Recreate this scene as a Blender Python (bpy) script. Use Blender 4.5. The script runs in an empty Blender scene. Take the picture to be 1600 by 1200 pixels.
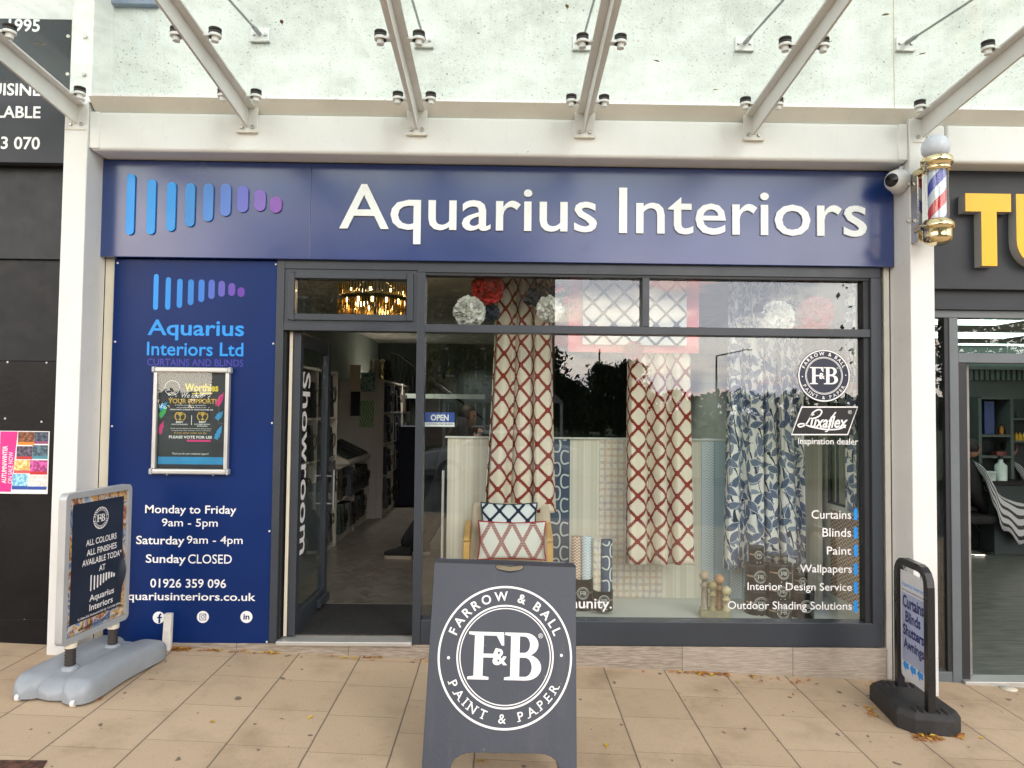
import bpy, bmesh, math, random
from mathutils import Vector, Matrix, noise as mnoise
sc = bpy.context.scene
COL = sc.collection
R_ = math.radians
# ------------------------------------------------------------------ camera
F_PX, D = 1100.0, 4.8                     # focal length in pixels of a 1600 px wide frame; metres from the shopfront
ROT = Matrix.Rotation(R_(-0.62), 3, 'Z') @ Matrix.Rotation(R_(90 + 2.08), 3, 'X') @ Matrix.Rotation(R_(0.63), 3, 'Z')
def ray(px, py):
    return ROT @ Vector(((px - 800) / F_PX, (600 - py) / F_PX, -1.0))
_d = ray(800, 1036); EYE = -_d.z * D / _d.y
CAMLOC = Vector((0, -D, EYE))
cam = bpy.data.cameras.new('camera'); cam.sensor_width = 36; cam.lens = 36 * F_PX / 1600
cam.clip_start = .05; cam.clip_end = 1000
camo = bpy.data.objects.new('camera', cam); COL.objects.link(camo)
camo.matrix_world = Matrix.Translation(CAMLOC) @ ROT.to_4x4()
sc.camera = camo
# ------------------------------------------------------------------ light
SUN = Vector((.42, -.72, .62)).normalized()
sl = bpy.data.lights.new('sun', 'SUN'); sl.energy = 0.9; sl.angle = R_(16); sl.color = (1, .98, .96)
so = bpy.data.objects.new('sun', sl); COL.objects.link(so)
so.rotation_euler = SUN.to_track_quat('Z', 'Y').to_euler()
sc.view_settings.view_transform = 'Standard'; sc.view_settings.look = 'None'
sc.view_settings.gamma = 1; sc.view_settings.exposure = -0.24
sc.cycles.max_bounces = 8; sc.cycles.transparent_max_bounces = 16; sc.cycles.diffuse_bounces = 4
sc.cycles.glossy_bounces = 4; sc.cycles.caustics_reflective = False; sc.cycles.caustics_refractive = False
sc.cycles.sample_clamp_indirect = 6

def hx(s, k=1.0):
    v = [int(s[i:i + 2], 16) / 255 for i in (0, 2, 4)]
    return tuple((c / 12.92 if c < .04045 else ((c + .055) / 1.055) ** 2.4) * k for c in v)
# node expressions: E wraps a socket, arithmetic makes Math nodes
class E:
    def __init__(s, t, k): s.t = t; s.k = k
    def op(s, o, b=None, c=None):
        n = s.t.nodes.new('ShaderNodeMath'); n.operation = o
        for i, v in enumerate((s, b, c)):
            if v is None: continue
            if isinstance(v, E): s.t.links.new(v.k, n.inputs[i])
            else: n.inputs[i].default_value = v
        return E(s.t, n.outputs[0])
    def __add__(s, b): return s.op('ADD', b)
    __radd__ = __add__
    def __sub__(s, b): return s.op('SUBTRACT', b)
    def __rsub__(s, b): return (s * -1) + b
    def __mul__(s, b): return s.op('MULTIPLY', b)
    __rmul__ = __mul__
    def __truediv__(s, b): return s.op('DIVIDE', b)
    def fr(s): return s.op('FRACT')
    def fl(s): return s.op('FLOOR')
    def ab(s): return s.op('ABSOLUTE')
    def sn(s): return s.op('SINE')
    def lt(s, b): return s.op('LESS_THAN', b)
    def gt(s, b): return s.op('GREATER_THAN', b)
    def mn(s, b): return s.op('MINIMUM', b)
    def mx(s, b): return s.op('MAXIMUM', b)
    def ss(s, a, b):
        n = s.t.nodes.new('ShaderNodeMapRange'); n.interpolation_type = 'SMOOTHSTEP'
        s.t.links.new(s.k, n.inputs[0]); n.inputs[1].default_value = a; n.inputs[2].default_value = b
        return E(s.t, n.outputs[0])
class Mt:
    def __init__(s, name):
        s.m = bpy.data.materials.new(name); s.m.use_nodes = True; s.t = s.m.node_tree; s.t.nodes.clear()
        s.out = s.t.nodes.new('ShaderNodeOutputMaterial')
    def node(s, ty, **kw):
        n = s.t.nodes.new(ty)
        for k, v in kw.items():
            k = k.replace('_', ' ') if k.replace('_', ' ') in n.inputs else k
            if k in n.inputs: s.put(n.inputs[k], v)
            else: setattr(n, k, v)
        return n
    def put(s, sock, v):
        if isinstance(v, E): s.t.links.new(v.k, sock)
        elif isinstance(v, bpy.types.NodeSocket): s.t.links.new(v, sock)
        else:
            if isinstance(v, tuple) and len(v) == 3 and sock.type == 'RGBA': v = (*v, 1)
            sock.default_value = v
    def xyz(s, kind='Object'):
        c = s.node('ShaderNodeTexCoord'); x = s.node('ShaderNodeSeparateXYZ', Vector=c.outputs[kind]); s.vec = c.outputs[kind]
        return [E(s.t, x.outputs[i]) for i in range(3)]
    def comb(s, x, y, z=0.0): return s.node('ShaderNodeCombineXYZ', X=x, Y=y, Z=z).outputs[0]
    def noise(s, scale=5, detail=4, vec=None, rough=.55):
        if vec is None: vec = s.node('ShaderNodeTexCoord').outputs['Object']
        n = s.node('ShaderNodeTexNoise', Vector=vec, Scale=scale, Detail=detail, Roughness=rough); return E(s.t, n.outputs[0])
    def mix(s, f, a, b, blend='MIX'):
        n = s.t.nodes.new('ShaderNodeMix'); n.data_type = 'RGBA'; n.blend_type = blend
        s.put(n.inputs[0], f); s.put(n.inputs[6], a); s.put(n.inputs[7], b); return n.outputs[2]
    def pbr(s, col, rough=.5, metal=0.0, bump=None, bd=.002, spec=.5, coat=0.0, **kw):
        b = s.node('ShaderNodeBsdfPrincipled'); s.put(b.inputs['Base Color'], col); s.put(b.inputs['Roughness'], rough)
        s.put(b.inputs['Metallic'], metal); b.inputs['Specular IOR Level'].default_value = spec; b.inputs['Coat Weight'].default_value = coat
        for k, v in kw.items(): s.put(b.inputs[k.replace('_', ' ')], v)
        if bump is not None:
            n = s.node('ShaderNodeBump', Distance=bd); s.put(n.inputs['Height'], bump); s.t.links.new(n.outputs[0], b.inputs['Normal'])
        s.t.links.new(b.outputs[0], s.out.inputs[0]); return s.m
def pm(name, col, rough=.5, metal=0.0, var=.15, scale=4.0, bump=0.0, bscale=60.0, spec=.5, coat=0.0, dirt=0.0):
    t = Mt(name); n = t.noise(scale, 5)
    c = t.mix(n.ss(.3, .72), tuple(x * (1 - var) for x in col), tuple(min(1, x * (1 + var)) for x in col))
    if dirt:
        d = t.noise(scale * 7, 6, rough=.7).ss(.58, .8) * dirt
        c = t.mix(d, c, (.10, .085, .06))
    r = t.noise(scale * 2.3, 3) * .25 + (rough - .125)
    return t.pbr(c, r, metal, bump=(t.noise(bscale, 3) if bump else None), bd=bump, spec=spec, coat=coat)
def emit(name, col, s):
    t = Mt(name); e = t.node('ShaderNodeEmission', Color=col, Strength=s); t.t.links.new(e.outputs[0], t.out.inputs[0]); return t.m
def glass(name, refl=.12, tint=(.93, .96, .95), dirt=0.0, rough=0.0, graz=.9):
    t = Mt(name); tr = t.node('ShaderNodeBsdfTransparent', Color=tint); g = t.node('ShaderNodeBsdfGlossy', Roughness=rough, Color=(1, 1, 1))
    ge = t.node('ShaderNodeNewGeometry'); dt = t.node('ShaderNodeVectorMath', operation='DOT_PRODUCT'); t.t.links.new(ge.outputs['Normal'], dt.inputs[0]); t.t.links.new(ge.outputs['Incoming'], dt.inputs[1])
    f = (1 - E(t.t, dt.outputs['Value']).ab()).op('POWER', 5.0) * graz + (.035 + refl)
    mx = t.node('ShaderNodeMixShader'); t.put(mx.inputs[0], f); t.t.links.new(tr.outputs[0], mx.inputs[1]); t.t.links.new(g.outputs[0], mx.inputs[2]); o = mx.outputs[0]
    if dirt:
        d = t.noise(48, 5, rough=.78).ss(.62, .70) * .5 * dirt + t.noise(2.6, 7, rough=.65).ss(.42, .72) * .12 * dirt
        df = t.node('ShaderNodeBsdfDiffuse', Color=(.32, .34, .31)); m2 = t.node('ShaderNodeMixShader'); t.put(m2.inputs[0], d)
        t.t.links.new(o, m2.inputs[1]); t.t.links.new(df.outputs[0], m2.inputs[2]); o = m2.outputs[0]
    t.t.links.new(o, t.out.inputs[0]); return t.m
# ------------------------------------------------------------------ sky
w = bpy.data.worlds.new('World'); sc.world = w; w.use_nodes = True; t = Mt.__new__(Mt); t.t = w.node_tree
bg = [n for n in t.t.nodes if n.type == 'BACKGROUND'][0]
sky = t.node('ShaderNodeTexSky', sky_type='NISHITA', sun_disc=False, sun_elevation=math.asin(SUN.z), sun_rotation=math.atan2(SUN.x, SUN.y), air_density=1.2, dust_density=2.0)
x, y, z = t.xyz('Generated')
zc = z.mx(0.02)
cv = t.comb(x * 1.5 + 3.7, y * 1.5, z * 5.2)
n1 = t.noise(1.9, 7, cv, .58); n2 = t.noise(1.1, 4, t.comb(x * 1.3 + 9.1, y, z * 3 + 2.2), .5); n3 = t.noise(4.5, 6, t.comb(x + 5, y * 1.2, z * 4), .6)
high = z.ss(.02, .5)
glow = (y * -1).ss(.1, .9) * (1 - z.ss(.22, .62))              # the bright evening side, behind the camera
low = t.mix(z.ss(.0, .13), (62, 54, 48), (68, 65.5, 63)); base = t.mix(glow, t.mix(high, (14.5, 14.5, 14.6), (14.2, 14.6, 15.4)), low)
c1 = t.mix(n2.ss(.44, .58) * glow, base, (86, 74, 60))
c2 = t.mix(n1.ss(.50, .60) * .85, c1, t.mix(glow, (9.5, 9.8, 11), (34, 34.5, 40)))
c3 = t.mix(n3.ss(.54, .64) * glow * .7, c2, (70, 46, 43))
final = t.mix(.90, sky.outputs[0], c3); final = t.mix(z.lt(-.01), final, (1.2, 1.1, .9))
t.t.links.new(final, bg.inputs[0]); bg.inputs[1].default_value = 0.105
# ------------------------------------------------------------------ helpers
def W(px, py, Y):
    d = ray(px, py); k = (Y + D) / d.y
    return (CAMLOC.x + d.x * k, CAMLOC.z + d.z * k)
def PT(px, py, Y):
    a = W(px, py, Y); return Vector((a[0], Y, a[1]))
def rect(x0, y0, x1, y1, Y):
    """pixel corners -> X0, Z0(bottom), X1, Z1(top) on the plane Y"""
    a = W(x0, y0, Y); b = W(x1, y1, Y); return a[0], b[1], b[0], a[1]
def onX(px, py, X):
    d = ray(px, py); k = (X - CAMLOC.x) / d.x; return Vector((X, CAMLOC.y + d.y * k, CAMLOC.z + d.z * k))
def gz(x, y): return -.039 * max(-9, min(9, x)) + .014 * max(-7, min(.4, y))
def G(px, py):
    d = ray(px, py); k = 1.0
    for _ in range(40):
        p = CAMLOC + d * k; k *= (CAMLOC.z - gz(p.x, p.y)) / (CAMLOC.z - p.z)
    return CAMLOC + d * k
ORG = {}
def tag(o, label=None, cat=None, group=None, kind=None):
    for k, v in (('label', label), ('category', cat), ('group', group), ('kind', kind)):
        if v: o[k] = v
    return o
def thing(name, loc, label, cat, group=None, rot=None):
    o = bpy.data.objects.new(name, None); COL.objects.link(o); o.location = loc; o.empty_display_size = .1
    if rot: o.rotation_euler = rot
    ORG[o.name] = Vector(loc); return tag(o, label, cat, group)
def dup(root, loc, label, group=None):
    def rec(o, par):
        c = o.copy(); COL.objects.link(c)
        if par: c.parent = par
        for ch in list(o.children): rec(ch, c)
        return c
    r = rec(root, None); r.location = loc; r['label'] = label; ORG[r.name] = Vector(loc)
    if group: r['group'] = group
    return r
_tc = {}
def text_mesh(s, off=0.0, ext=0.0, shear=0.0, res=3, space=1.0):
    key = (s, off, ext, shear, space)
    if key in _tc: return _tc[key]
    c = bpy.data.curves.new('t', 'FONT'); c.body = s; c.size = 1; c.offset = off; c.extrude = ext; c.shear = shear; c.resolution_u = res; c.space_character = space
    o = bpy.data.objects.new('t', c); COL.objects.link(o); bpy.context.view_layer.update()
    m = bpy.data.meshes.new_from_object(o.evaluated_get(bpy.context.evaluated_depsgraph_get()))
    r = ([Vector(v.co) for v in m.vertices], [tuple(p.vertices) for p in m.polygons])
    bpy.data.objects.remove(o); bpy.data.curves.remove(c); bpy.data.meshes.remove(m); _tc[key] = r; return r
def bounds(vs):
    return min(v.x for v in vs), min(v.y for v in vs), max(v.x for v in vs), max(v.y for v in vs)
class MB:
    def __init__(s): s.v = []; s.f = []; s.mi = []; s.uv = {}; s.sm = []
    def add(s, vs, fs, mi=0, smooth=False):
        b = len(s.v); s.v += [Vector(v) for v in vs]
        for f in fs: s.f.append(tuple(i + b for i in f)); s.mi.append(mi); s.sm.append(smooth)
        return s
    def box(s, x0, y0, z0, x1, y1, z1, mi=0):
        vs = [(x, y, z) for x in (x0, x1) for y in (y0, y1) for z in (z0, z1)]
        return s.add(vs, [(0, 1, 3, 2), (4, 6, 7, 5), (0, 4, 5, 1), (2, 3, 7, 6), (0, 2, 6, 4), (1, 5, 7, 3)], mi)
    def hexa(s, a, b, mi=0):
        """two quads of corners (a: 4, b: 4) joined"""
        return s.add(list(a) + list(b), [(3, 2, 1, 0), (4, 5, 6, 7), (0, 1, 5, 4), (1, 2, 6, 5), (2, 3, 7, 6), (3, 0, 4, 7)], mi)
    def quad(s, a, b, c, d, mi=0): return s.add([a, b, c, d], [(0, 1, 2, 3)], mi)
    def cyl(s, a, b, r, r2=None, n=16, mi=0, smooth=True):
        a = Vector(a); b = Vector(b); r2 = r if r2 is None else r2; z = (b - a).normalized()
        x = z.orthogonal().normalized(); y = z.cross(x); vs = []
        for c, q in ((a, r), (b, r2)):
            for i in range(n):
                t = i * 2 * math.pi / n; vs.append(c + (x * math.cos(t) + y * math.sin(t)) * q)
        s.add(vs, [(i, (i + 1) % n, n + (i + 1) % n, n + i) for i in range(n)], mi, smooth)
        return s.add(vs, [tuple(range(n))[::-1], tuple(range(n, 2 * n))], mi)
    def lathe(s, c, prof, n=24, mi=0, axis=None, smooth=True):
        """prof: (radius, height) along axis"""
        z = Vector(axis or (0, 0, 1)).normalized(); x = z.orthogonal().normalized(); y = z.cross(x); c = Vector(c); vs = []
        for r, h in prof:
            for i in range(n):
                t = i * 2 * math.pi / n; vs.append(c + z * h + (x * math.cos(t) + y * math.sin(t)) * r)
        fs = [(j * n + i, j * n + (i + 1) % n, (j + 1) * n + (i + 1) % n, (j + 1) * n + i) for j in range(len(prof) - 1) for i in range(n)]
        s.add(vs, fs, mi, smooth); m = len(prof) - 1
        if prof[0][0] > 1e-4: s.add(vs[:n], [tuple(range(n))[::-1]], mi)
        if prof[m][0] > 1e-4: s.add(vs[m * n:], [tuple(range(n))], mi)
        return s
    def ball(s, c, r, n=20, mi=0, sc3=(1, 1, 1)):
        c = Vector(c); vs = []; k = n // 2
        for j in range(k + 1):
            p = math.pi * j / k
            for i in range(n):
                t = 2 * math.pi * i / n; vs.append(c + Vector((math.sin(p) * math.cos(t) * sc3[0], math.sin(p) * math.sin(t) * sc3[1], math.cos(p) * sc3[2])) * r)
        return s.add(vs, [(j * n + i, (j + 1) * n + i, (j + 1) * n + (i + 1) % n, j * n + (i + 1) % n) for j in range(k) for i in range(n)], mi, True)
    def tube(s, pts, r, n=8, mi=0, closed=False):
        pts = [Vector(p) for p in pts]; m = len(pts); vs = []; up = Vector((0, 0, 1)); rr = r if isinstance(r, (list, tuple)) else [r] * m
        for i, p in enumerate(pts):
            q = pts[(i + 1) % m] if closed or i < m - 1 else p; o = pts[i - 1] if closed or i > 0 else p
            t = (q - o).normalized(); x = t.cross(up); x = x.normalized() if x.length > .05 else t.cross(Vector((0, 1, 0))).normalized(); y = x.cross(t)
            for k in range(n): a = 2 * math.pi * k / n; vs.append(p + (x * math.cos(a) + y * math.sin(a)) * rr[i])
        e = m if closed else m - 1
        s.add(vs, [(i * n + k, i * n + (k + 1) % n, ((i + 1) % m) * n + (k + 1) % n, ((i + 1) % m) * n + k) for i in range(e) for k in range(n)], mi, True)
        if not closed: s.add(vs[:n], [tuple(range(n))], mi); s.add(vs[-n:], [tuple(range(n))[::-1]], mi)
        return s
    def prism(s, poly, o, ux, uy, th, mi=0):
        """2-D polygon poly on the plane (o, ux, uy), extruded th along ux x uy"""
        o = Vector(o); ux = Vector(ux); uy = Vector(uy); nz = ux.cross(uy).normalized(); n = len(poly)
        a = [o + ux * p[0] + uy * p[1] for p in poly]; b = [p + nz * th for p in a]
        return s.add(a + b, [tuple(range(n))[::-1], tuple(range(n, 2 * n))] + [(i, (i + 1) % n, n + (i + 1) % n, n + i) for i in range(n)], mi)
    def ring(s, c, ux, uy, r0, r1, n=64, mi=0, a0=0, a1=2 * math.pi):
        c = Vector(c); ux = Vector(ux); uy = Vector(uy); vs = []
        for i in range(n + 1):
            t = a0 + (a1 - a0) * i / n; d = ux * math.cos(t) + uy * math.sin(t); vs += [c + d * r0, c + d * r1]
        return s.add(vs, [(2 * i, 2 * i + 1, 2 * i + 3, 2 * i + 2) for i in range(n)], mi)
    def disc(s, c, ux, uy, r, n=40, mi=0, ry=None):
        c = Vector(c); ux = Vector(ux); uy = Vector(uy); ry = ry or r
        return s.add([c + ux * math.cos(i * 2 * math.pi / n) * r + uy * math.sin(i * 2 * math.pi / n) * ry for i in range(n)], [tuple(range(n))], mi)
    def grid(s, fn, nu, nv, mi=0, uvfn=None, flip=False):
        b = len(s.v); s.v += [Vector(fn(i / nu, j / nv)) for j in range(nv + 1) for i in range(nu + 1)]
        if uvfn:
            for j in range(nv + 1):
                for i in range(nu + 1): s.uv[b + j * (nu + 1) + i] = uvfn(i / nu, j / nv)
        for j in range(nv):
            for i in range(nu):
                q = b + j * (nu + 1) + i; f = (q, q + 1, q + nu + 2, q + nu + 1); s.f.append(f[::-1] if flip else f); s.mi.append(mi); s.sm.append(True)
        return s
    def text(s, txt, fit, o=None, ux=(1, 0, 0), uy=(0, 0, 1), off=0.0, ext=0.0, shear=0.0, mi=0, align=None, space=1.0):
        """fit: (x0, y0, x1, y1) box in plane units; align 'L','R','C' keeps the aspect at that height"""
        vs, fs = text_mesh(txt, off, 0, shear, 3, space); x0, y0, x1, y1 = bounds(vs); fx0, fy0, fx1, fy1 = fit
        ky = (fy1 - fy0) / (y1 - y0); kx = (fx1 - fx0) / (x1 - x0); sx = fx0
        if align:
            kx = ky; wd = (x1 - x0) * kx; sx = {'L': fx0, 'R': fx1 - wd, 'C': (fx0 + fx1 - wd) / 2}[align]
        o = Vector(o or (0, 0, 0)); ux = Vector(ux); uy = Vector(uy); nz = ux.cross(uy)
        if ext:
            vs, fs = text_mesh(txt, off, ext / 2 / ky, shear, 3, space)
        return s.add([o + ux * (sx + (v.x - x0) * kx) + uy * (fy0 + (v.y - y0) * ky) + nz * (v.z * ky) for v in vs], fs, mi)
    def arc_text(s, txt, c, ux, uy, r, h, a0, a1, off=0.0, inward=False, mi=0, serif=False):
        """letters of cap height h along an arc radius r from angle a0 to a1; inward: bottom text read left to right"""
        c = Vector(c); ux = Vector(ux); uy = Vector(uy); ws = []
        for ch in txt:
            if ch == ' ': ws.append(.28)
            else: b = bounds(text_mesh(ch, off)[0]); ws.append(b[2] - b[0])
        H = bounds(text_mesh('H', off)[0]); k = h / (H[3] - H[1]); tot = sum(ws); gap = (abs(a1 - a0) * r / k - tot) / max(1, len(txt) - 1); p = 0; sg = 1 if a1 > a0 else -1
        for ch, wd in zip(txt, ws):
            a = a0 + sg * (p + wd / 2) * k / r; p += wd + gap
            if ch == ' ': continue
            vs, fs = text_mesh(ch, off); b = bounds(vs); rd = ux * math.cos(a) + uy * math.sin(a); tg = -ux * math.sin(a) + uy * math.cos(a)
            up, rt, base = (rd, -tg, r) if not inward else (-rd, tg, r + h)
            s.add([c + rd * base + up * (v.y * k) + rt * ((v.x - (b[0] + b[2]) / 2) * k) for v in vs], fs, mi)
            if serif:
                hw = wd / 2 * k; e = h * .1; P = lambda x, y: c + rd * base + up * y + rt * x
                spots = {'P': [(-hw, 0)], 'A': [(-hw, 0), (hw, 0)], 'I': [(0, 0), (0, h)], 'N': [(-hw, 0), (-hw, h), (hw, h)], 'T': [(0, 0)], 'E': [(-hw, 0)], 'R': [(-hw, 0), (hw, 0)]}.get(ch, [])
                for (qx, qy) in spots:
                    y0, y1 = (0, e) if qy == 0 else (h - e, h)
                    s.add([P(qx - h * .2, y0), P(qx + h * .2, y0), P(qx + h * .2, y1), P(qx - h * .2, y1)], [(0, 1, 2, 3)], mi)
        return s
    def build(s, name, mats, parent=None, local=False, bevel=0.0, seg=2, shift=None, auto=False, remove_doubles=False):
        if not isinstance(mats, (list, tuple)): mats = [mats]
        off = Vector((0, 0, 0))
        if parent is not None: off = ORG[parent.name]
        loc = Vector((0, 0, 0))
        if parent is None and s.v and not local:
            xs = [v.x for v in s.v]; ys = [v.y for v in s.v]; loc = off = Vector(((min(xs) + max(xs)) / 2, (min(ys) + max(ys)) / 2, min(v.z for v in s.v)))
        if local: vs = s.v
        else: vs = [v - off for v in s.v]
        me = bpy.data.meshes.new(name); me.from_pydata([tuple(v) for v in vs], [], s.f)
        for m in mats: me.materials.append(m)
        for p, mi, sm in zip(me.polygons, s.mi, s.sm): p.material_index = mi; p.use_smooth = sm
        if s.uv:
            ul = me.uv_layers.new(name='UVMap')
            for l in me.loops: ul.data[l.index].uv = s.uv.get(l.vertex_index, (0, 0))
        bm = bmesh.new(); bm.from_mesh(me)
        if bevel:
            bmesh.ops.remove_doubles(bm, verts=bm.verts, dist=1e-6)
            es = [e for e in bm.edges if len(e.link_faces) == 2 and e.calc_face_angle(0) > .5]
            bmesh.ops.bevel(bm, geom=es, offset=bevel, segments=seg, affect='EDGES', profile=.5, clamp_overlap=True)
        bmesh.ops.recalc_face_normals(bm, faces=bm.faces) if not s.uv else None
        bm.to_mesh(me); bm.free(); me.update()
        o = bpy.data.objects.new(name, me); COL.objects.link(o)
        if parent is not None: o.parent = parent; ORG[o.name] = off
        else: o.location = loc; ORG[o.name] = Vector(loc)
        return o
def struct(o, label, cat, kind='structure'): return tag(o, label, cat, None, kind)
def skinned(name, verts, edges, radii, mat, parent=None, sub=2):
    """one continuous body grown round a skeleton"""
    me = bpy.data.meshes.new(name); me.from_pydata(verts, edges, []); o = bpy.data.objects.new(name, me); COL.objects.link(o)
    md = o.modifiers.new('skin', 'SKIN'); sk = me.skin_vertices[0].data if me.skin_vertices else None
    if sk is None:
        bm = bmesh.new(); bm.from_mesh(me); lay = bm.verts.layers.skin.verify(); bm.to_mesh(me); bm.free(); sk = me.skin_vertices[0].data
    for i, r in enumerate(radii):
        sk[i].radius = (r, r) if not isinstance(r, tuple) else r; sk[i].use_root = (i == 0)
    ss = o.modifiers.new('sub', 'SUBSURF'); ss.levels = sub; ss.render_levels = sub; bpy.context.view_layer.update()
    m2 = bpy.data.meshes.new_from_object(o.evaluated_get(bpy.context.evaluated_depsgraph_get()))
    bpy.data.objects.remove(o); bpy.data.meshes.remove(me); m2.name = name
    for p in m2.polygons: p.use_smooth = True
    m2.materials.clear(); m2.materials.append(mat)
    q = bpy.data.objects.new(name, m2); COL.objects.link(q)
    if parent:
        q.parent = parent; ORG[q.name] = ORG[parent.name]
        for v in m2.vertices: v.co -= ORG[parent.name]
    return q
UX, UZ = Vector((1, 0, 0)), Vector((0, 0, 1))
# serif F and B as outlines in a unit-high box
def serifF():
    return [[(0, 0), (.42, 0), (.42, .055), (.30, .075), (.30, .46), (.50, .46), (.545, .36), (.59, .36), (.59, .66), (.545, .66), (.50, .54), (.30, .54), (.30, .925), (.56, .925), (.665, .72), (.715, .72), (.705, 1.0), (0, 1.0), (0, .945), (.12, .925), (.12, .075), (0, .055)]]
def arc(cx, cy, rx, ry, a0, a1, n=12): return [(cx + rx * math.cos(R_(a0 + (a1 - a0) * i / n)), cy + ry * math.sin(R_(a0 + (a1 - a0) * i / n))) for i in range(n + 1)]
def serifB():
    st = [(0, 0), (.30, 0), (.30, 1.0), (0, 1.0), (0, .945), (.12, .925), (.12, .075), (0, .055)]
    up = [(.30, 1.0)] + arc(.42, .755, .26, .245, 90, -90) + [(.30, .51), (.30, .575)] + arc(.39, .75, .12, .175, -90, 90) + [(.30, .925)]
    lo = [(.30, .545)] + arc(.43, .273, .31, .272, 90, -90) + [(.30, 0), (.30, .075)] + arc(.41, .275, .14, .2, -90, 90) + [(.30, .475)]
    return [st, up, lo]
def roundel(mb, c, ux, uy, nz, r, mi=0, lw=1.0, small=False, ringbg=None):
    """the paint maker's roundel: two rings, words round, F&B inside"""
    c = Vector(c); mb.ring(c, ux, uy, r * (1 - .03 * lw), r, 72, mi)
    if not small:
        mb.ring(c, ux, uy, r * .70, r * .725, 64, mi); mb.ring(c, ux, uy, r * .665, r * .68, 64, mi)
        mb.arc_text('FARROW & BALL', c, ux, uy, r * .785, r * .135, R_(160), R_(22), .018, mi=mi)
        mb.arc_text('PAINT & PAPER', c, ux, uy, r * .785, r * .125, R_(205), R_(333), .006, inward=True, mi=mi, serif=True)
        for a in (R_(183), R_(2)):
            mb.disc(c + Vector(ux) * math.cos(a) * r * .84 + Vector(uy) * math.sin(a) * r * .84, ux, uy, r * .022, 14, mi)
    else:
        mb.ring(c, ux, uy, r * .70, r * .74, 40, mi)
        n = 26
        for i in range(n):
            if i in (0, 13): continue
            a = i * 2 * math.pi / n; d = Vector(ux) * math.cos(a) + Vector(uy) * math.sin(a); q = Vector(ux) * -math.sin(a) + Vector(uy) * math.cos(a); h = r * .045
            mb.quad(c + d * r * .8 - q * h, c + d * r * .8 + q * h, c + d * r * .93 + q * h, c + d * r * .93 - q * h, mi)
    h = r * .66; z = Vector(nz) * .0003
    ux = Vector(ux); uy = Vector(uy)
    for polys, x0 in ((serifF(), -.55), (serifB(), -.01)):
        for i, p in enumerate(polys):
            mb.add([c + z * (i * .7) + ux * ((x0 + q[0] * .74) * r) + uy * (q[1] - .5) * h for q in p], [tuple(range(len(p)))], mi)
    mb.text('&', (-.19 * r, -.13 * r, .03 * r, .10 * r), c + z * 3, ux, uy, .02, mi=mi)
    if not small: mb.text('\u00ae', (.49 * r, .26 * r, .56 * r, .33 * r), c + z, ux, uy, 0.0, mi=mi)
LOGO = [(0, 1.0, 0.0), (.13, .915, .01), (.254, .875, .065), (.372, .862, .145), (.485, .862, .235), (.593, .862, .325), (.70, .832, .39), (.808, .772, .415), (.908, .66, .39)]
def pill(w, h, n=7): return [(w / 2 * math.cos(R_(a)), h / 2 - w / 2 + w / 2 * math.sin(R_(a))) for a in [180 * i / n for i in range(n + 1)]] + [(w / 2 * math.cos(R_(a)), -h / 2 + w / 2 + w / 2 * math.sin(R_(a))) for a in [180 + 180 * i / n for i in range(n + 1)]]
def logo_pills(fit):
    x0, y0, x1, y1 = fit; out = []
    for i, (u, t, b) in enumerate(LOGO):
        wd = (.052 + .024 * i / 8) * (x1 - x0); cx = x0 + u * (x1 - x0) + .03 * (x1 - x0); ya = y0 + b * (y1 - y0); yb = y0 + t * (y1 - y0)
        out.append((cx, (ya + yb) / 2, pill(wd, yb - ya)))
    return out
# ------------------------------------------------------------------ materials
M = {}
t = Mt('white_painted_steel'); X, Y, Z = t.xyz(); c = t.mix(t.noise(2.2, 5).ss(.3, .72), (.72, .725, .705), (.775, .78, .765)); c = t.mix(t.noise(16, 6, rough=.7).ss(.58, .8) * .30, c, (.30, .27, .21))
c = t.mix(t.noise(5, 6, t.comb(X * 9, Y * 9, Z * .45), .65).ss(.60, .80) * .32, c, (.42, .37, .28)); c = t.mix(t.noise(9, 3, rough=.5).ss(.76, .775) * .8, c, (.13, .09, .06))
M['white'] = t.pbr(c, t.noise(6, 3) * .25 + .32, bump=t.noise(40, 4), bd=.0008)
M['white_side'] = pm('white_painted_render', (.72, .70, .64), .6, var=.06, scale=3, dirt=.3)
M['cream'] = pm('cream_tile_trim', (.70, .65, .52), .45, var=.06, scale=3, dirt=.3)
M['bolt'] = pm('galvanised_bolt', (.48, .46, .42), .4, .6, var=.2, scale=30)
M['rubber'] = pm('black_rubber_washer', (.035, .03, .028), .6)
M['steel'] = pm('stainless_rod', (.30, .31, .31), .35, .8)
M['navy'] = pm('navy_gloss_sign_panel', (.009, .034, .165), .22, var=.08, scale=1.2, spec=.6, coat=.0)
_p = M['navy'].node_tree.nodes['Principled BSDF']; _p.inputs['Coat Weight'].default_value = .6; _p.inputs['Coat Roughness'].default_value = .24
M['navy2'] = pm('navy_satin_panel', (.0035, .022, .120), .36, var=.12, scale=1.0, spec=.2)
M['letter'] = pm('white_acrylic_letter', (.82, .86, .85), .3, var=.03)
M['vinyl'] = pm('white_vinyl_lettering', (.84, .84, .84), .4, var=.02)
M['grey'] = pm('anthracite_aluminium', (.034, .042, .054), .36, var=.08, scale=3, spec=.5)
M['grey2'] = pm('mid_grey_aluminium', (.13, .15, .165), .4, var=.08, scale=3, spec=.5)
M['dark'] = pm('near_black_reveal', (.016, .018, .022), .5)
M['pane'] = glass('clear_window_glass', .024)
M['pane_door'] = glass('door_glass', .005)
M['canopy_glass'] = glass('dusty_green_canopy_glass', -.02, (.935, .985, .962), 1.0, .02, .22)
t = Mt('speckled_rendered_concrete'); X, Y, Z = t.xyz()
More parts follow.
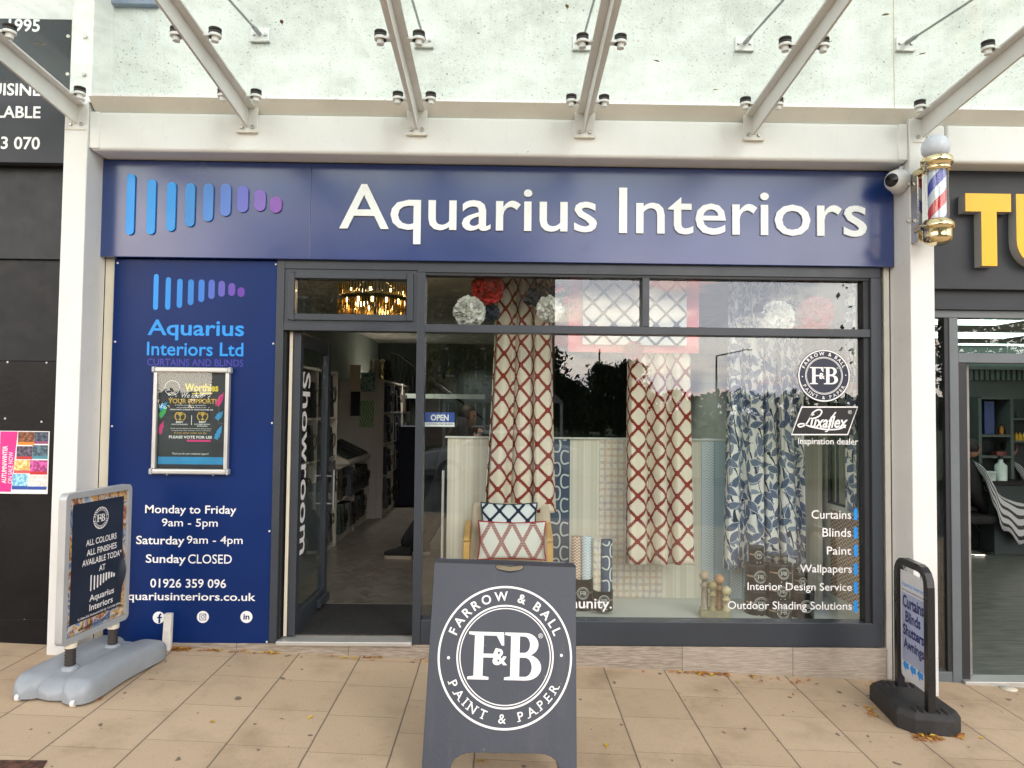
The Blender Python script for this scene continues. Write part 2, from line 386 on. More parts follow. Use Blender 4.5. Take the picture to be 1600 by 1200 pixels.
sp = t.noise(60, 4, rough=.75).ss(.60, .655) * (t.noise(2.2, 4).ss(.32, .68) * .75 + .25)
st = t.noise(7, 6, t.comb(X * 5, Y, Z * .5)).ss(.5, .8) * .35
c = t.mix(t.noise(2.2, 6).ss(.3, .75), (.72, .745, .72), (.60, .63, .60)); c = t.mix(st * .7, c, (.42, .44, .40)); c = t.mix(sp, c, (.07, .07, .06))
M['wall'] = t.pbr(c, .85, bump=t.noise(70, 5), bd=.004)
# paving: courses run away from the shop, cross joints staggered
t = Mt('buff_paving_slabs'); X, Y, Z = t.xyz()
PW, PL = .409, .405
cx = (X + .537) / PW; ci = cx.fl(); rnd = t.node('ShaderNodeTexWhiteNoise', noise_dimensions='1D', W=ci).outputs['Value']
cy = Y / PL + E(t.t, rnd); cj = cy.fl()
slab = E(t.t, t.node('ShaderNodeTexWhiteNoise', noise_dimensions='2D', Vector=t.comb(ci, cj)).outputs['Value'])
wob = (t.noise(9, 3) - .5) * .012
jx = ((cx + wob).fr() - .5).ab().gt(.5 - .0105); jy = ((cy + wob).fr() - .5).ab().gt(.5 - .0045)
g = t.noise(260, 3, rough=.7); g2 = t.noise(2.1, 6, rough=.62); g3 = t.noise(26, 4)
c = t.mix(slab, (.455, .322, .205), (.555, .408, .268)); c = t.mix(g.ss(.35, .7), c, t.mix(.5, c, (.74, .59, .42))); c = t.mix(g.ss(.62, .74) * .75, c, (.16, .12, .08))
c = t.mix(g2.ss(.46, .75) * .48, c, (.23, .16, .095)); c = t.mix(g3.ss(.6, .78) * .25, c, (.17, .13, .085))
spk = t.noise(90, 2, rough=.6).ss(.70, .74) * .5; c = t.mix(spk, c, (.09, .07, .045)); gum = t.noise(13, 2, t.comb(X * 1.0 + 3, Y * .8), .4).ss(.715, .73) * .75; c = t.mix(gum, c, (.075, .062, .05))
c = t.mix(jy * .45, c, (.15, .11, .07)); c = t.mix(jx * .72, c, (.075, .062, .05))
M['paving'] = t.pbr(c, .82, bump=g * .35 + (jx.mx(jy * .6)) * -1.0, bd=.005)
M['asphalt'] = pm('asphalt_road', (.05, .05, .052), .9, bump=.004, bscale=120)
M['grass'] = pm('verge_grass', (.05, .09, .025), .95, var=.4)
M['kerb'] = pm('concrete_kerb', (.35, .33, .30), .85)
# wood-effect plinth tile
t = Mt('wood_effect_plinth_tile'); X, Y, Z = t.xyz()
gr = t.noise(6, 6, t.comb(X * 2.2, Y, Z * 34)); c = t.mix(gr.ss(.3, .7), (.20, .165, .13), (.42, .36, .29)); sl_ = E(t.t, t.node('ShaderNodeTexWhiteNoise', noise_dimensions='1D', W=((X + .27) / .75).fl()).outputs['Value'])
c = t.mix(sl_ * .35, c, (.50, .44, .37)); jx = (((X + .27) / .75).fr() - .5).ab().gt(.497); c = t.mix(jx, c, (.12, .10, .08))
M['plinth'] = t.pbr(c, .6, bump=gr, bd=.002)
M['black'] = pm('black_hoarding_paint', (.007, .007, .008), .38, var=.35, scale=2.5, dirt=.10, bump=.001, bscale=25, spec=.2)
M['slate'] = pm('slate_grey_sign_board', (.034, .039, .048), .45, var=.10, scale=1.5, spec=.3)
M['yellow'] = pm('yellow_letter_face', (.86, .47, .002), .35, var=.03)
M['ltgrey'] = pm('grey_letter_return', (.36, .36, .36), .45, var=.05)
M['brass'] = pm('polished_brass', (.82, .68, .40), .16, 1.0, var=.1)
M['chrome'] = pm('polished_chrome', (.75, .74, .68), .12, 1.0, var=.05)
M['plastic_white'] = pm('white_plastic', (.72, .72, .70), .4, var=.04)
M['lens'] = pm('black_lens', (.004, .004, .005), .12)
M['silver'] = pm('silver_aluminium_frame', (.60, .60, .58), .34, .55, var=.05)
M['alugrey'] = pm('pale_grey_frame', (.46, .48, .49), .4, .3, var=.06, dirt=.2)
M['grey_plastic'] = pm('grey_moulded_plastic', (.285, .315, .345), .42, var=.07, scale=5, dirt=.12)
M['black_metal'] = pm('black_powder_coated_tube', (.012, .012, .013), .3, var=.2, dirt=.08)
M['black_rubber'] = pm('recycled_rubber_base', (.022, .021, .021), .7, var=.3, scale=8, dirt=.25, bump=.002)
M['leaf'] = pm('dry_leaf', (.42, .16, .03), .7, var=.5, scale=25)
M['leaf2'] = pm('yellow_leaf', (.62, .42, .05), .7, var=.3, scale=25)
# ------------------------------------------------------------------ setting: ground
mb = MB()
def frange(a, b, s):
    o = []
    while a < b - 1e-6: o.append(a); a += s
    return o + [b]
xs = [-60, -30, -9] + frange(-8, 8, 1.0) + [9, 30, 60]; ys = [-7.0, -6, -5, -4, -3, -2, -1, 0, .4]
n = len(xs); mb.add([(x, y, gz(x, y)) for y in ys for x in xs], [(j * n + i, j * n + i + 1, (j + 1) * n + i + 1, (j + 1) * n + i) for j in range(len(ys) - 1) for i in range(n - 1)])
struct(mb.build('pavement', M['paving'], local=True), 'buff paving slabs of the sloping pavement in front of the shops', 'pavement')
mb = MB(); mb.add([(x, y, gz(x, -7) - .12) for y in (-7.0, -16) for x in xs], [(i, i + 1, n + i + 1, n + i) for i in range(n - 1)])
struct(mb.build('road', M['asphalt'], local=True), 'grey asphalt road mirrored in the shop window', 'road')
mb = MB()
for i in range(n - 1):
    a, b = xs[i], xs[i + 1]; za, zb = gz(a, -7), gz(b, -7)
    mb.hexa([(a, -7.12, za + .002), (b, -7.12, zb + .002), (b, -6.99, zb + .002), (a, -6.99, za + .002)], [(a, -7.12, za - .14), (b, -7.12, zb - .14), (b, -6.99, zb - .14), (a, -6.99, za - .14)])
struct(mb.build('kerb', M['kerb'], local=True), 'concrete kerb along the road edge', 'kerb')
mb = MB(); mb.add([(-400, -16, -.25), (400, -16, -.25), (400, -500, -.25), (-400, -500, -.25)], [(0, 1, 2, 3)]); mb.add([(-400, -16, -1.2), (400, -16, -1.2), (400, 300, -1.2), (-400, 300, -1.2)], [(0, 1, 2, 3)]); mb.add([(-400, -16, -.25), (400, -16, -.25), (400, -16, -1.2), (-400, -16, -1.2)], [(0, 1, 2, 3)])
struct(mb.build('ground', M['grass'], local=True), 'grass verge across the road', 'ground')
# ------------------------------------------------------------------ columns and canopy
YC, YB, YS, YF = -.22, -.20, -.035, 0.0
xL0, xL1 = W(97, 300, YC)[0], W(134, 300, YC)[0]
xR0, xR1 = W(1422.5, 400, YC)[0], W(1460, 400, YC)[0]
ztop = W(800, 235, YB)[1]
def column(label, x0, x1, z0, z1, extra=None):
    r = thing('steel_column', ((x0 + x1) / 2, YC, z0), label, 'column', 'white columns between the shops')
    MB().box(x0, YC, z0, x1, .03, z1).build('post', M['white'], r, bevel=.006)
    if extra: extra(r)
    return r
zc = W(800, 176, YB)[1]
def lefttop(r):
    a = rect(107, 2, 141, 175, YC + .01)
    MB().box(xL0 + .02, YC + .008, zc + .02, xL1 + .01, .03, 5.2).build('upper_post', M['white'], r, bevel=.004)
    for (px, py) in ((108, 58), (134, 58), (107, 117), (132, 117)):
        p = PT(px, py, YC + .008); MB().cyl(p + Vector((0, .001, 0)), p - Vector((0, .014, 0)), .012, n=6, smooth=False).build('bolt', M['bolt'], r)
    q = PT(100, 923, YC); MB().ball(q, .012).build('bolt', M['bolt'], r)
zl = G(85, 1012).z; zr = G(1455, 1082).z
cl = column('white steel column left of the blue shopfront, its upper post bolted', xL0, xL1, zl - .03, zc + .02, lefttop)
cr = column('white steel column right of the blue shopfront, behind the barber pole', xR0, xR1, zr - .03, zc - .006)
def beam(label, x0, x1, caps):
    za, zb = W(800, 244, YB)[1], W(800, 184, YB)[1]
    r = thing('canopy_beam', ((x0 + x1) / 2, YB, za), label, 'beam', 'white canopy beams')
    MB().box(x0, YB, za, x1, .02, zb).build('girder', M['white'], r, bevel=.022, seg=4)
    for (a, b) in caps: MB().box(a, YB - .006, za + .012, b, YB + .1, zb - .004).build('end_plate', M['white'], r, bevel=.003)
    return r
e0 = W(156, 200, YB)[0]; e1 = W(1403, 215, YB)[0]
beam('long white box beam above the blue fascia sign', xL1 + .002, xR0 - .002, [(xL1 + .003, e0), (e1, xR0 - .003)])
beam('white box beam above the neighbouring barber sign', xR1 + .1, xR1 + 3.2, [])
beam('short white box beam on top of the right column', xR0, xR1 + .098, [])
# flashing behind the canopy glass, leaning out so that it faces down
zg = W(800, 160, -.26)[1]; zf = W(800, 186, -.10)[1]
mb = MB(); SLOPE = .075
x0, x1 = xL1 + .02, xR1 + 3.2
mb.hexa([(x0, -.15, zf - .05), (x0, -.262, zg), (x0, -.25, zg + .004), (x0, -.13, zf - .05)], [(x1, -.15, zf - .05), (x1, -.262, zg), (x1, -.25, zg + .004), (x1, -.13, zf - .05)])
mb.box(x0, -.25, zg - .004, x1, .0, zg + .002)
tag(mb.build('canopy_flashing', M['white_side']), 'beige metal flashing strip between the beam and the canopy glass', 'flashing')
# rafters
RB = [(121.5, 194), (387.5, 204), (651.5, 212), (913.5, 215), (1176.5, 217), (1440, 216)]
names = ['leftmost canopy rafter, bolted to the left column top', 'canopy rafter above the logo bars of the blue sign', 'canopy rafter above the first word of the sign', 'canopy rafter above the gap between the two sign words',
         'canopy rafter above the end of the second sign word', 'rightmost canopy rafter, ending above the barber pole']
OUT = -2.7
def gzc(y): return zg + .012 + SLOPE * (-.26 - y)
RX = [W(px, py, YB)[0] for px, py in RB]
def make_rafter(x, label):
    za = W(651.5, 212, YB)[1]
    r = thing('canopy_rafter', (x, YB, za), label, 'rafter', 'steel T rafters carrying the glass canopy')
    MB().box(x - .068, YB - .014, za, x + .068, YB - .0015, zg - .005).build('base_plate', M['white'], r, bevel=.002)
    MB().box(x - .068, YB - .026, za - .004, x + .068, YB - .0015, za + .008).build('base_lip', M['white_side'], r)
    y0 = YB - .0145; f = lambda y: gzc(y) - .055
    MB().hexa([(x - .052, y0, f(y0)), (x + .052, y0, f(y0)), (x + .052, y0, f(y0) + .014), (x - .052, y0, f(y0) + .014)],
              [(x - .052, OUT, f(OUT)), (x + .052, OUT, f(OUT)), (x + .052, OUT, f(OUT) + .014), (x - .052, OUT, f(OUT) + .014)]).build('flange', M['white'], r, bevel=.002)
    MB().hexa([(x - .007, y0, za + .035), (x + .007, y0, za + .035), (x + .007, y0, f(y0) - .001), (x - .007, y0, f(y0) - .001)],
              [(x - .007, OUT, f(OUT) - .06), (x + .007, OUT, f(OUT) - .06), (x + .007, OUT, f(OUT) - .001), (x - .007, OUT, f(OUT) - .001)]).build('web', M['white'], r)
    for dx in (-.036, .036):
        for dz in (.035, .2):
            MB().cyl((x + dx, YB - .014, za + dz), (x + dx, YB - .027, za + dz), .013, n=6, smooth=False).build('bolt', M['bolt'], r)
    for y in (-.36, -1.0, -1.9):
        for s in (-1, 1):
            c = Vector((x + s * .105, y, f(y)))
            k = MB().box(min(x + s * .04, c.x), y - .02, c.z - .004, max(x + s * .04, c.x), y + .02, c.z + .010).cyl(c - UZ * .004, c + UZ * .010, .034).cyl(c - UZ * .03, c - UZ * .004, .02, n=10).build('clamp_arm', M['white'], r)
            MB().lathe(c + UZ * .012, [(.033, 0), (.035, .006), (.033, .013), (.026, .014), (.026, .018), (.034, .019), (.034, .030)], 18).build('glass_clamp', M['rubber'], k)
    return r
for x, l in zip(RX, names): make_rafter(x, l)
# glass
GX = [RX[0] - 1.1] + RX + [RX[-1] + 1.12]
gl = ['canopy glass pane above the dark restaurant board', 'canopy glass pane above the logo half of the blue sign', 'canopy glass pane above the first letters of the sign', 'canopy glass pane above the middle of the sign',
      'canopy glass pane above the second word of the sign', 'canopy glass pane above the security camera', 'canopy glass pane above the barber letters']
for i in range(7):
    a, b = GX[i] + .01, GX[i + 1] - .01; y0, y1 = -.27, OUT - .1; th = .012
    o = MB().hexa([(a, y0, gzc(y0)), (b, y0, gzc(y0)), (b, y0, gzc(y0) + th), (a, y0, gzc(y0) + th)], [(a, y1, gzc(y1)), (b, y1, gzc(y1)), (b, y1, gzc(y1) + th), (a, y1, gzc(y1) + th)]).build('canopy_glass', M['canopy_glass'])
    tag(o, gl[i], 'glass pane', 'glass panes of the canopy')
# upper wall
mb = MB(); zw = W(800, 262, 0)[1]
o = thing('upper_wall', (0, .1, zw), 'speckled pale rendered wall above the canopy', 'wall')
xa = W(171, 80, .03)[0]; xj = W(1396, 80, .03)[0]
MB().box(xa, .03, zw - .25, xj - .006, .3, 5.6).build('render_panel', M['wall'], o)
MB().box(xj + .006, .03, zw - .25, xj + 4, .3, 5.6).build('render_panel', M['wall'], o)
MB().box(xj - .006, .036, zw - .25, xj + .006, .3, 5.6).build('joint_strip', M['cream'], o)
p = rect(140, 0, 171, 150, .0)
MB().box(xL1 + .012, .0, zc + .03, xa - .006, .3, 5.6).build('side_panel', M['white'], o)
MB().box(-6, .06, zc - .1, xL0 + .02, .3, 5.6).build('side_panel', M['white'], o)
p = rect(176, -60, 246, 9, .0); 
tag(MB().box(p[0], -.02, p[1], p[2], .029, p[3]).build('wall_box', pm('blue_grey_panel', (.22, .27, .36), .5), None, bevel=.006), 'blue grey box fixed high on the pale wall at the top edge', 'box')
# tie rods
for i, (px, py) in enumerate([(407.5, 56), (663, 65), (909, 69), (1162, 70), (1413, 70)]):
    p = PT(px, py, .03); x = RX[i + 1]
    lab = ['tie rod plate nearest the left column, above the logo bars', 'tie rod plate above the first sign word', 'tie rod plate half hidden behind the middle rafter', 'tie rod plate above the second sign word', 'tie rod plate beside the vertical wall joint'][i]
    r = thing('tie_rod', p, 'thin steel ' + lab, 'tie rod', 'steel tie rods above the canopy')
    MB().box(p.x - .063, .012, p.z - .045, p.x + .063, .0295, p.z + .05).build('wall_plate', M['white'], r, bevel=.002)
    MB().box(p.x - .066, .004, p.z - .053, p.x + .066, .0295, p.z - .046).build('plate_lip', M['bolt'], r)
    for s in (-.04, .04): MB().cyl((p.x + s, .012, p.z), (p.x + s, .0, p.z), .011, n=6, smooth=False).build('bolt', M['bolt'], r)
    e = Vector((p.x, OUT + .3, gzc(OUT) + .03)); a = Vector((p.x, .0, p.z + .0))
    MB().tube([a, a.lerp(e, .05)], .016).build('clevis', M['steel'], r)
    MB().tube([a.lerp(e, .03), e], .008).build('rod', M['steel'], r)
# ------------------------------------------------------------------ fascia sign
X0, Z0, X1, Z1 = rect(161, 250, 1397, 417, YS)
sg = thing('fascia_sign', ((X0 + X1) / 2, YS, Z0), 'long navy fascia sign with white raised lettering and a row of coloured bars', 'shop sign')
xs_ = W(485, 330, YS)[0]
MB().box(X0, YS, Z0, xs_ - .0006, .02, Z1).build('panel', M['navy'], sg, bevel=.003)
MB().box(xs_ + .0006, YS, Z0, X1, .02, Z1).build('panel', M['navy'], sg, bevel=.003)
def letters(txt, fit, y, mat, parent, off, ext, nm='letter'):
    full = text_mesh(txt, off)[0]; b = bounds(full); kx = (fit[2] - fit[0]) / (b[2] - b[0]); ky = (fit[3] - fit[1]) / (b[3] - b[1])
    for i, ch in enumerate(txt):
        if ch == ' ': continue
        rgt = bounds(text_mesh(txt[:i + 1], off)[0])[2]; cb = bounds(text_mesh(ch, off)[0]); dx = rgt - cb[2]
        x0 = fit[0] + (cb[0] + dx - b[0]) * kx; x1 = fit[0] + (cb[2] + dx - b[0]) * kx; z0 = fit[1] + (cb[1] - b[1]) * ky; z1 = fit[1] + (cb[3] - b[1]) * ky
        MB().text(ch, (x0, z0, x1, z1), (0, y - ext / 2, 0), off=off, ext=ext).build(nm, mat, parent)
a = rect(532, 288, 932, 386, YS); b = rect(967, 294, 1353, 371, YS)
letters('Aquarius', a, YS - .002, M['letter'], sg, .006, .012); letters('Interiors', b, YS - .002, M['letter'], sg, .006, .012)
BC = ['0093E8', '0090E0', '008CDC', '1C82CC', '4080CC', '5076C4', '6066BC', '7860B4', '8050A8']
a = rect(199, 272, 446, 371, YS)
for i, (cx, cz, pl) in enumerate(logo_pills((a[0], a[1], a[2], a[3]))):
    o = MB().prism(pl, (cx, YS - .0005, cz), UX, UZ, .012).build('logo_bar', [pm('logo_bar_%d' % i, hx(BC[i]), .35, var=.03)], sg, bevel=.0015, seg=1)
# ------------------------------------------------------------------ navy side panel with opening hours
YP = .012
X0, Z0, X1, Z1 = rect(178, 409, 421, 1010, YP); X0 = W(173, 600, YP)[0]; X1 = W(431, 600, YP)[0]
pn = thing('information_panel', ((X0 + X1) / 2, YP, Z0), 'tall navy panel with opening hours left of the door', 'sign panel')
MB().box(X0, YP, Z0, X1, .05, Z1 + .02).build('panel', M['navy2'], pn, bevel=.002)
yt = YP - .0006
def line(txt, box, mat=None, off=.012, par=pn, y=yt, nm='lettering', **k):
    return MB().text(txt, rect(*box, y), (0, y, 0), off=off, **k).build(nm, mat or M['vinyl'], par)
line('Monday to Friday', (227, 789, 369, 807), off=.012); line('9am - 5pm', (253, 810, 340, 827), off=.006)
line('Saturday', (213, 837, 288, 855), off=.014); line('9am - 4pm', (292, 837, 379, 854), off=.004)
line('Sunday', (228, 866, 290, 884), off=.014); line('CLOSED', (294, 866, 362, 881), off=.004)
line('01926 359 096', (235, 904, 353, 919), off=.012); line('aquariusinteriors.co.uk', (190, 925, 399, 943), off=.012)
cyan = pm('cyan_vinyl', hx('0A8FE6'), .4, var=.02); M['cyan'] = cyan
line('Aquarius', (231, 499, 381, 533), cyan, .016); line('Interiors Ltd', (230, 534, 380, 557), cyan, .012)
line('CURTAINS AND BLINDS', (230, 560, 380, 573), pm('violet_vinyl', hx('35309A'), .4, var=.02), .012)
B2 = ['0090EA', '0088E0', '0880D8', '1078CC', '2070CC', '4060BC', '5450B0', '5E40A8', '5E2C9E']
for i, (cx, cz, pl) in enumerate(logo_pills(rect(240, 428, 385, 486, yt))):
    MB().add([(cx + p[0], yt, cz + p[1]) for p in pl], [tuple(range(len(pl)))]).build('logo_bar', pm('small_bar_%d' % i, hx(B2[i]), .4, var=.02), pn)
for k, (px, py) in enumerate(((248, 965), (317, 964), (385, 964))):
    c = PT(px, py, yt); rr = .040
    MB().disc(c, UX, UZ, rr).build('icon', M['vinyl'], pn); c2 = c - Vector((0, .0006, 0)); m2 = MB()
    if k == 0: m2.box(c2.x - .001, c2.y - .0004, c2.z - rr * .9, c2.x + .011, c2.y, c2.z + .014).ring((c2.x + .015, c2.y, c2.z + .012), UX, UZ, .004, .016, 14, a0=R_(80), a1=R_(180)).box(c2.x - .010, c2.y - .0004, c2.z - .004, c2.x + .022, c2.y, c2.z + .005)
    elif k == 1:
        m2.ring(c2, UX, UZ, .008, .012, 24)
        for s in (-1, 1): m2.box(c2.x + s * .020 - .002, c2.y - .0004, c2.z - .022, c2.x + s * .020 + .002, c2.y, c2.z + .022).box(c2.x - .018, c2.y - .0004, c2.z + s * .020 - .002, c2.x + .018, c2.y, c2.z + s * .020 + .002)
        m2.disc(c2 + Vector((.014, 0, .014)), UX, UZ, .003)
    else: m2.text('in', (c2.x - .020, c2.z - .017, c2.x + .021, c2.z + .019), (0, c2.y, 0), off=.03)
    m2.build('icon_mark', M['navy2'], pn)
for (px, py) in ((184, 411), (431, 413), (180, 534), (427, 537), (175, 666), (425, 661), (421, 830), (417, 1003)):
    MB().ball(PT(px, py, YP), .0075, 10).build('screw_cap', M['plastic_white'], pn)
# cream trims beside the column / panel, cream trim at the right
a = rect(157, 410, 173, 800, .03); x0 = W(156, 600, .0)[0]; x1 = W(172.5, 600, .0)[0]
tag(MB().box(xL1 + .001, .031, zl, x1 - .002, .12, W(165, 402, 0)[1]).build('wall_trim', M['cream'], bevel=.003), 'cream tiled wall strip between the left column and the navy panel', 'wall trim')
xr0 = W(1383, 700, .03)[0]
tag(MB().box(xr0, .031, zr, xR0 - .001, .12, W(1390, 417, 0)[1]).build('wall_trim', M['white_side'], bevel=.006), 'peeling cream wall strip between the window frame and the right column', 'wall trim')
# plinth
xp1 = W(1386, 1030, .0)[0]; zt = W(800, 1009, .0)[1]
tag(MB().box(W(170, 1012, 0)[0], .005, -.5, xp1, .2, zt).build('plinth', M['plinth'], bevel=.002), 'wood effect tiled plinth under the shop window', 'plinth')
# ------------------------------------------------------------------ shopfront frame, window, door
YW = .06                                   # glass plane
def bar(r, name, px0, py0, px1, py1, y0=0.0, y1=.11, mat='grey', bev=.003, yref=None, mid=True):
    """an upright or rail whose edges are read at its middle"""
    yr = y0 if yref is None else yref
    if abs(py1 - py0) > abs(px1 - px0): X0, X1 = W(px0, (py0 + py1) / 2, yr)[0], W(px1, (py0 + py1) / 2, yr)[0]; Z1, Z0 = W((px0 + px1) / 2, py0, yr)[1], W((px0 + px1) / 2, py1, yr)[1]
    else: Z1, Z0 = W((px0 + px1) / 2, py0, yr)[1], W((px0 + px1) / 2, py1, yr)[1]; X0, X1 = W(px0, (py0 + py1) / 2, yr)[0], W(px1, (py0 + py1) / 2, yr)[0]
    return MB().box(X0, y0, Z0, X1, y1, Z1).build(name, M[mat], r, bevel=bev)
ZB = W(800, 1008.5, 0)[1] + .002
o0 = PT(800, 1008, 0)
win = thing('shop_window', (o0.x, 0, ZB), 'large shop window in an anthracite frame with a fabric display behind it', 'shop window')
xm0, xm1 = W(648, 720, 0)[0], W(660.5, 720, 0)[0]
xw1 = W(1378.5, 720, 0)[0]; xwi = W(1362, 720, 0)[0]
zh0 = W(800, 427, 0)[1]; zh1 = W(800, 408, 0)[1] + .03
ztr0, ztr1 = W(900, 521.5, 0)[1], W(900, 509, 0)[1]
zbr = W(900, 971, 0)[1]
MB().box(xm0, 0, ZB, xm1, .11, zh0 - .0005).build('mullion', M['grey'], win, bevel=.003)
MB().box(xm1 + .0005, .004, ZB, xw1, .11, zbr).build('bottom_rail', M['grey'], win, bevel=.004)
MB().box(xwi, -.004, zbr + .0005, xw1, .11, zh0 - .0005).build('end_post', M['grey'], win, bevel=.004)
MB().box(xm1 + .0005, .002, ztr0, xwi - .0005, .11, ztr1).build('transom', M['grey'], win, bevel=.003)
MB().box(xm0, .004, zh0, xw1, .11, zh1).build('head_rail', M['grey'], win, bevel=.003)
MB().box(xm1 + .001, .012, zh0 - .018, xwi - .001, .1, zh0 - .001).build('head_bead', M['dark'], win)
xq0, xq1 = W(1004, 470, 0)[0], W(1015, 470, 0)[0]
MB().box(xq0, .003, ztr1 + .0005, xq1, .11, zh0 - .0185).build('glazing_bar', M['grey'], win, bevel=.003)
xg1 = W(1353, 720, 0)[0]
MB().box(xg1, .02, zbr + .001, xwi - .0006, .1, ztr0 - .001).box(xg1, .02, ztr1 + .001, xwi - .0006, .1, zh0 - .019).build('glazing_gasket', M['dark'], win)
def pane(r, x0, z0, x1, z1, y=YW, m='pane'):
    return MB().box(x0, y, z0, x1, y + .006, z1).build('pane', M[m], r)
pane(win, xm1 + .001, zbr + .001, xg1 - .001, ztr0 - .001)
pane(win, xm1 + .001, ztr1 + .001, xq0 - .001, zh0 - .02); pane(win, xq1 + .001, ztr1 + .001, xg1 - .001, zh0 - .02)
yv = YW - .0012
def vinyl(txt, box, off=.006, mat='vinyl', **k):
    return MB().text(txt, rect(*box, yv), (0, yv, 0), off=off, **k).build('window_lettering', M[mat], win)
vinyl('Curtains', (1268, 797, 1330, 811)); vinyl('Blinds', (1285, 825, 1330, 839)); vinyl('Paint', (1292, 854, 1330, 867)); vinyl('Wallpapers', (1250, 882, 1331, 899))
vinyl('Interior Design Service', (1168, 910, 1331, 927)); vinyl('Outdoor Shading Solutions', (1137, 939, 1331, 957)); vinyl('community.', (842, 935, 956, 956), .012)
vinyl('inspiration dealer', (1247, 684, 1341, 698), .008)
for py in (794, 823, 851, 880, 909, 938):
    a = rect(1334, py, 1340, py + 19, yv); MB().add([((a[0] + a[2]) / 2 + p[0], yv, (a[1] + a[3]) / 2 + p[1]) for p in pill(a[2] - a[0], a[3] - a[1])], [tuple(range(16))]).build('window_bar', cyan, win)
# roundel decal
c = PT(1287.5, 587, yv); rr = (W(1328, 587, yv)[0] - W(1246, 587, yv)[0]) / 2
dec = pm('navy_vinyl_decal', (.008, .013, .040), .35)
q = MB().disc(c, UX, UZ, rr, 64).build('roundel_decal', dec, win)
mb = MB(); c2 = c - Vector((0, .001, 0)); roundel(mb, c2, UX, UZ, (0, -1, 0), rr * .985, 0, 1.7); mb.build('roundel_print', M['vinyl'], q)
# parallelogram decal with script lettering
P4 = [PT(*p, yv) for p in ((1236, 680), (1325, 680), (1341, 635), (1252, 635))]
q = MB().add(P4, [(0, 1, 2, 3)]).build('script_decal', M['vinyl'], win)
ce = sum(P4, Vector()) / 4; y2 = yv - .0008
blk = pm('black_vinyl_decal', (.004, .004, .005), .3)
mb = MB().add([Vector((ce.x + (p.x - ce.x) * .965, y2, ce.z + (p.z - ce.z) * .91)) for p in P4], [(0, 1, 2, 3)]); k = mb.build('decal_field', blk, q)
y3 = y2 - .0008; mb = MB(); mb.text('uxaflex', rect(1266, 649, 1325, 669, y3), (0, y3, 0), off=.022, shear=.32)
def ribbon(mb, pts, wd, y):
    vs = [];
    for i, p in enumerate(pts):
        a = Vector(pts[max(0, i - 1)]); b = Vector(pts[min(len(pts) - 1, i + 1)]); d = (b - a).normalized(); w_ = wd[i] if isinstance(wd, list) else wd
        n_ = Vector((-d.y, d.x)) * w_ / 2; vs += [(p[0] + n_.x, y, p[1] + n_.y), (p[0] - n_.x, y, p[1] - n_.y)]
    mb.add(vs, [(2 * i, 2 * i + 1, 2 * i + 3, 2 * i + 2) for i in range(len(pts) - 1)])
def spline(pts, n=8):
    out = []; P = [Vector(p) for p in pts]
    for i in range(len(P) - 1):
        a, b, c_, d = P[max(0, i - 1)], P[i], P[i + 1], P[min(len(P) - 1, i + 2)]
        for j in range(n):
            t_ = j / n; out.append(.5 * ((2 * b) + (c_ - a) * t_ + (2 * a - 5 * b + 4 * c_ - d) * t_ ** 2 + (3 * b - a - 3 * c_ + d) * t_ ** 3))
    return out + [P[-1]]
sw = spline([W(*p, y3) for p in ((1272, 647), (1266, 651), (1270, 654), (1280, 650), (1284, 643), (1279, 640), (1270, 645), (1264, 656), (1258, 664), (1250, 667), (1247, 664), (1254, 662), (1268, 667), (1292, 671), (1312, 670), (1322, 664))])
ribbon(mb, sw, .010, y3 - .0004)
ribbon(mb, spline([W(*p, y3) for p in ((1306, 644), (1300, 652), (1297, 664), (1293, 673), (1289, 674))]), .009, y3 - .0007)
mb.text('\u00ae', rect(1325, 641, 1331, 647, y3), (0, y3, 0)); mb.build('script_lettering', M['vinyl'], k)
# door frame and fanlight
xd0, xd1 = W(436.5, 720, 0)[0] , W(445, 720, 0)[0]
xd0 = W(425, 760, 0)[0]; xd1 = W(437, 760, 0)[0]
df = thing('door_frame', (W(550, 1004, 0)[0], 0, ZB), 'anthracite door frame with a small top-hung fanlight over the open doorway', 'door frame')
MB().box(xd0, 0, ZB, xd1, .11, zh1).build('jamb', M['grey'], df, bevel=.004)
MB().box(xd1 + .001, .03, ZB, xd1 + .012, .11, W(550, 517, 0)[1]).build('rebate', M['dark'], df)
zd0, zd1 = W(550, 517, 0)[1], W(550, 505, 0)[1]
MB().box(xd1 + .0005, .002, zd0, xm0 - .0005, .11, zd1).build('transom', M['grey'], df, bevel=.003)
MB().box(xd1 + .0005, .002, zh0 + .012, xm0 - .0005, .11, zh1).build('head_rail', M['grey'], df, bevel=.003)
a = rect(450, 428, 650, 504, 0.0); xs0, xs1 = xd1 + .0005, xm0 - .0005; zs0, zs1 = zd1 + .0005, zh0 + .0115
fl = MB().box(xs0, .010, zs0, xs0 + .028, .1, zs1).box(xs1 - .028, .010, zs0, xs1, .1, zs1).box(xs0 + .028, .010, zs0, xs1 - .028, .1, zs0 + .018).box(xs0 + .028, .010, zs1 - .022, xs1 - .028, .1, zs1).build('fanlight_frame', M['grey'], df)
b = [xs0 + .029, zs0 + .019, xs1 - .029, zs1 - .023]; tk = .042
MB().box(b[0], -.008, b[1], b[0] + tk, .09, b[3]).box(b[2] - tk, -.008, b[1], b[2], .09, b[3]).box(b[0] + tk, -.008, b[1], b[2] - tk, .09, b[1] + tk).box(b[0] + tk, -.008, b[3] - tk, b[2] - tk, .09, b[3]).build('fanlight_sash', M['grey'], df, bevel=.004)
pane(df, b[0] + tk + .0005, b[1] + tk + .0005, b[2] - tk - .0005, b[3] - tk - .0005, .03, 'pane')
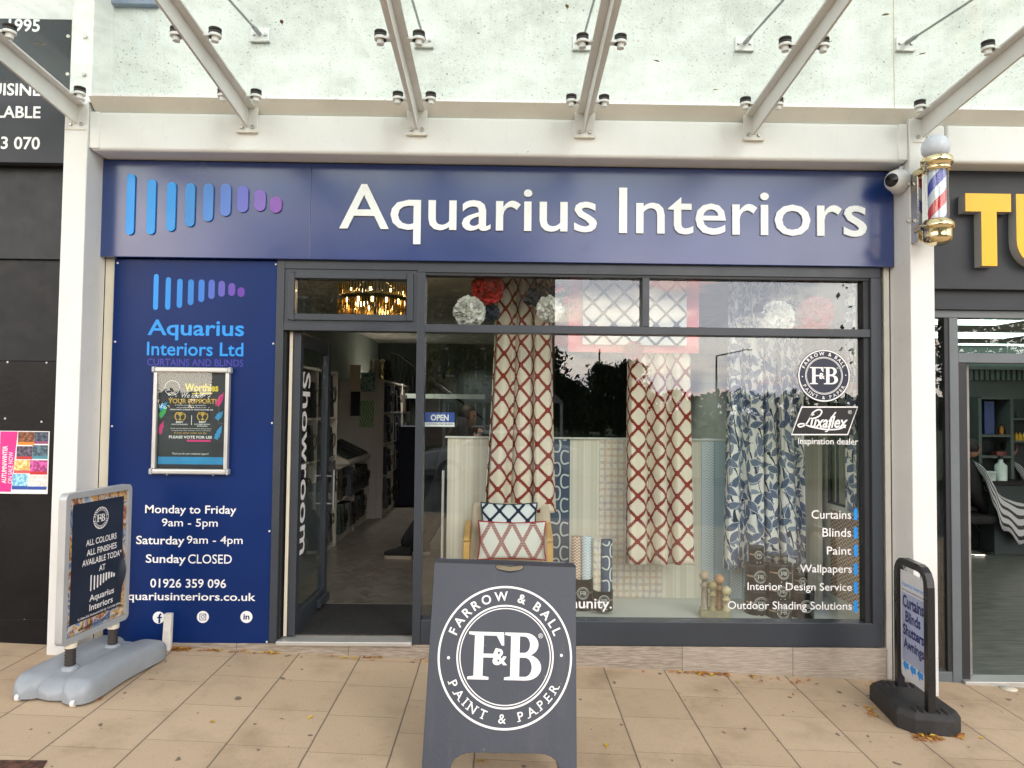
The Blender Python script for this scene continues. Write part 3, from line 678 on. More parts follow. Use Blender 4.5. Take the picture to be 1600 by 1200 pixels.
# threshold, floor, mat
ZF = W(550, 1003, .0)[1] + .006
MB().box(xd1, -.012, ZB - .012, xm0, .12, ZF - .004).build('threshold', M['silver'], df, bevel=.004)
# open door leaf: hinged left, swung inwards to a right angle
XD = xd1 + .075
dl = thing('shop_door', (XD, .06, ZF), 'dark framed glass shop door standing open inwards with vertical lettering', 'door')
y0, y1, zb_, zt_ = .075, .93, ZF + .008, zd0 - .006
S = .052
MB().box(XD - S / 2, y0, zb_, XD + S / 2, y0 + .075, zt_).build('stile', M['grey'], dl, bevel=.003)
MB().box(XD - S / 2, y1 - .085, zb_, XD + S / 2, y1, zt_).build('stile', M['grey'], dl, bevel=.003)
MB().box(XD - S / 2 + .002, y0 + .0755, zb_, XD + S / 2 - .002, y1 - .0855, zb_ + .13).build('bottom_rail', M['grey'], dl, bevel=.003)
MB().box(XD - S / 2 + .002, y0 + .0755, zt_ - .10, XD + S / 2 - .002, y1 - .0855, zt_).build('top_rail', M['grey'], dl, bevel=.003)
MB().box(XD - .004, y0 + .076, zb_ + .131, XD + .004, y1 - .086, zt_ - .101).build('pane', M['pane_door'], dl)
MB().box(XD - .048, .064, zb_, XD - .028, .074, zt_).build('door_edge_strip', M['cream'], dl)
MB().box(XD + S / 2, y1 - .3, zb_ + .03, XD + S / 2 + .03, y1 - .02, zb_ + .09).build('kick_bracket', M['grey'], dl, bevel=.004)
zhm = onX(500, 768, XD).z; hx0 = XD + S / 2
MB().tube([(hx0 + .05, y1 - .045, zhm - .16), (hx0 + .05, y1 - .045, zhm + .16)], .012, 12).cyl((hx0, y1 - .045, zhm - .11), (hx0 + .05, y1 - .045, zhm - .11), .008).cyl((hx0, y1 - .045, zhm + .11), (hx0 + .05, y1 - .045, zhm + .11), .008).build('handle', M['steel'], dl)
za, zb2 = onX(471, 580, XD + .005).z, onX(465, 870, XD + .005).z; ya, yb = y0 + .125, y0 + .33
MB().text('Showroom', (0, 0, za - zb2, yb - ya), (XD + .006, ya, za), ux=(0, 0, -1), uy=(0, 1, 0), off=.014).build('door_lettering', M['vinyl'], dl)
# ribbed reflection of the lower door glass, painted on a thin sheet
t = Mt('ribbed_reflection_sheet'); X, Y, Z = t.xyz(); c = t.mix((Z * 60).fr().gt(.72), (.055, .065, .075), (.16, .18, .19)); rib = t.pbr(c, .5)
MB().box(XD - .012, y0 + .077, zb_ + .30, XD - .006, y1 - .087, zb_ + .98).build('lower_panel', rib, dl)
# floor
t = Mt('oak_herringbone_floor'); X, Y, Z = t.xyz()
ZZ = ((X / .16).fr() - .5).ab() * .9; k = (Y / .085 + ZZ * 1.9); kb = k.fl(); cc = (X / .16 * 2).fl()
rn = E(t.t, t.node('ShaderNodeTexWhiteNoise', noise_dimensions='2D', Vector=t.comb(kb, cc)).outputs['Value'])
gr = t.noise(5, 5, t.comb(X * 14, Y * 3)); c = t.mix(rn * .7 + gr * .4, (.085, .078, .068), (.19, .172, .15)); c = t.mix(k.fr().lt(.06) * .6, c, (.05, .045, .04))
t.pbr(c, .32, bump=gr, bd=.0006); M['floor'] = t.m
struct(MB().box(-2.4, .121, ZF - .2, xR1 - .02, 8.6, ZF).build('shop_floor', M['floor'], local=True), 'grey oak herringbone floor of the shop', 'floor')
zm = onX
ym = .95
tag(MB().box(xd1 + .05, .13, ZF + .0005, xm0 + .25, .86, ZF + .012).build('door_mat', pm('black_coir_mat', (.013, .013, .014), .95, var=.4, scale=40, bump=.003, bscale=200), bevel=.003), 'black entrance mat just inside the open door', 'door mat')
tag(MB().box(xd1 + .05, .862, ZF + .0005, xm0 + .25, .885, ZF + .006).build('mat_strip', M['silver']), 'bright metal strip along the inner edge of the entrance mat', 'floor strip')
# ------------------------------------------------------------------ window display
t = Mt('cream_ribbed_wallpaper'); X, Y, Z = t.xyz(); r = (X * 62).sn() * .5 + (X * 171).sn() * .35 + (X * 233 + 1).sn() * .3
c = t.mix(r.ss(-.3, .9), (.66, .61, .50), (.78, .75, .66)); M['ribbed'] = t.pbr(c, .7)
def trellis(name, line, bg, cw, ch, uv=True, w=.075, q=16, dots=False, fine=0.0):
    t = Mt(name)
    if uv: X, Z, _ = t.xyz('UV')
    else: X, _, Z = t.xyz()
    A = X / cw; B = Z / ch
    if q: A = ((A * q).fl() + .5) / q; B = ((B * q).fl() + .5) / q
    p = ((A + B).fr() - .5).ab(); s = ((A - B).fr() - .5).ab()
    d = p.mx(s); m = d.gt(.5 - w)
    if dots: m = m * (((X / cw * 46).fr() - .5).ab() + ((Z / ch * 24).fr() - .5).ab()).gt(.38)
    n_ = t.noise(3, 3); b2 = t.mix(n_, tuple(v * .95 for v in bg), bg); wv = t.noise(400, 2)
    c = t.mix(m, b2, t.mix(wv, line, tuple(v * .7 for v in line)))
    return t.pbr(c, .85, spec=.2)
M['trellis_red'] = trellis('red_trellis_fabric', (.30, .036, .022), (.78, .70, .58), .160, .168, w=.082, q=16)
M['trellis_navy'] = trellis('navy_trellis_fabric', (.035, .05, .10), (.80, .79, .76), .155, .155, uv=False, w=.08)
M['cush_navy'] = trellis('navy_trellis_cushion', (.018, .026, .06), (.76, .78, .80), .135, .135, uv=False, w=.085)
M['cush_red'] = trellis('red_beaded_diamond_cushion', (.36, .06, .05), (.78, .75, .70), .150, .26, uv=False, w=.10, q=0, dots=True)
def leafmat(name, uv=True, s=1.0):
    t = Mt(name)
    if uv: X, Z, _ = t.xyz('UV')
    else: X, _, Z = t.xyz()
    wx = t.noise(5, 2, t.comb(X, Z)); k = 9.4 * s; col = None
    def layer(off, kk, wd):
        P = t.comb((X + off) * kk * 1.12, (Z + off * .7) * kk * .92)
        v = t.node('ShaderNodeTexVoronoi', voronoi_dimensions='2D', Vector=P, Scale=1.0, Randomness=.75)
        dv = t.node('ShaderNodeVectorMath', operation='SUBTRACT'); t.t.links.new(P, dv.inputs[0]); t.t.links.new(v.outputs['Position'], dv.inputs[1])
        sp = t.node('ShaderNodeSeparateXYZ', Vector=dv.outputs[0]); dx, dy = E(t.t, sp.outputs[0]), E(t.t, sp.outputs[1])
        rn = t.node('ShaderNodeSeparateColor', Color=v.outputs['Color']); a = E(t.t, rn.outputs[0]) * 3.6 - 1.0
        ca, sa = a.op('COSINE'), a.sn(); u = dx * ca + dy * sa; w_ = dy * ca - dx * sa
        L = .60; wid = (1 - (u / L) * (u / L)) * (1 - u * .55) * wd
        f = wid - w_.ab(); stem = (w_.ab().lt(.035)) * ((u).ab().lt(.80)); vein = w_.ab().lt(.02)
        return f, stem, vein, E(t.t, rn.outputs[1])
    f1, s1, v1, r1 = layer(0.0, k * 1.12, .25); f2, s2, v2, r2 = layer(.37, k * 1.35, .19)
    wv = t.node('ShaderNodeTexWave', wave_type='BANDS', bands_direction='DIAGONAL', Vector=t.comb(X * 2.2, Z * .55), Scale=3.4, Distortion=5.5, Detail=2, Detail_Scale=1.4)
    br = E(t.t, wv.outputs['Fac']).gt(.962)
    bg = (.74, .73, .70); blue = (.115, .155, .25); dk = (.028, .036, .07)
    c = t.mix(f2.ss(.0, .03), bg, t.mix(r2, (.15, .20, .31), (.24, .29, .38)))
    c = t.mix((f2.ab().lt(.018)) * .7, c, dk)
    c = t.mix(br, c, dk); c = t.mix(s1 * .8, c, dk)
    c = t.mix(f1.gt(-.035), c, bg); c = t.mix(f1.gt(0.0), c, t.mix(r1 * .7 + wx * .3, (.085, .115, .20), (.17, .21, .31))); c = t.mix(v1 * f1.gt(.0) * .35, c, (.05, .065, .12))
    return t.pbr(c, .85, spec=.2)
M['leaf_fabric'] = leafmat('blue_leaf_fabric')
M['check'] = None
t = Mt('pink_woven_check_paper'); X, Y, Z = t.xyz(); n_ = t.noise(9, 3); n2 = t.noise(30, 2); Xw = X + (n_ - .5) * .006; Zw = Z + (n2 - .5) * .006
cs = .0505; a = ((Xw / cs).fr() - .5).ab(); b = ((Zw / cs * .97).fr() - .5).ab()
bx = a.gt(.36); bz = b.gt(.36); ex = (a - .36).ab().lt(.035).mx(a.gt(.475)); ez = (b - .36).ab().lt(.035).mx(b.gt(.475))
c = t.mix(n_, (.78, .72, .61), (.74, .69, .59)); c = t.mix((bx.mx(bz)) * .30, c, (.62, .45, .40)); c = t.mix((ex.mx(ez)) * (n2.ss(.3, .65) * .6 + .25), c, t.mix(n_.ss(.45, .55), (.52, .27, .14), (.30, .25, .36)))
M['check'] = t.pbr(c, .8)
def chev(name, a, b, per, amp, uvc=False, band=None, plain=None, horiz=True):
    t = Mt(name); X, Y, Z = t.xyz()
    if not horiz: X, Z = Z, X
    zz = ((X / per).fr() - .5).ab() * 2; m = (Z / amp + zz * .8).fr().gt(.52)
    c = t.mix(m, a, b)
    if band:
        q = (X / band + .22).fr(); c = t.mix(q.gt(.5), c, plain); c = t.mix((q - .5).ab().lt(.03).mx(q.lt(.05)), c, t.mix((Z / .012).fr().gt(.5), plain, (.20, .30, .42)))
    return t.pbr(c, .75)
M['chev_blue'] = chev('blue_chevron_band_paper', (.40, .52, .60), (.74, .77, .78), .034, .021, band=.22, plain=(.40, .52, .60))
M['chev_red'] = chev('rust_chevron_paper', (.70, .62, .52), (.40, .17, .11), .030, .021)
M['chev_roll'] = chev('blue_chevron_roll_paper', (.42, .54, .63), (.76, .78, .79), .034, .021, horiz=True)
t = Mt('rust_herringbone_panel'); X, Y, Z = t.xyz(); zz = ((Y / .07).fr() - .5).ab() * 2; m = (Z / .030 + zz * .9).fr().gt(.5); M['chev_side'] = t.pbr(t.mix(m, (.62, .52, .42), (.30, .17, .12)), .8)
M['platform'] = pm('white_display_platform', (.72, .73, .68), .45, var=.03)
M['squig_bg'] = pm('slate_blue_paper', (.060, .092, .155), .8, var=.05); M['squig_ln'] = pm('white_paper_line', (.70, .72, .72), .8, var=.03)
YPF = .125; ZP = W(900, 968, YPF)[1]
XDL = W(692, 968, YPF)[0]; YBK = .70
xsr = W(1357, 800, .12)[0]
# platform
pf = thing('display_platform', ((XDL + xsr) / 2, YPF, ZF + .001), 'white low platform under the window display', 'platform')
MB().box(XDL, YPF, ZF + .002, xsr + .02, YBK + .25, ZP).build('deck', M['platform'], pf, bevel=.003)
# backdrop
bx0 = W(698, 800, YBK)[0]; bx1 = W(1285, 800, YBK)[0]; bz1 = W(900, 683.5, YBK)[1]
bd = thing('display_backdrop', ((bx0 + bx1) / 2, YBK, ZP), 'cream ribbed backdrop panel with a white top rail behind the display', 'backdrop')
MB().box(bx0, YBK, ZP + .001, bx1, YBK + .04, bz1 - .014).build('panel', M['ribbed'], bd)
MB().box(bx0 - .02, YBK - .02, bz1 - .0135, bx1, YBK + .06, bz1).build('top_rail', M['platform'], bd, bevel=.003)
a = W(692, 850, YBK)[0]
tag(MB().box(a - .012, YBK - .04, ZF + .001, a + .005, YBK + .02, W(692, 735, YBK)[1]).build('edge_post', M['silver'], bevel=.003), 'pale upright post at the left edge of the cream backdrop', 'post')
# wallpaper drops
def drop(x0, x1, ytop, ybot, mat, label, y=YBK - .004, extra=None):
    a = W(x0, 800, y)[0]; b = W(x1, 800, y)[0]; z1 = W((x0 + x1) / 2, ytop, y)[1]; z0 = max(W((x0 + x1) / 2, ybot, y)[1], ZP + .002)
    o = MB().box(a, y, z0, b, y + .002, z1).build('wallpaper_drop', mat); tag(o, label, 'wallpaper', 'wallpaper lengths on the display backdrop')
    if extra: extra(o, a, b, z0, z1, y)
    return o
def squiggle(mb, x0, x1, z0, z1, y, amp, per, wdt, cyl=None):
    n_ = 0; A = amp
    for k in range(-1, int((x1 - x0) / (A * 2.1)) + 2):
        cx_ = x0 + A * .9 + k * A * 2.1; pts = []; th = 0
        zc0 = z0 - per
        while True:
            zc_ = zc0 + per * (th / (2 * math.pi)) - .125 * per * math.sin(2 * th); xq = cx_ + A * math.sin(th)
            if zc_ > z1 + per and th > 20: break
            pts.append((xq, zc_)); th += .16
            if th > 2 * math.pi * ((z1 - z0) / per + 3): break
        run = []
        for p in pts + [(1e9, 0)]:
            if x0 + wdt / 2 < p[0] < x1 - wdt / 2 and z0 + wdt / 2 < p[1] < z1 - wdt / 2: run.append(p)
            else:
                if len(run) > 2: n_ += 1; ribbon(mb, run, wdt, y - .0004 * (1 + n_ % 3))
                run = []
def sq_extra(o, a, b, z0, z1, y):
    mb = MB(); squiggle(mb, a, b, z0, z1, y, .046, .185, .0125); k = mb.build('printed_line', M['squig_ln'], o)
drop(838, 890, 685, 930, M['squig_bg'], 'slate blue wallpaper length with white meandering line, right of the first red curtain', extra=sq_extra)
drop(936, 1035, 684.5, 939, M['check'], 'cream wallpaper length with pink and rust woven check, behind the second red curtain')
drop(1096, 1200, 685, 940, M['chev_blue'], 'pale blue wallpaper length with chevron bands, left of the blue leaf curtain')
# curtains
def curtain(label, top, bot, xt, xb, ytop, y, mat, folds, amp=.05, seed=0, flare=1.3, group='curtains hung in the shop window', full=1.0):
    rnd = random.Random(seed); (xa, xb_), (xc, xd) = xt, xb
    za = W((xa + xb_) / 2, top, y)[1]; zb = W((xc + xd) / 2, bot, y)[1]
    TA, TB = W(xa, top, y)[0], W(xb_, top, y)[0]; BA, BB = W(xc, bot, y)[0], W(xd, bot, y)[0]
    N = 220; ph = [rnd.uniform(-.5, .5) for _ in range(6)]
    fold = lambda u: math.sin(2 * math.pi * folds * (u + .035 * math.sin(2 * math.pi * 1.7 * u + ph[0])) + ph[1]) + .35 * math.sin(2 * math.pi * folds * 2.3 * u + ph[2])
    def xz(u, v):
        e = v ** flare; x0 = TA + (BA - TA) * e; x1 = TB + (BB - TB) * e; A = amp * (.65 + .5 * v)
        f = fold(u + .012 * math.sin(3 * v + ph[3])); g_ = math.copysign(abs(f) ** .75, f)
        sway = .35 * A * math.cos(2 * math.pi * folds * u + ph[1]) 
        return x0 + (x1 - x0) * u + sway, y + A * g_ * .9, za + (zb - za) * v - .004 * f * v * v
    arc_ = [0.0]; p0 = Vector(xz(0, .5))
    for i in range(1, N + 1): p1 = Vector(xz(i / N, .5)); arc_.append(arc_[-1] + (p1 - p0).length); p0 = p1
    nv = 60
    mb = MB(); mb.grid(lambda u, v: xz(u, v), N, nv, uvfn=lambda u, v: (arc_[min(N, int(round(u * N)))] * full, (1 - v) * (za - zb)))
    o = mb.build('curtain', mat); tag(o, label, 'curtain', group)
    sm = o.modifiers.new('solid', 'SOLIDIFY'); sm.thickness = .003
    return o
YCU = .46
curtain('red trellis curtain hanging behind the armchair', 420, 800, (773, 862), (752, 868), 0, YCU, M['trellis_red'], 3.2, .050, 3, 1.6)
curtain('red trellis curtain between two wallpapers, under the pink bordered blind', 425, 881, (980, 1074), (974, 1079), 0, YCU, M['trellis_red'], 3.0, .050, 8, 1.2)
curtain('wide blue leaf curtain hanging behind the paint tins', 425, 889, (1138, 1252), (1128, 1262), 0, YCU + .04, M['leaf_fabric'], 4.6, .045, 5, 1.4)
zt_c = W(900, 418, .4)[1]
MB_ = MB()
# blind and pink panel
a = rect(911, 428, 1073, 540, .36); 
bl = thing('roman_blind', ((a[0] + a[2]) / 2, .36, a[1]), 'white roman blind with grey navy trellis in front of a pink border', 'blind')
MB().box(a[0], .36, a[1], a[2], .366, a[3] + .12).build('panel', M['trellis_navy'], bl, bevel=.001)
a = rect(889, 428, 1092, 552, .39)
MB().box(a[0], .39, a[1], a[2], .395, a[3] + .12).build('pink_border', pm('pink_blind_border', (.78, .17, .18), .8, var=.05), bl)
# right return wall of the display
sw_ = thing('display_side_wall', (xsr + .02, .13, ZP), 'white side wall of the display with a mirrored cabinet and rust herringbone paper', 'side wall')
zc0, zc1 = onX(1283, 790, xsr).z, onX(1283, 540, xsr).z
MB().box(xsr, .13, ZP + .001, xsr + .04, YBK + .2, W(1300, 425, .3)[1] + .15).build('wall_panel', M['platform'], sw_)
yb0 = .145; ybk = YBK - .01; zch = onX(1352, 803, xsr).z
MB().box(xsr - .003, yb0, ZP + .05, xsr - .0005, ybk, zch - .04).build('herringbone_paper', M['chev_side'], sw_)
ym1 = onX(1325, 700, xsr).y; zm1 = zch + .02; zm2 = W(1300, 500, .4)[1]
MB().box(xsr - .012, ym1, zm1, xsr - .001, ybk, zm2).build('mirror', pm('display_mirror', (.55, .62, .58), .06, 1.0, var=.02), sw_)
for yy in (ym1, (ym1 + ybk) / 2, ybk): MB().box(xsr - .02, yy - .006, zm1 - .012, xsr - .001, yy + .006, zm2).build('mirror_bar', M['grey'], sw_)
MB().box(xsr - .02, ym1, zm1 - .012, xsr - .001, ybk, zm1 + .004).build('mirror_bar', M['grey'], sw_)
# narrow leaf curtain on the side wall
za = W(1335, 425, .25)[1]; zb = onX(1336, 800, xsr - .03).z; y1c, y0c = onX(1325, 700, xsr - .03).y, .16
mb = MB(); L0 = y1c - y0c
mb.grid(lambda u, v: (xsr - .05 + .02 * math.sin(u * 12), y1c + (y0c - y1c) * u, za + (zb - za) * v), 40, 40, uvfn=lambda u, v: (u * L0 * 1.1, (1 - v) * (za - zb)))
o = tag(mb.build('curtain', M['leaf_fabric']), 'narrow blue leaf curtain hanging on the right side wall of the window', 'curtain', 'curtains hung in the shop window'); o.modifiers.new('solid', 'SOLIDIFY').thickness = .003
# cabinet base by the right wall
tag(MB().box(xsr - .24, .30, ZP + .002, xsr - .03, .34, ZP + .05).build('skirting_block', M['platform'], bevel=.002), 'white skirting block at the right end of the platform', 'block') if False else None
# paper flowers
def pom(name, label, px, py, y, rpx, col, group, petals=260, seed=1):
    c = PT(px, py, y); r = (W(px + rpx, py, y)[0] - c.x); rnd = random.Random(seed)
    mb = MB().ball(c, r * .72, 20)
    for i in range(petals):
        zz = rnd.uniform(-1, 1); a_ = rnd.uniform(0, 6.283); d = Vector((math.sqrt(1 - zz * zz) * math.cos(a_), math.sqrt(1 - zz * zz) * math.sin(a_), zz))
        q = d.orthogonal().normalized(); q.rotate(Matrix.Rotation(rnd.uniform(0, 6.283), 3, d)); s_ = d.cross(q); h = r * rnd.uniform(.86, 1.02); wd_ = r * rnd.uniform(.18, .34); cv_ = r * rnd.uniform(.05, .14)
        vs = []
        for k in range(5):
            e = (k / 4 - .5) * 2
            vs += [c + d * r * .62 + q * e * wd_ * .6, c + d * (h + rnd.uniform(-.05, .03) * r) + q * e * wd_ + s_ * (cv_ * (1 - e * e) + rnd.uniform(-.03, .03) * r)]
        mb.add(vs, [(2 * k, 2 * k + 2, 2 * k + 3, 2 * k + 1) for k in range(4)], 0, True)
    return tag(mb.build(name, col), label, 'paper flower', group)
FW = pm('white_tissue', (.84, .82, .78), .8, var=.04); FR = pm('red_tissue', (.46, .015, .018), .75, var=.2, scale=12); FN = pm('navy_tissue', (.03, .04, .07), .8, var=.3, scale=12)
gp = 'paper flowers hung in the window'
pom('paper_flower', 'large white paper flower below the red one, left of the first curtain', 734, 487, .2, 26, FW, gp, seed=2)
pom('paper_flower', 'large red paper flower at the top left of the window', 762, 451, .2, 26, FR, gp, seed=3)
pom('paper_flower', 'small navy paper flower tucked beside the white one', 767, 489, .24, 15, FN, gp, 150, 4)
pom('paper_flower', 'white paper flower in the berry garland on the first curtain', 859, 483, .2, 22, FW, gp, seed=5)
pom('paper_flower', 'small navy paper flower in the berry garland', 834, 465, .22, 14, FN, gp, 150, 6)
pom('paper_flower', 'white paper flower on the blue leaf curtain under the rail', 1213, 497, .24, 28, FW, gp, seed=7)
pom('paper_flower', 'navy paper flower above the white one on the leaf curtain', 1192, 486, .26, 15, FN, gp, 150, 8)
pom('paper_flower', 'large red paper flower at the top right of the window', 1274, 491, .22, 28, FR, gp, seed=9)
pom('paper_flower', 'small red paper flower on top of the second red curtain', 990, 548, .36, 16, FR, gp, 150, 10)
# garland of dark leaves and berries
rnd = random.Random(5); mb = MB(); mb2 = MB(); c0 = PT(852, 480, .19)
for i in range(420):
    a_ = rnd.uniform(-.5, 2.9); rr = rnd.gauss(.135, .03); p = c0 + Vector((rr * math.cos(a_), rnd.uniform(-.04, .05), rr * math.sin(a_) * .9)); d = Vector((rnd.uniform(-1, 1), rnd.uniform(-1, 1), rnd.uniform(-1, 1))).normalized(); q = d.orthogonal().normalized(); l = rnd.uniform(.012, .028)
    mb.add([p - d * l, p + q * l * .4, p + d * l, p - q * l * .4], [(0, 1, 2, 3)])
for i in range(60):
    a_ = rnd.choice([rnd.gauss(.25, .12), rnd.gauss(.95, .12)]); rr = rnd.gauss(.15, .015); mb2.ball(c0 + Vector((rr * math.cos(a_), rnd.uniform(-.05, .0), rr * math.sin(a_))), rnd.uniform(.005, .009), 8)
for i in range(7):
    a_ = .2 + i * .4; mb.tube([c0 + Vector((.1 * math.cos(a_), 0, .1 * math.sin(a_))), c0 + Vector((.19 * math.cos(a_ + .2), 0, .19 * math.sin(a_ + .2)))], .002, 5)
g_ = tag(mb.build('garland', pm('dark_garland_leaves', (.018, .028, .035), .6, var=.4)), 'dark leaf garland with red berries over the first red curtain', 'garland'); mb2.build('berries', FR, g_)
# armchair
YCH = .16
ch0 = PT(802, 940, YCH + .1); xa0, xa1 = W(735, 800, .44)[0], W(862, 800, .44)[0]; cxm = (xa0 + xa1) / 2; zback = W(800, 785, .44)[1]
ac = thing('armchair', (cxm, .3, ZP), 'beige upholstered armchair with pale wooden arms under two cushions', 'armchair')
M['beige'] = pm('beige_upholstery', (.62, .50, .38), .85, var=.06, scale=8, bump=.0008, bscale=400); M['beech'] = pm('pale_beech', (.62, .36, .12), .4, var=.12, scale=9)
zs = ZP + .20
hw = (xa1 - xa0) / 2
MB().hexa([(xa0, .36, zs), (xa1, .36, zs), (xa1, .47, zs), (xa0, .47, zs)], [(xa0 + .012, .41, zback), (xa1 - .012, .41, zback), (xa1 - .012, .50, zback - .008), (xa0 + .012, .50, zback - .008)]).build('backrest', M['beige'], ac, bevel=.028, seg=4)
MB().box(xa0 + .01, .14, zs - .07, xa1 - .01, .40, zs + .06).build('seat', M['beige'], ac, bevel=.03, seg=4)
zar = W(735, 838, .2)[1]
for s, xx in ((-1, W(729, 850, .2)[0]), (1, W(859, 850, .2)[0])):
    k = MB().hexa([(xx - .022, .16, zar - .03), (xx + .022, .16, zar - .03), (xx + .022, .16, zar - .005), (xx - .022, .16, zar - .005)], [(xx - .02, .42, zar + .055), (xx + .02, .42, zar + .055), (xx + .02, .42, zar + .08), (xx - .02, .42, zar + .08)]).build('armrest', M['beech'], ac, bevel=.008)
    MB().box(xx - .022, .155, ZP + .001, xx + .022, .20, zar - .032).build('leg', M['beech'], ac, bevel=.006)
    MB().box(xx - .02, .40, ZP + .001, xx + .02, .44, zar + .05).build('leg', M['beech'], ac, bevel=.006)
def cushion(label, px0, py0, px1, py1, y, mat, lean, pipe):
    a = rect(px0, py0, px1, py1, y); w2 = (a[2] - a[0]) / 2; h2 = (a[3] - a[1]) / 2; c = Vector(((a[0] + a[2]) / 2, y, (a[1] + a[3]) / 2)); th = .05
    r = thing('cushion', (c.x, c.y, a[1]), label, 'cushion', 'cushions on the armchair')
    def pt(u, v, s):
        x, z = u * 2 - 1, v * 2 - 1; k = (max(0, (1 - x * x)) * max(0, (1 - z * z))) ** .45; pin = 1 - .07 * (1 - abs(z) ** 2) * abs(x) ** 3; pinz = 1 - .10 * (1 - abs(x) ** 2) * abs(z) ** 3
        return c + Vector((x * w2 * pin, s * th * k + lean * z * h2, z * h2 * pinz))
    mb = MB(); mb.grid(lambda u, v: pt(u, v, -1), 24, 20); mb.grid(lambda u, v: pt(u, v, 1), 24, 20, flip=True); mb.build('cover', mat, r)
    E_ = [pt(i / 24, 0, 0) for i in range(24)] + [pt(1, i / 20, 0) for i in range(20)] + [pt(1 - i / 24, 1, 0) for i in range(24)] + [pt(0, 1 - i / 20, 0) for i in range(20)]
    MB().tube(E_, .006, 6, closed=True).build('piping', pipe, r)
cushion('white cushion with navy trellis, standing behind the red one', 751, 786, 839, 842, .33, M['cush_navy'], .25, pm('navy_piping', (.02, .03, .06), .8))
cushion('white cushion with red beaded diamonds and red piping', 747, 815, 853, 874, .25, M['cush_red'], .25, pm('red_piping', (.40, .03, .03), .8))
# wallpaper bins and rolls
TIN = pm('charcoal_tin', (.010, .011, .013), .42, var=.08); TL = pm('tin_lid_rim', (.06, .065, .07), .35, .6); TWH = pm('tin_print', (.62, .62, .60), .5); COP = pm('copper_stripe', (.55, .36, .26), .4, .5)
def tin(name, label, cat, x0, x1, ytop, ybot, y, group, handle=True, open_=False):
    xa, xb = W(x0, ybot, y)[0], W(x1, ybot, y)[0]; r = (xb - xa) / 2; cx = (xa + xb) / 2; z1 = W((x0 + x1) / 2, ytop, y)[1]; z0 = W((x0 + x1) / 2, ybot, y)[1]
    t_ = thing(name, (cx, y, z0), label, cat, group); h = z1 - z0
    prof = [(r * .97, 0), (r, .004), (r, h - .006), (r * 1.02, h - .003), (r * 1.02, h)] + ([(r * .95, h), (r * .95, h * .5), (0.0, h * .5)] if open_ else [(r * .9, h), (r * .88, h - .006), (0.0, h - .006)])
    MB().lathe((cx, y, z0), prof, 28).build('can', TIN, t_)
    if not open_: MB().lathe((cx, y, z0), [(r * 1.025, h - .012), (r * 1.03, h - .006), (r * 1.025, h + .001), (r * .9, h + .002)], 28).build('lid_rim', TL, t_)
    # print wrapped on the curved front
    def wrap(mb):
        for i, v in enumerate(mb.v):
            dx = v.x - cx; a_ = dx / r; mb.v[i] = Vector((cx + (r + .0012) * math.sin(a_), y - (r + .0012) * math.cos(a_) + (v.y - y) * .6, v.z))
        return mb
    R = min(r * .55, h * .30); mb = MB(); roundel(mb, (cx, y, z0 + h * .56), UX, UZ, (0, -1, 0), R, 0, 2.2, small=True); wrap(mb).build('tin_print', TWH, t_)
    mb = MB(); n_ = 8
    for s in (-1, 1):
        for i in range(n_): 
            a1, a2 = s * (R * 1.1 + (r * 1.3 - R * 1.1) * i / n_), s * (R * 1.1 + (r * 1.3 - R * 1.1) * (i + 1) / n_)
            mb.quad((cx + a1, y, z0 + h * .53), (cx + a2, y, z0 + h * .53), (cx + a2, y, z0 + h * .60), (cx + a1, y, z0 + h * .60))
    wrap(mb).build('tin_stripe', COP, t_)
    mb = MB(); mb.quad((cx - r * .25, y, z0 + h * .10), (cx + r * .3, y, z0 + h * .10), (cx + r * .3, y, z0 + h * .15), (cx - r * .25, y, z0 + h * .15)); wrap(mb).build('tin_label', TWH, t_)
    return t_
gb = 'paint tins stacked under the leaf curtain'
yt_ = .33
tin('paint_tin', 'large paint tin at the left bottom of the stack', 'paint tin', 1164, 1202, 920, 962, yt_, gb)
tin('paint_tin', 'large paint tin second from the bottom on the left of the stack', 'paint tin', 1165, 1200, 880, 920, yt_, gb)
tin('paint_tin', 'small paint tin topmost on the left of the stack', 'paint tin', 1170, 1193, 853, 880, yt_, gb)
ym_ = .24
tin('paint_tin', 'medium paint tin at the front bottom of the stack', 'paint tin', 1199, 1236, 936, 971, ym_, gb)
tin('paint_tin', 'small paint tin on the front bottom tin', 'paint tin', 1203, 1232, 909, 936, ym_, gb)
tin('paint_tin', 'medium paint tin third up in the middle of the stack', 'paint tin', 1200, 1236, 879, 909, ym_, gb)
tin('paint_tin', 'tiny sample pot topmost left in the middle of the stack', 'paint tin', 1205, 1217, 867, 879, ym_, gb)
tin('paint_tin', 'tiny sample pot topmost right in the middle of the stack', 'paint tin', 1219, 1231, 867, 879, ym_, gb)
yr_ = .25
tin('paint_tin', 'large paint tin at the right bottom of the stack', 'paint tin', 1236, 1271, 921, 971, yr_, gb)
tin('paint_tin', 'small paint tin second from the bottom on the right of the stack', 'paint tin', 1240, 1261, 894, 921, yr_, gb)
tin('paint_tin', 'tiny sample pot topmost on the right of the stack', 'paint tin', 1241, 1253, 882, 894, yr_, gb)
gr_ = 'tins holding wallpaper rolls'
tin('roll_bin', 'charcoal tin holding two wallpaper rolls, half behind the pavement board', 'bin', 892, 926, 902, 949, .38, gr_, open_=True)
tin('roll_bin', 'charcoal tin holding the blue meander wallpaper roll', 'bin', 926, 957.5, 921, 952, .30, gr_, open_=True)
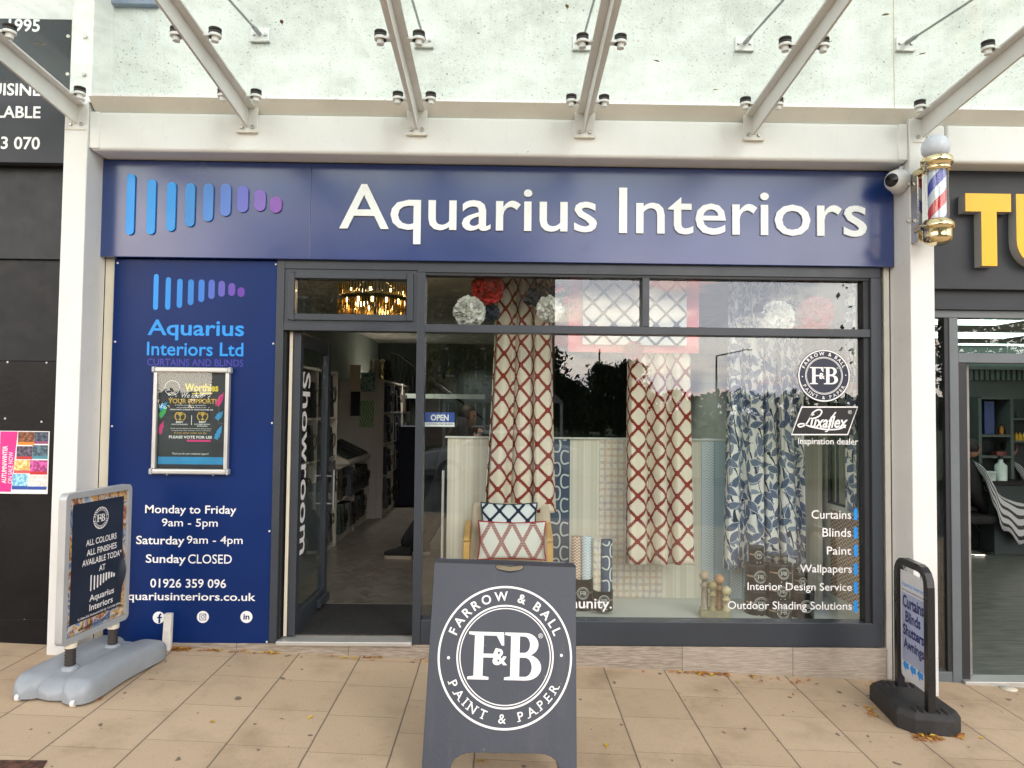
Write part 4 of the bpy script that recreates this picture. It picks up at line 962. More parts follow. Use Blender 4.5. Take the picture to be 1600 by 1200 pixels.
def roll(label, x0, x1, ytop, zb, y, mat, line=False):
    xa, xb = W(x0, ytop, y)[0], W(x1, ytop, y)[0]; r = (xb - xa) / 2; cx = (xa + xb) / 2; z1 = W((x0 + x1) / 2, ytop, y)[1]
    o = MB().lathe((cx, y, zb), [(r, 0), (r, z1 - zb), (r * .45, z1 - zb), (r * .45, z1 - zb - .1)], 24).build('wallpaper_roll', mat); tag(o, label, 'wallpaper roll', 'rolls of wallpaper standing in tins')
    if line:
        mb = MB(); squiggle(mb, cx - r * 1.5, cx + r * 1.5, zb + .05, z1, y, .038, .17, .0105)
        for i, v in enumerate(mb.v): a_ = (v.x - cx) / r; mb.v[i] = Vector((cx + (r + .001) * math.sin(a_), y - (r + .001) * math.cos(a_), v.z))
        mb.build('printed_line', M['squig_ln'], o)
zr_ = ZP + .10
roll('rust chevron wallpaper roll beside the pavement board', 893, 909, 838, zr_, .38, M['chev_red'])
roll('pale blue chevron wallpaper roll', 909.5, 926, 838, zr_, .36, M['chev_roll'])
roll('cream check wallpaper roll between two blue ones', 927, 940, 841, zr_, .31, M['check'])
roll('slate blue wallpaper roll with a white meander', 940, 957, 843, zr_, .29, M['squig_bg'], True)
# finials
zf0 = ZP + .002
fb = thing('finial_stand', PT(1117, 969, .22), 'small wooden block carrying four curtain pole finials', 'finial stand'); 
a0, a1 = W(1093, 967, .2)[0], W(1141, 967, .2)[0]; ztb = W(1117, 953, .2)[1]
MB().hexa([(a0, .18, zf0), (a1, .16, zf0), (a1, .29, zf0), (a0 + .02, .30, zf0)], [(a0 + .005, .185, ztb), (a1 - .008, .17, ztb), (a1 - .008, .28, ztb), (a0 + .025, .29, ztb)]).build('block', pm('olive_wood_block', (.36, .31, .19), .5, var=.2, scale=12), fb, bevel=.006)
for (px, py, rp, cc, yy) in ((1101, 898, 8.5, (.42, .34, .25), .24), (1113, 914, 7.5, (.36, .29, .15), .2), (1124, 904, 8, (.50, .28, .15), .25), (1135, 922, 7.5, (.66, .55, .34), .2)):
    c = PT(px, py, yy); r = W(px + rp, py, yy)[0] - c.x; h = c.z - ztb
    MB().lathe((c.x, yy, ztb - .004), [(r * .85, 0), (r * .85, .012), (r * .62, .016), (r * .6, h - r * 2.1), (r * .85, h - r * 2.0), (r * .85, h - r * 1.6), (r * .5, h - r * 1.5), (r * .5, h - r * .8)] + [(r * math.sin(R_(q)), h - r * math.cos(R_(q))) for q in (35, 50, 65, 80, 90, 105, 120, 135, 150, 165, 180)], 20).build('finial', pm('finial_wood', cc, .4, var=.12, scale=20), fb)
# open sign hanging on the glass
a = rect(664, 644, 710, 667, .075)
os_ = thing('open_sign', ((a[0] + a[2]) / 2, .08, a[1]), 'small blue and white sign reading open, hung on a cord inside the glass', 'open sign')
hm = a[1] + (a[3] - a[1]) * .30
MB().box(a[0], .078, hm + .0005, a[2], .083, a[3]).build('board', pm('royal_blue_board', (.035, .085, .36), .4, var=.03), os_, bevel=.001)
MB().box(a[0], .078, a[1], a[2], .083, hm).build('lower_strip', M['vinyl'], os_, bevel=.001)
MB().text('OPEN', rect(673, 647.5, 701, 657.5, .077), (0, .0772, 0), off=.03).build('lettering', M['vinyl'], os_)
MB().text('CURTAINS AND BLINDS', rect(666, 661.3, 708, 664, .077), (0, .0772, 0), off=.01).build('small_lettering', M['navy2'], os_)
pk = PT(683, 606, .08)
MB().tube([Vector((a[0] + .03, .08, a[3])), pk, Vector((a[2] - .03, .08, a[3]))], .0018, 6).build('cord', M['dark'], os_)
# ------------------------------------------------------------------ planes tilted in space
from mathutils.geometry import tessellate_polygon
class Plane:
    def __init__(s, o, ux, uy): s.o = Vector(o); s.ux = Vector(ux).normalized(); s.uy = Vector(uy).normalized(); s.n = s.ux.cross(s.uy)
    def uv(s, px, py):
        d = ray(px, py); k = (s.o - CAMLOC).dot(s.n) / d.dot(s.n); p = CAMLOC + d * k - s.o; return p.dot(s.ux), p.dot(s.uy)
    def pt(s, u, v, h=0.0): return s.o + s.ux * u + s.uy * v + s.n * h
    def box(s, mb, u0, v0, u1, v1, h0, h1, mi=0):
        c = lambda h: [s.pt(u0, v0, h), s.pt(u1, v0, h), s.pt(u1, v1, h), s.pt(u0, v1, h)]
        return mb.hexa(c(h0), c(h1), mi)
    def text(s, mb, txt, x0, x1, yc, hpx, h=.001, off=.01, align=None, **k):
        u0, v = s.uv(x0, yc); u1, v1 = s.uv(x1, yc); v = (v + v1) / 2; um, va = s.uv((x0 + x1) / 2, yc - hpx / 2); _, vb = s.uv((x0 + x1) / 2, yc + hpx / 2)
        um, vm = s.uv((x0 + x1) / 2, yc); v = vm
        return mb.text(txt, (u0, v - (va - vb) / 2, u1, v + (va - vb) / 2), s.pt(0, 0, h), s.ux, s.uy, off=off, align=align, **k)
def plate(mb, pl, outer, holes, h0, h1, mi=0):
    loops = [outer] + holes; tri = tessellate_polygon([[Vector((p[0], p[1], 0)) for p in l] for l in loops]); flat = [p for l in loops for p in l]; n = len(flat)
    vs = [pl.pt(p[0], p[1], h0) for p in flat] + [pl.pt(p[0], p[1], h1) for p in flat]; fs = [tuple(t) for t in tri] + [tuple(i + n for i in t) for t in tri]; b = 0
    for l in loops:
        m = len(l); fs += [(b + i, b + (i + 1) % m, n + b + (i + 1) % m, n + b + i) for i in range(m)]; b += m
    return mb.add(vs, fs, mi)
# ------------------------------------------------------------------ A-board
BLc, BRc = G(656, 1246), G(901.5, 1249); bux = (BRc - BLc).normalized(); bup = (UZ - bux * UZ.dot(bux)).normalized(); bbk = bup.cross(bux)
bbk = -bux.cross(bup); tl = R_(17)
fp = Plane(BLc, bux, bup * math.cos(tl) + bbk * math.sin(tl)); bw = (BRc - BLc).length
_, bh = fp.uv(795, 876)
ab = thing('pavement_board', (BLc + BRc) / 2, 'dark grey wooden A-board with a large white paint roundel, standing in the foreground', 'A-board')
t = Mt('scuffed_charcoal_board'); X, Y, Z = t.xyz(); n_ = t.noise(3, 5); sc_ = t.noise(30, 3, t.comb(X, Y, Z * .8), .5).ss(.735, .76); sm = t.noise(4, 6, t.comb(X * 3, Y, Z * .6)).ss(.55, .8) * .3
c = t.mix(n_.ss(.3, .7), (.036, .043, .060), (.048, .056, .074)); c = t.mix(sm, c, (.08, .082, .09)); c = t.mix(sc_ * .6, c, (.25, .25, .26)); M['board'] = t.pbr(c, n_ * .3 + .34, bump=t.noise(60, 3), bd=.0008)
ca0, ca1 = .165 * bw + .02, bw - .165 * bw + .03; _, cv = fp.uv(790, 1177)
outer = [(0, 0), (ca0 - .02, 0), (ca0 - .008, cv * .55)] + [(ca0 + .085 - .09 * math.cos(R_(q)), cv - .06 + .06 * math.sin(R_(q))) for q in (15, 35, 55, 75, 90)] + [(ca1 - .085 + .09 * math.sin(R_(q)), cv - .06 + .06 * math.cos(R_(q))) for q in (0, 15, 35, 55, 75)] + [(ca1 + .008, cv * .55), (ca1 + .02, 0), (bw, 0)]
inset = .002
outer += [(bw - inset, bh - .012), (bw - inset - .012, bh), (inset + .012, bh), (inset, bh - .012)]
hc = fp.uv(796.5, 889); hw_ = .053; slot = [(hc[0] + sx * hw_ + .016 * math.cos(R_(q)) * (1), hc[1] + .5 * .03 * math.sin(R_(q)) + .010 * (abs(sx * hw_ + .016 * math.cos(R_(q))) / .07) ** 2) for sx, rng in ((1, (-90, -45, 0, 45, 90)), (-1, (90, 135, 180, 225, 270))) for q in rng]
slot = slot[:5] + [(hc[0], hc[1] + .013)] + slot[5:] + [(hc[0], hc[1] - .018)]
fb_ = plate(MB(), fp, outer, [slot], -.012, 0).build('front_panel', M['board'], ab, bevel=.0015, seg=1)
bp = Plane(BLc + bbk * 2 * bh * math.sin(tl), bux, bup * math.cos(tl) - bbk * math.sin(tl)); 
plate(MB(), bp, outer, [slot], 0, .012).build('rear_panel', M['board'], ab)
cc = fp.uv(789.5, 1025); e1_ = fp.uv(684.5, 1025); e2_ = fp.uv(894.5, 1025); rr = (e2_[0] - e1_[0]) / 2
mb = MB(); roundel(mb, fp.pt(cc[0], cc[1], .0008), fp.ux, fp.uy, fp.n, rr, 0, 1.0); mb.build('roundel_print', M['vinyl'], fb_)
for s in (.12, .88): MB().cyl(fp.pt(bw * s - .03, bh - .004, -.016), fp.pt(bw * s + .03, bh - .004, -.016), .008, n=10).build('hinge', M['bolt'], ab)
# ------------------------------------------------------------------ swivel pavement sign on the left
pA = Vector((W(100, 900, -.80)[0], -.80, 0)); pB = Vector((W(204, 860, -.235)[0], -.235, 0))
ux = (pB - pA).normalized(); wS = (pB - pA).length; zlo = W(100, 1013, -.80)[1]; zhi = W(98, 772, -.80)[1]; hS = zhi - zlo
pp = Plane((pA.x, pA.y, zlo), ux, UZ)
mid = (pA + pB) / 2; gm = gz(mid.x, mid.y)
ps = thing('pavement_sign', (mid.x, mid.y, gm), 'silver framed swivel poster sign on a moulded grey base beside the left column', 'pavement sign')
fr = MB(); T_ = .035
for (u0, v0, u1, v1) in ((T_, 0, wS - T_, T_), (T_, hS - T_, wS - T_, hS), (0, T_, T_, hS - T_), (wS - T_, T_, wS, hS - T_)): pp.box(fr, u0, v0, u1, v1, -.045, 0)
for (cu, cv_, a0) in ((T_, T_, 180), (wS - T_, T_, 270), (wS - T_, hS - T_, 0), (T_, hS - T_, 90)):
    poly = [(cu, cv_)] + arc(cu, cv_, T_, T_, a0, a0 + 90, 6); plate(fr, pp, poly, [], -.045, .0)
fr.build('frame', M['alugrey'], ps, bevel=.004)
t = Mt('marbled_paint_swirl'); X, Y, Z = t.xyz(); d1 = t.noise(3.2, 4); sw2 = t.noise(3.6, 2, t.comb(X + d1 * .8, Y * 1.2 + d1 * .9, Z * .9 - d1 * .8)); rmp = t.node('ShaderNodeValToRGB', Fac=(sw2 * 4.2).fr()); cr = rmp.color_ramp
cr.elements[0].color = (.04, .06, .16, 1); cr.elements[1].color = (.06, .08, .2, 1)
for p_, c_ in ((.15, (.25, .33, .48)), (.3, (.62, .55, .42)), (.42, (.45, .22, .06)), (.52, (.62, .42, .16)), (.62, (.10, .06, .04)), (.72, (.40, .12, .05)), (.85, (.55, .52, .46))): e = cr.elements.new(p_); e.color = (*c_, 1)
M['marble'] = t.pbr(rmp.outputs[0], .35)
mb = MB(); pp.box(mb, T_ + .001, T_ + .001, wS - T_ - .001, hS - T_ - .001, -.024, -.012); mb.build('poster', M['marble'], ps)
ink = pm('ink_navy_sheet', (.014, .022, .040), .35)
a0 = pp.uv(117, 788); a1 = pp.uv(196, 772); b0 = pp.uv(118, 976); uL, uR = a0[0], wS - T_ - .03; vB, vT = b0[1], hS - T_ - .035
mb = MB(); mb.grid(lambda u, v: pp.pt(uL + (uR - uL) * u, vB + (vT - vB) * v, -.0105 + .030 * max(0, (u - .90) / .10) ** 2 * math.exp(-((v - .32) / .12) ** 2)), 30, 24); sh = mb.build('navy_sheet', ink, ps)
for p_ in sh.data.polygons: p_.use_smooth = True
mb = MB(); hh = -.0085
for txt, x0, x1, yc, hp in (('ALL COLOURS', 137, 184, 843, 9.5), ('ALL FINISHES', 138, 184, 858, 9.5), ('AVAILABLE TODAY', 131, 193, 872, 9.5), ('AT', 157, 166.5, 886.5, 9), ('Aquarius', 142, 180, 930, 13), ('Interiors', 142, 178, 943, 10), ('12, Abbey End, Kenilworth CV8 1QJ  Tel: 01926 359096', 124, 190, 956, 4.5)): pp.text(mb, txt, x0, x1, yc, hp, hh, .01)
mb.build('sheet_lettering', M['vinyl'], sh); mb = MB(); c_ = pp.uv(160, 809); ra = .076; roundel(mb, pp.pt(c_[0], c_[1], hh), pp.ux, pp.uy, pp.n, ra * .86, 0, 2.0, small=True)
mb.build('sheet_roundel', M['vinyl'], sh); mb = MB(); q0 = pp.uv(143, 911); q1 = pp.uv(182, 911); v0 = pp.uv(143, 924)[1]; v1 = pp.uv(143, 899)[1]
for (lx, lz, pl_) in logo_pills((q0[0], v0, q1[0], v1)): mb.add([pp.pt(lx + p[0] * .9, lz + p[1], hh) for p in pl_], [tuple(range(len(pl_)))])
mb.build('sheet_logo', M['vinyl'], sh)
mb = MB(); pp.text(mb, 'www.aquariusinteriors.co.uk', 125, 187, 972, 8, -.0112, .012); mb.build('poster_lettering', M['dark'], ps)
# moulded base: two long flat-topped lobes, waisted in the middle, with a channel between them for the posts
BO = Vector((mid.x + .0, mid.y + .0, 0)); ang = -math.atan2(ux.x, ux.y); Rm = Matrix.Rotation(ang, 3, 'Z')
def bworld(p): q = BO + Rm @ Vector((p[0], p[1], 0)); return Vector((q.x, q.y, gz(q.x, q.y) + p[2]))
def lobe(mb, cxf, hwf, hf, L, nl=44, z0=.014):
    prof = [(-1, 0), (-1.0, .35), (-.97, .62), (-.90, .82), (-.78, .94), (-.6, 1), (-.2, 1.02), (.2, 1.02), (.6, 1), (.78, .94), (.90, .82), (.97, .62), (1.0, .35), (1, 0)]; m = len(prof); vs = []
    for i in range(nl + 1):
        f = -1 + 2 * i / nl; e = max(0.0, 1 - abs(f) ** 5) ** .5; y = f * L
        for (u, v) in prof: vs.append(bworld((cxf(f) + u * hwf(f) * max(e, .02), y, z0 + v * hf(f) * (.25 + .75 * min(1, e * 1.25)))))
    mb.add(vs, [(i * m + k, i * m + k + 1, (i + 1) * m + k + 1, (i + 1) * m + k) for i in range(nl) for k in range(m - 1)] + [tuple(range(m)), tuple(range(nl * m, nl * m + m))], 0, True)
mb = MB()
for s in (-1, 1): lobe(mb, lambda f, s=s: s * (.120 + .030 * f * f), lambda f: .098 + .022 * f * f, lambda f: .128 - .030 * f * f, .40)
lobe(mb, lambda f: 0.0, lambda f: .18 + .02 * f * f, lambda f: .112 - .034 * f * f, .375)
mb.build('base', M['grey_plastic'], ps)
for fr_ in (.17, .80):
    p = pA.lerp(pB, fr_) + ux * .0; p = p - Vector((0, 0, 0)); g_ = bworld((0, (fr_ - .5) * wS, .106))
    q = Vector((p.x + pp.n.x * -.02, p.y, g_.z)); q.z = g_.z
    MB().lathe(q, [(.055, -.02), (.05, .0), (.046, .024), (.036, .03)], 20).build('post_socket', M['grey_plastic'], ps)
    prof = []
    for i in range(13): prof += [(.030 if i % 2 else .0255, .03 + (zlo - q.z - .055) * i / 12)]
    MB().lathe(q, prof, 18).build('spring', M['rubber'], ps)
    MB().lathe(q, [(.034, zlo - q.z - .026), (.034, zlo - q.z - .001)], 18).build('spring_cap', M['cream'], ps)
for (sx, ly) in ((-.62, -.97), (.62, -.97)):
    p = bworld((sx * .262, ly * .40, 0)); p.z = gz(p.x, p.y) + .020
    MB().cyl(p - Vector((.010, .0, 0)), p + Vector((.010, 0, 0)), .020, n=16).build('wheel', M['plastic_white'], ps)
c_ = bworld((.0, .06, .114)); MB().lathe(c_, [(.034, -.01), (.034, .004), (.028, .007), (0, .007)], 20).build('filler_cap', M['cream'], ps)
# ------------------------------------------------------------------ swing sign on the right
gA = G(1454, 1143); gB = Vector((W(1399, 1000, -.36)[0], -.36, 0)); gA.y = gA.y
A_ = Vector((gA.x, gA.y, 0)); B_ = Vector((W(1400, 980, -.38)[0] + .02, -.38, 0)); ux2 = (A_ - B_).normalized(); w2 = (A_ - B_).length
zb2_ = gz(A_.x, A_.y); zt2 = PT(1452, 893, A_.y).z; ss_ = thing('swing_sign', ((A_ + B_).x / 2, (A_ + B_).y / 2, zb2_), 'black framed swinging pavement sign on a rubber base by the right column', 'pavement sign')
sp_ = Plane((B_.x, B_.y, zb2_), ux2, UZ); H2 = zt2 - zb2_; r_ = .09; tw = .022
path = [(0, .03), (0, H2 - r_)] + [(r_ - r_ * math.cos(R_(q)), H2 - r_ + r_ * math.sin(R_(q))) for q in (22, 45, 68, 90)] + [(w2 - r_ + r_ * math.sin(R_(q)), H2 - r_ + r_ * math.cos(R_(q))) for q in (0, 22, 45, 68, 90)] + [(w2, .0)]
mb = MB(); vs = []
for i, p in enumerate(path):
    a = Vector(path[max(0, i - 1)]); b = Vector(path[min(len(path) - 1, i + 1)]); d = (b - a).normalized(); nrm = Vector((-d.y, d.x))
    for (k, h) in ((tw, -tw), (tw, tw), (-tw, tw), (-tw, -tw)): vs.append(sp_.pt(p[0] + nrm.x * k, p[1] + nrm.y * k, h))
mb.add(vs, [(4 * i + k, 4 * i + (k + 1) % 4, 4 * i + 4 + (k + 1) % 4, 4 * i + 4 + k) for i in range(len(path) - 1) for k in range(4)] + [(0, 1, 2, 3), tuple(range(len(vs) - 4, len(vs)))])
mb.build('frame', M['black_metal'], ss_, bevel=.003)
pw0, pw1 = .03, w2 - .03; pb0 = .20; pt1 = H2 - .06
pn2 = [(pw0, pb0 + .03), (pw0 + .01, pb0 + .008), (pw0 + .03, pb0), (pw1 - .03, pb0), (pw1 - .01, pb0 + .008), (pw1, pb0 + .03), (pw1, pt1), (pw0, pt1)]
plate(MB(), sp_, pn2, [], -.004, .004).build('panel', pm('white_sign_sheet', (.62, .64, .68), .35, var=.03), ss_)
mb = MB(); pb = pm('pale_blue_print', (.36, .42, .60), .35); um = lambda f: pw0 + (pw1 - pw0) * f
sp_.box(mb, um(.06), pb0 + .10, um(.94), pb0 + (pt1 - pb0) * .80, .0042, .0048); mb.build('printed_field', pb, ss_)
V_ = lambda f: pb0 + (pt1 - pb0) * f
mb = MB(); dn = pm('dark_blue_print', (.012, .014, .12), .4)
for txt, f0, f1, a, b in (('Curtains', .66, .78, .10, .92), ('Blinds', .53, .635, .20, .80), ('Shutters', .40, .505, .10, .92), ('Awnings', .25, .375, .12, .92)):
    mb.text(txt, (um(a), V_(f0), um(b), V_(f1)), sp_.pt(0, 0, .0052), sp_.ux, sp_.uy, off=.034)
mb.text('www.aquariusinteriors.co.uk', (um(.06), V_(.81), um(.95), V_(.835)), sp_.pt(0, 0, .0046), sp_.ux, sp_.uy, off=.012); mb.build('lettering', dn, ss_)
mb = MB(); mb.text('Aquarius Interiors', (um(.06), V_(.85), um(.95), V_(.90)), sp_.pt(0, 0, .0046), sp_.ux, sp_.uy, off=.01); mb.build('name_lettering', cyan, ss_); mb = MB()
for f in (.2, .48, .76):
    q = um(f); s_ = .075 * (pw1 - pw0) * 1.6; v_ = V_(.12); mb.add([sp_.pt(q + x_ * s_, v_ + y_ * s_, .0046) for x_, y_ in ((-1, 0), (0, 1.1), (0, .5), (1, .5), (1, -.5), (0, -.5), (0, -1.1))], [tuple(range(7))])
mb.build('arrows', cyan, ss_)
for f in (.16, .84):
    c_ = sp_.pt(um(f), pt1 + .012, 0); MB().tube([c_ + sp_.ux * .016 * math.cos(R_(q)) + UZ * .026 * math.sin(R_(q)) for q in range(0, 360, 24)], .004, 6, closed=True).build('hook', M['steel'], ss_)
# rubber base: long faceted slab
foot = [(-.11, -.07), (-.05, -.135), (w2 - .02, -.15), (w2 + .055, -.09), (w2 + .055, .09), (w2 - .02, .15), (-.05, .135), (-.11, .07)]
mb = MB(); vs = []
gmid = lambda u, h: gz(*(sp_.pt(u, 0, h).xy)) - zb2_
for k, zz in ((1.0, .0), (1.0, .085), (.90, .115)):
    for (u, h) in foot: uu = w2 / 2 + (u - w2 / 2) * k; vs.append(sp_.pt(uu, gmid(uu, h * k * 1.2) + zz, h * k * 1.2))
mb.add(vs, [(j * 8 + i, j * 8 + (i + 1) % 8, j * 8 + 8 + (i + 1) % 8, j * 8 + 8 + i) for j in range(2) for i in range(8)] + [tuple(range(8))[::-1], tuple(range(16, 24))])
for u0, u1 in ((-.06, .03), (w2 - .05, w2 + .04)):
    for h in (-.085, -.045, .045, .085): mb.hexa([sp_.pt(u0, gmid(u0, h) + .112, h - .012), sp_.pt(u1, gmid(u1, h) + .112, h - .012), sp_.pt(u1, gmid(u1, h) + .112, h + .012), sp_.pt(u0, gmid(u0, h) + .112, h + .012)], [sp_.pt(u0 + .01, gmid(u0, h) + .124, h - .007), sp_.pt(u1 - .01, gmid(u1, h) + .124, h - .007), sp_.pt(u1 - .01, gmid(u1, h) + .124, h + .007), sp_.pt(u0 + .01, gmid(u0, h) + .124, h + .007)])
mb.build('base', M['black_rubber'], ss_, bevel=.006)
# ------------------------------------------------------------------ poster case on the navy panel
yc0 = YP - .045; a = rect(235, 573, 359, 742, yc0); x0 = W(234, 660, yc0)[0]; x1 = W(358.5, 660, yc0)[0]; z0, z1 = a[1], a[3]
pc = thing('poster_case', ((x0 + x1) / 2, yc0, z0), 'silver framed wall poster case with an award voting poster on the navy panel', 'poster case')
f = .034; yb = YP - .001
MB().box(x0 + .012, yc0 + .004, z0 + f, x0 + f + .004, yb, z1 - f).build('frame_side', M['silver'], pc, bevel=.006); MB().box(x1 - f - .004, yc0 + .004, z0 + f, x1 - .012, yb, z1 - f).build('frame_side', M['silver'], pc, bevel=.006)
MB().box(x0 + .02, yc0, z1 - f - .001, x1 - .02, yb, z1).build('frame_top', M['silver'], pc, bevel=.010, seg=3); MB().box(x0 + .02, yc0, z0, x1 - .02, yb, z0 + f + .001).build('frame_bottom', M['silver'], pc, bevel=.010, seg=3)
for cx_ in (x0, x1 - .021):
    for cz_ in (z0 - .003, z1 - f - .004): MB().box(cx_, yc0 - .003, cz_, cx_ + .021, yb, cz_ + f + .007).build('corner_cap', M['alugrey'], pc, bevel=.008, seg=3)
for fx in (.22, .80): MB().cyl((x0 + (x1 - x0) * fx, yc0 + .02, z0 - .008), (x0 + (x1 - x0) * fx, yc0 + .02, z0 + .002), .008).build('lock', M['chrome'], pc)
yp_ = YP - .012; MB().box(x0 + f - .004, yp_, z0 + f - .004, x1 - f + .004, yb, z1 - f + .004).build('backing', M['dark'], pc)
po = MB().box(x0 + f + .012, yp_ - .002, z0 + f + .01, x1 - f - .006, yp_ - .0005, z1 - f - .01).build('poster', pm('charcoal_poster', (.030, .034, .045), .4), pc)
yt_ = yp_ - .0026; GOLD = pm('gold_print', (.70, .45, .08), .5); YEL = pm('yellow_print', (.78, .62, .06), .5); PNK = pm('pink_print', (.65, .03, .20), .5); BLU = pm('sky_print', (.03, .30, .62), .5); GRN = pm('green_print', (.05, .42, .10), .5)
def pz(x0p, y0p, x1p, y1p): return rect(x0p, y0p, x1p, y1p, yt_)
def ptxt(mb, txt, b, off=.01, **k): return mb.text(txt, pz(*b), (0, yt_, 0), off=off, **k)
mb = MB(); ptxt(mb, 'Worthies', (289, 599, 341, 612), .03); a = pz(300, 614, 332, 616); mb.quad((a[0], yt_, a[1]), (a[2], yt_, a[1] + .004), (a[2], yt_, a[3] + .004), (a[0], yt_, a[3])); mb.build('poster_heading', YEL, po)
mb = MB(); ptxt(mb, 'YOUR SUPPORT!', (263, 622.5, 338, 631), .022); ptxt(mb, 'If you value what we do,', (272, 674.5, 323, 679), .0, shear=.3)
for px in (281.5, 316.5):
    c_ = PT(px, 650, yt_); r = .020; P = lambda x_, z_: (c_.x + x_ * r, yt_, c_.z + z_ * r)
    mb.add([P(*p) for p in ((-.7, 1.3), (.7, 1.3), (.6, .5), (.3, 0), (.12, -.2), (.12, -.8), (.5, -1.1), (.5, -1.4), (-.5, -1.4), (-.5, -1.1), (-.12, -.8), (-.12, -.2), (-.3, 0), (-.6, .5))], [tuple(range(14))])
    for s in (-1, 1): mb.ring(P(s * .75, .8), UX, UZ, r * .25, r * .42, 12); mb.ring(P(s * .2, -.1), UX, UZ, r * 1.35, r * 1.7, 14, a0=R_(-60 if s > 0 else 120), a1=R_(40 if s > 0 else 240))
mb.build('poster_print', GOLD, po)
mb = MB(); ptxt(mb, 'We need', (284, 614, 318, 621.5), .004, shear=.3); ptxt(mb, 'PLEASE VOTE FOR US!', (264, 680.5, 331, 685.5), .03); ptxt(mb, 'We are proud to be nominated for', (277, 632, 322, 634.8), .01); ptxt(mb, 'two prestigious local awards in the', (276, 635.5, 322, 638.2), .01); ptxt(mb, 'KENILWORTH CHAMBER OF TRADE WORTHIES 2025', (266, 638.8, 333, 641.5), .03)
ptxt(mb, 'BEST', (275, 658, 286, 661), .04); ptxt(mb, 'BEST', (311, 658, 322, 661), .04); ptxt(mb, 'LIFESTYLE BUSINESS', (268, 662, 293, 664), .02); ptxt(mb, 'CUSTOMER SERVICE', (303, 662, 328, 664), .02); ptxt(mb, 'EXCELLENCE', (308, 664.8, 324, 666.8), .02)
ptxt(mb, 'These awards celebrate the businesses that go above', (266, 668.5, 330, 671), .008); ptxt(mb, 'and beyond for their customers and our community', (268, 671.7, 329, 674), .008); ptxt(mb, 'Thank you for your continued support!', (269, 707, 326, 711.5), .0, shear=.3)
mb.ring(PT(269, 606, yt_), UX, UZ, .048, .051, 32); a = pz(299, 649, 299.6, 664); mb.quad((a[0], yt_, a[1]), (a[2], yt_, a[1]), (a[2], yt_, a[3]), (a[0], yt_, a[3])); mb.build('poster_lettering', M['vinyl'], po)
rnd = random.Random(8)
def splash(name, pts, m):
    mb = MB(); a = PT(*pts[0], yt_); b = PT(*pts[1], yt_); d = (b - a); q = Vector((-d.z, 0, d.x)).normalized(); n_ = 9; L, Rr = [], []
    for i in range(n_): f_ = i / (n_ - 1); wq = .018 * math.sin(math.pi * min(1, f_ * .8 + .25)) * rnd.uniform(.7, 1.2); p = a + d * f_; L.append(p + q * wq); Rr.append(p - q * wq)
    vs = L + Rr[::-1]; vs = [Vector((min(max(v.x, x0 + f + .013), x1 - f - .007), yt_, v.z)) for v in vs]; mb.add(vs, [tuple(range(len(vs)))]); mb.build(name, m, po)
splash('paint_splash', ((249, 640), (262, 628)), BLU); splash('paint_splash', ((249, 652), (262, 634)), GRN); splash('paint_splash', ((248, 678), (256, 657)), PNK); splash('paint_splash', ((339, 634), (350, 612)), PNK); splash('paint_splash', ((338, 655), (349, 642)), BLU); splash('paint_splash', ((337, 686), (347, 664)), BLU)
mb = MB(); a = pz(247, 713.5, 346, 726); mb.quad((x0 + f + .013, yt_, a[1]), (x1 - f - .007, yt_, a[1]), (x1 - f - .007, yt_, a[3]), (x0 + f + .013, yt_, a[3])); mb.build('poster_band', BLU, po)
mb = MB(); a = pz(292, 687, 329, 690.5); mb.quad((a[0], yt_, a[1]), (a[2], yt_, a[1]), (a[2], yt_, a[3]), (a[0], yt_, a[3])); mb.build('poster_band', PNK, po)
MB().box(x0 + f - .003, yc0 + .014, z0 + f - .003, x1 - f + .003, yc0 + .017, z1 - f + .003).build('glazing', glass('poster_glazing', .0), pc)
# ------------------------------------------------------------------ security camera
cc = PT(1404, 283, -.17)
ct = thing('security_camera', cc, 'white turret security camera under the beam beside the right column', 'camera')
ax = Vector((-.80, -.55, -.12)).normalized(); k = 1 / 236
MB().lathe(cc, [(0, .095), (.038, .094), (.052, .085), (.068, .055), (.076, .02), (.078, -.02), (.074, -.05), (.06, -.075), (0, -.08)], 28, axis=ax).build('housing', M['plastic_white'], ct)
MB().lathe(cc, [(.0795, .0), (.0795, -.006), (.078, -.007)], 28, axis=ax).build('housing_ring', M['alugrey'], ct)
MB().lathe(cc, [(0, .100), (.036, .099), (.044, .094)], 24, axis=ax).build('lens', M['lens'], ct)
MB().lathe(Vector((xR0 - .002, cc.y + .045, cc.z)), [(.07, 0), (.075, .01), (.075, .035), (.06, .045)], 24, axis=(-1, 0, 0)).build('mount', M['plastic_white'], ct)
MB().cyl(cc + Vector((.02, .01, .07)), cc + Vector((.03, .02, .10)), .014).build('knuckle', M['plastic_white'], ct)
# ------------------------------------------------------------------ barber pole
bc = PT(1464, 300, -.40); kx = lambda n_: n_ * (4.4 / 1100)
bpz = lambda py: PT(1464, py, -.40).z
bt = thing('barber_pole', (bc.x, -.40, bpz(382)), 'brass barber pole with red white and blue stripes and a white globe', 'barber pole')
bx_ = (bc.x, -.40, 0)
t = Mt('barber_stripes'); X, Y, Z = t.xyz(); an = X.op('ARCTAN2', Y * -1) * (1 / (2 * math.pi)); s_ = (an * -1.0 + Z * 3.05 + .80).fr()
c = t.mix(s_.gt(.50), (.70, .74, .86), (.62, .02, .03)); c = t.mix(s_.gt(.25) * s_.lt(.5), c, (.70, .74, .86)); c = t.mix(s_.lt(.25), c, (.02, .035, .42)); c = t.mix(s_.gt(.75), c, (.70, .74, .86)); stp = t.pbr(c, .35)
MB().lathe(bx_, [(.052, bpz(346)), (.052, bpz(266))], 28).build('striped_core', stp, bt)
MB().lathe(bx_, [(.067, bpz(346)), (.067, bpz(266))], 28).build('glass_tube', glass('tube_glass', .03), bt)
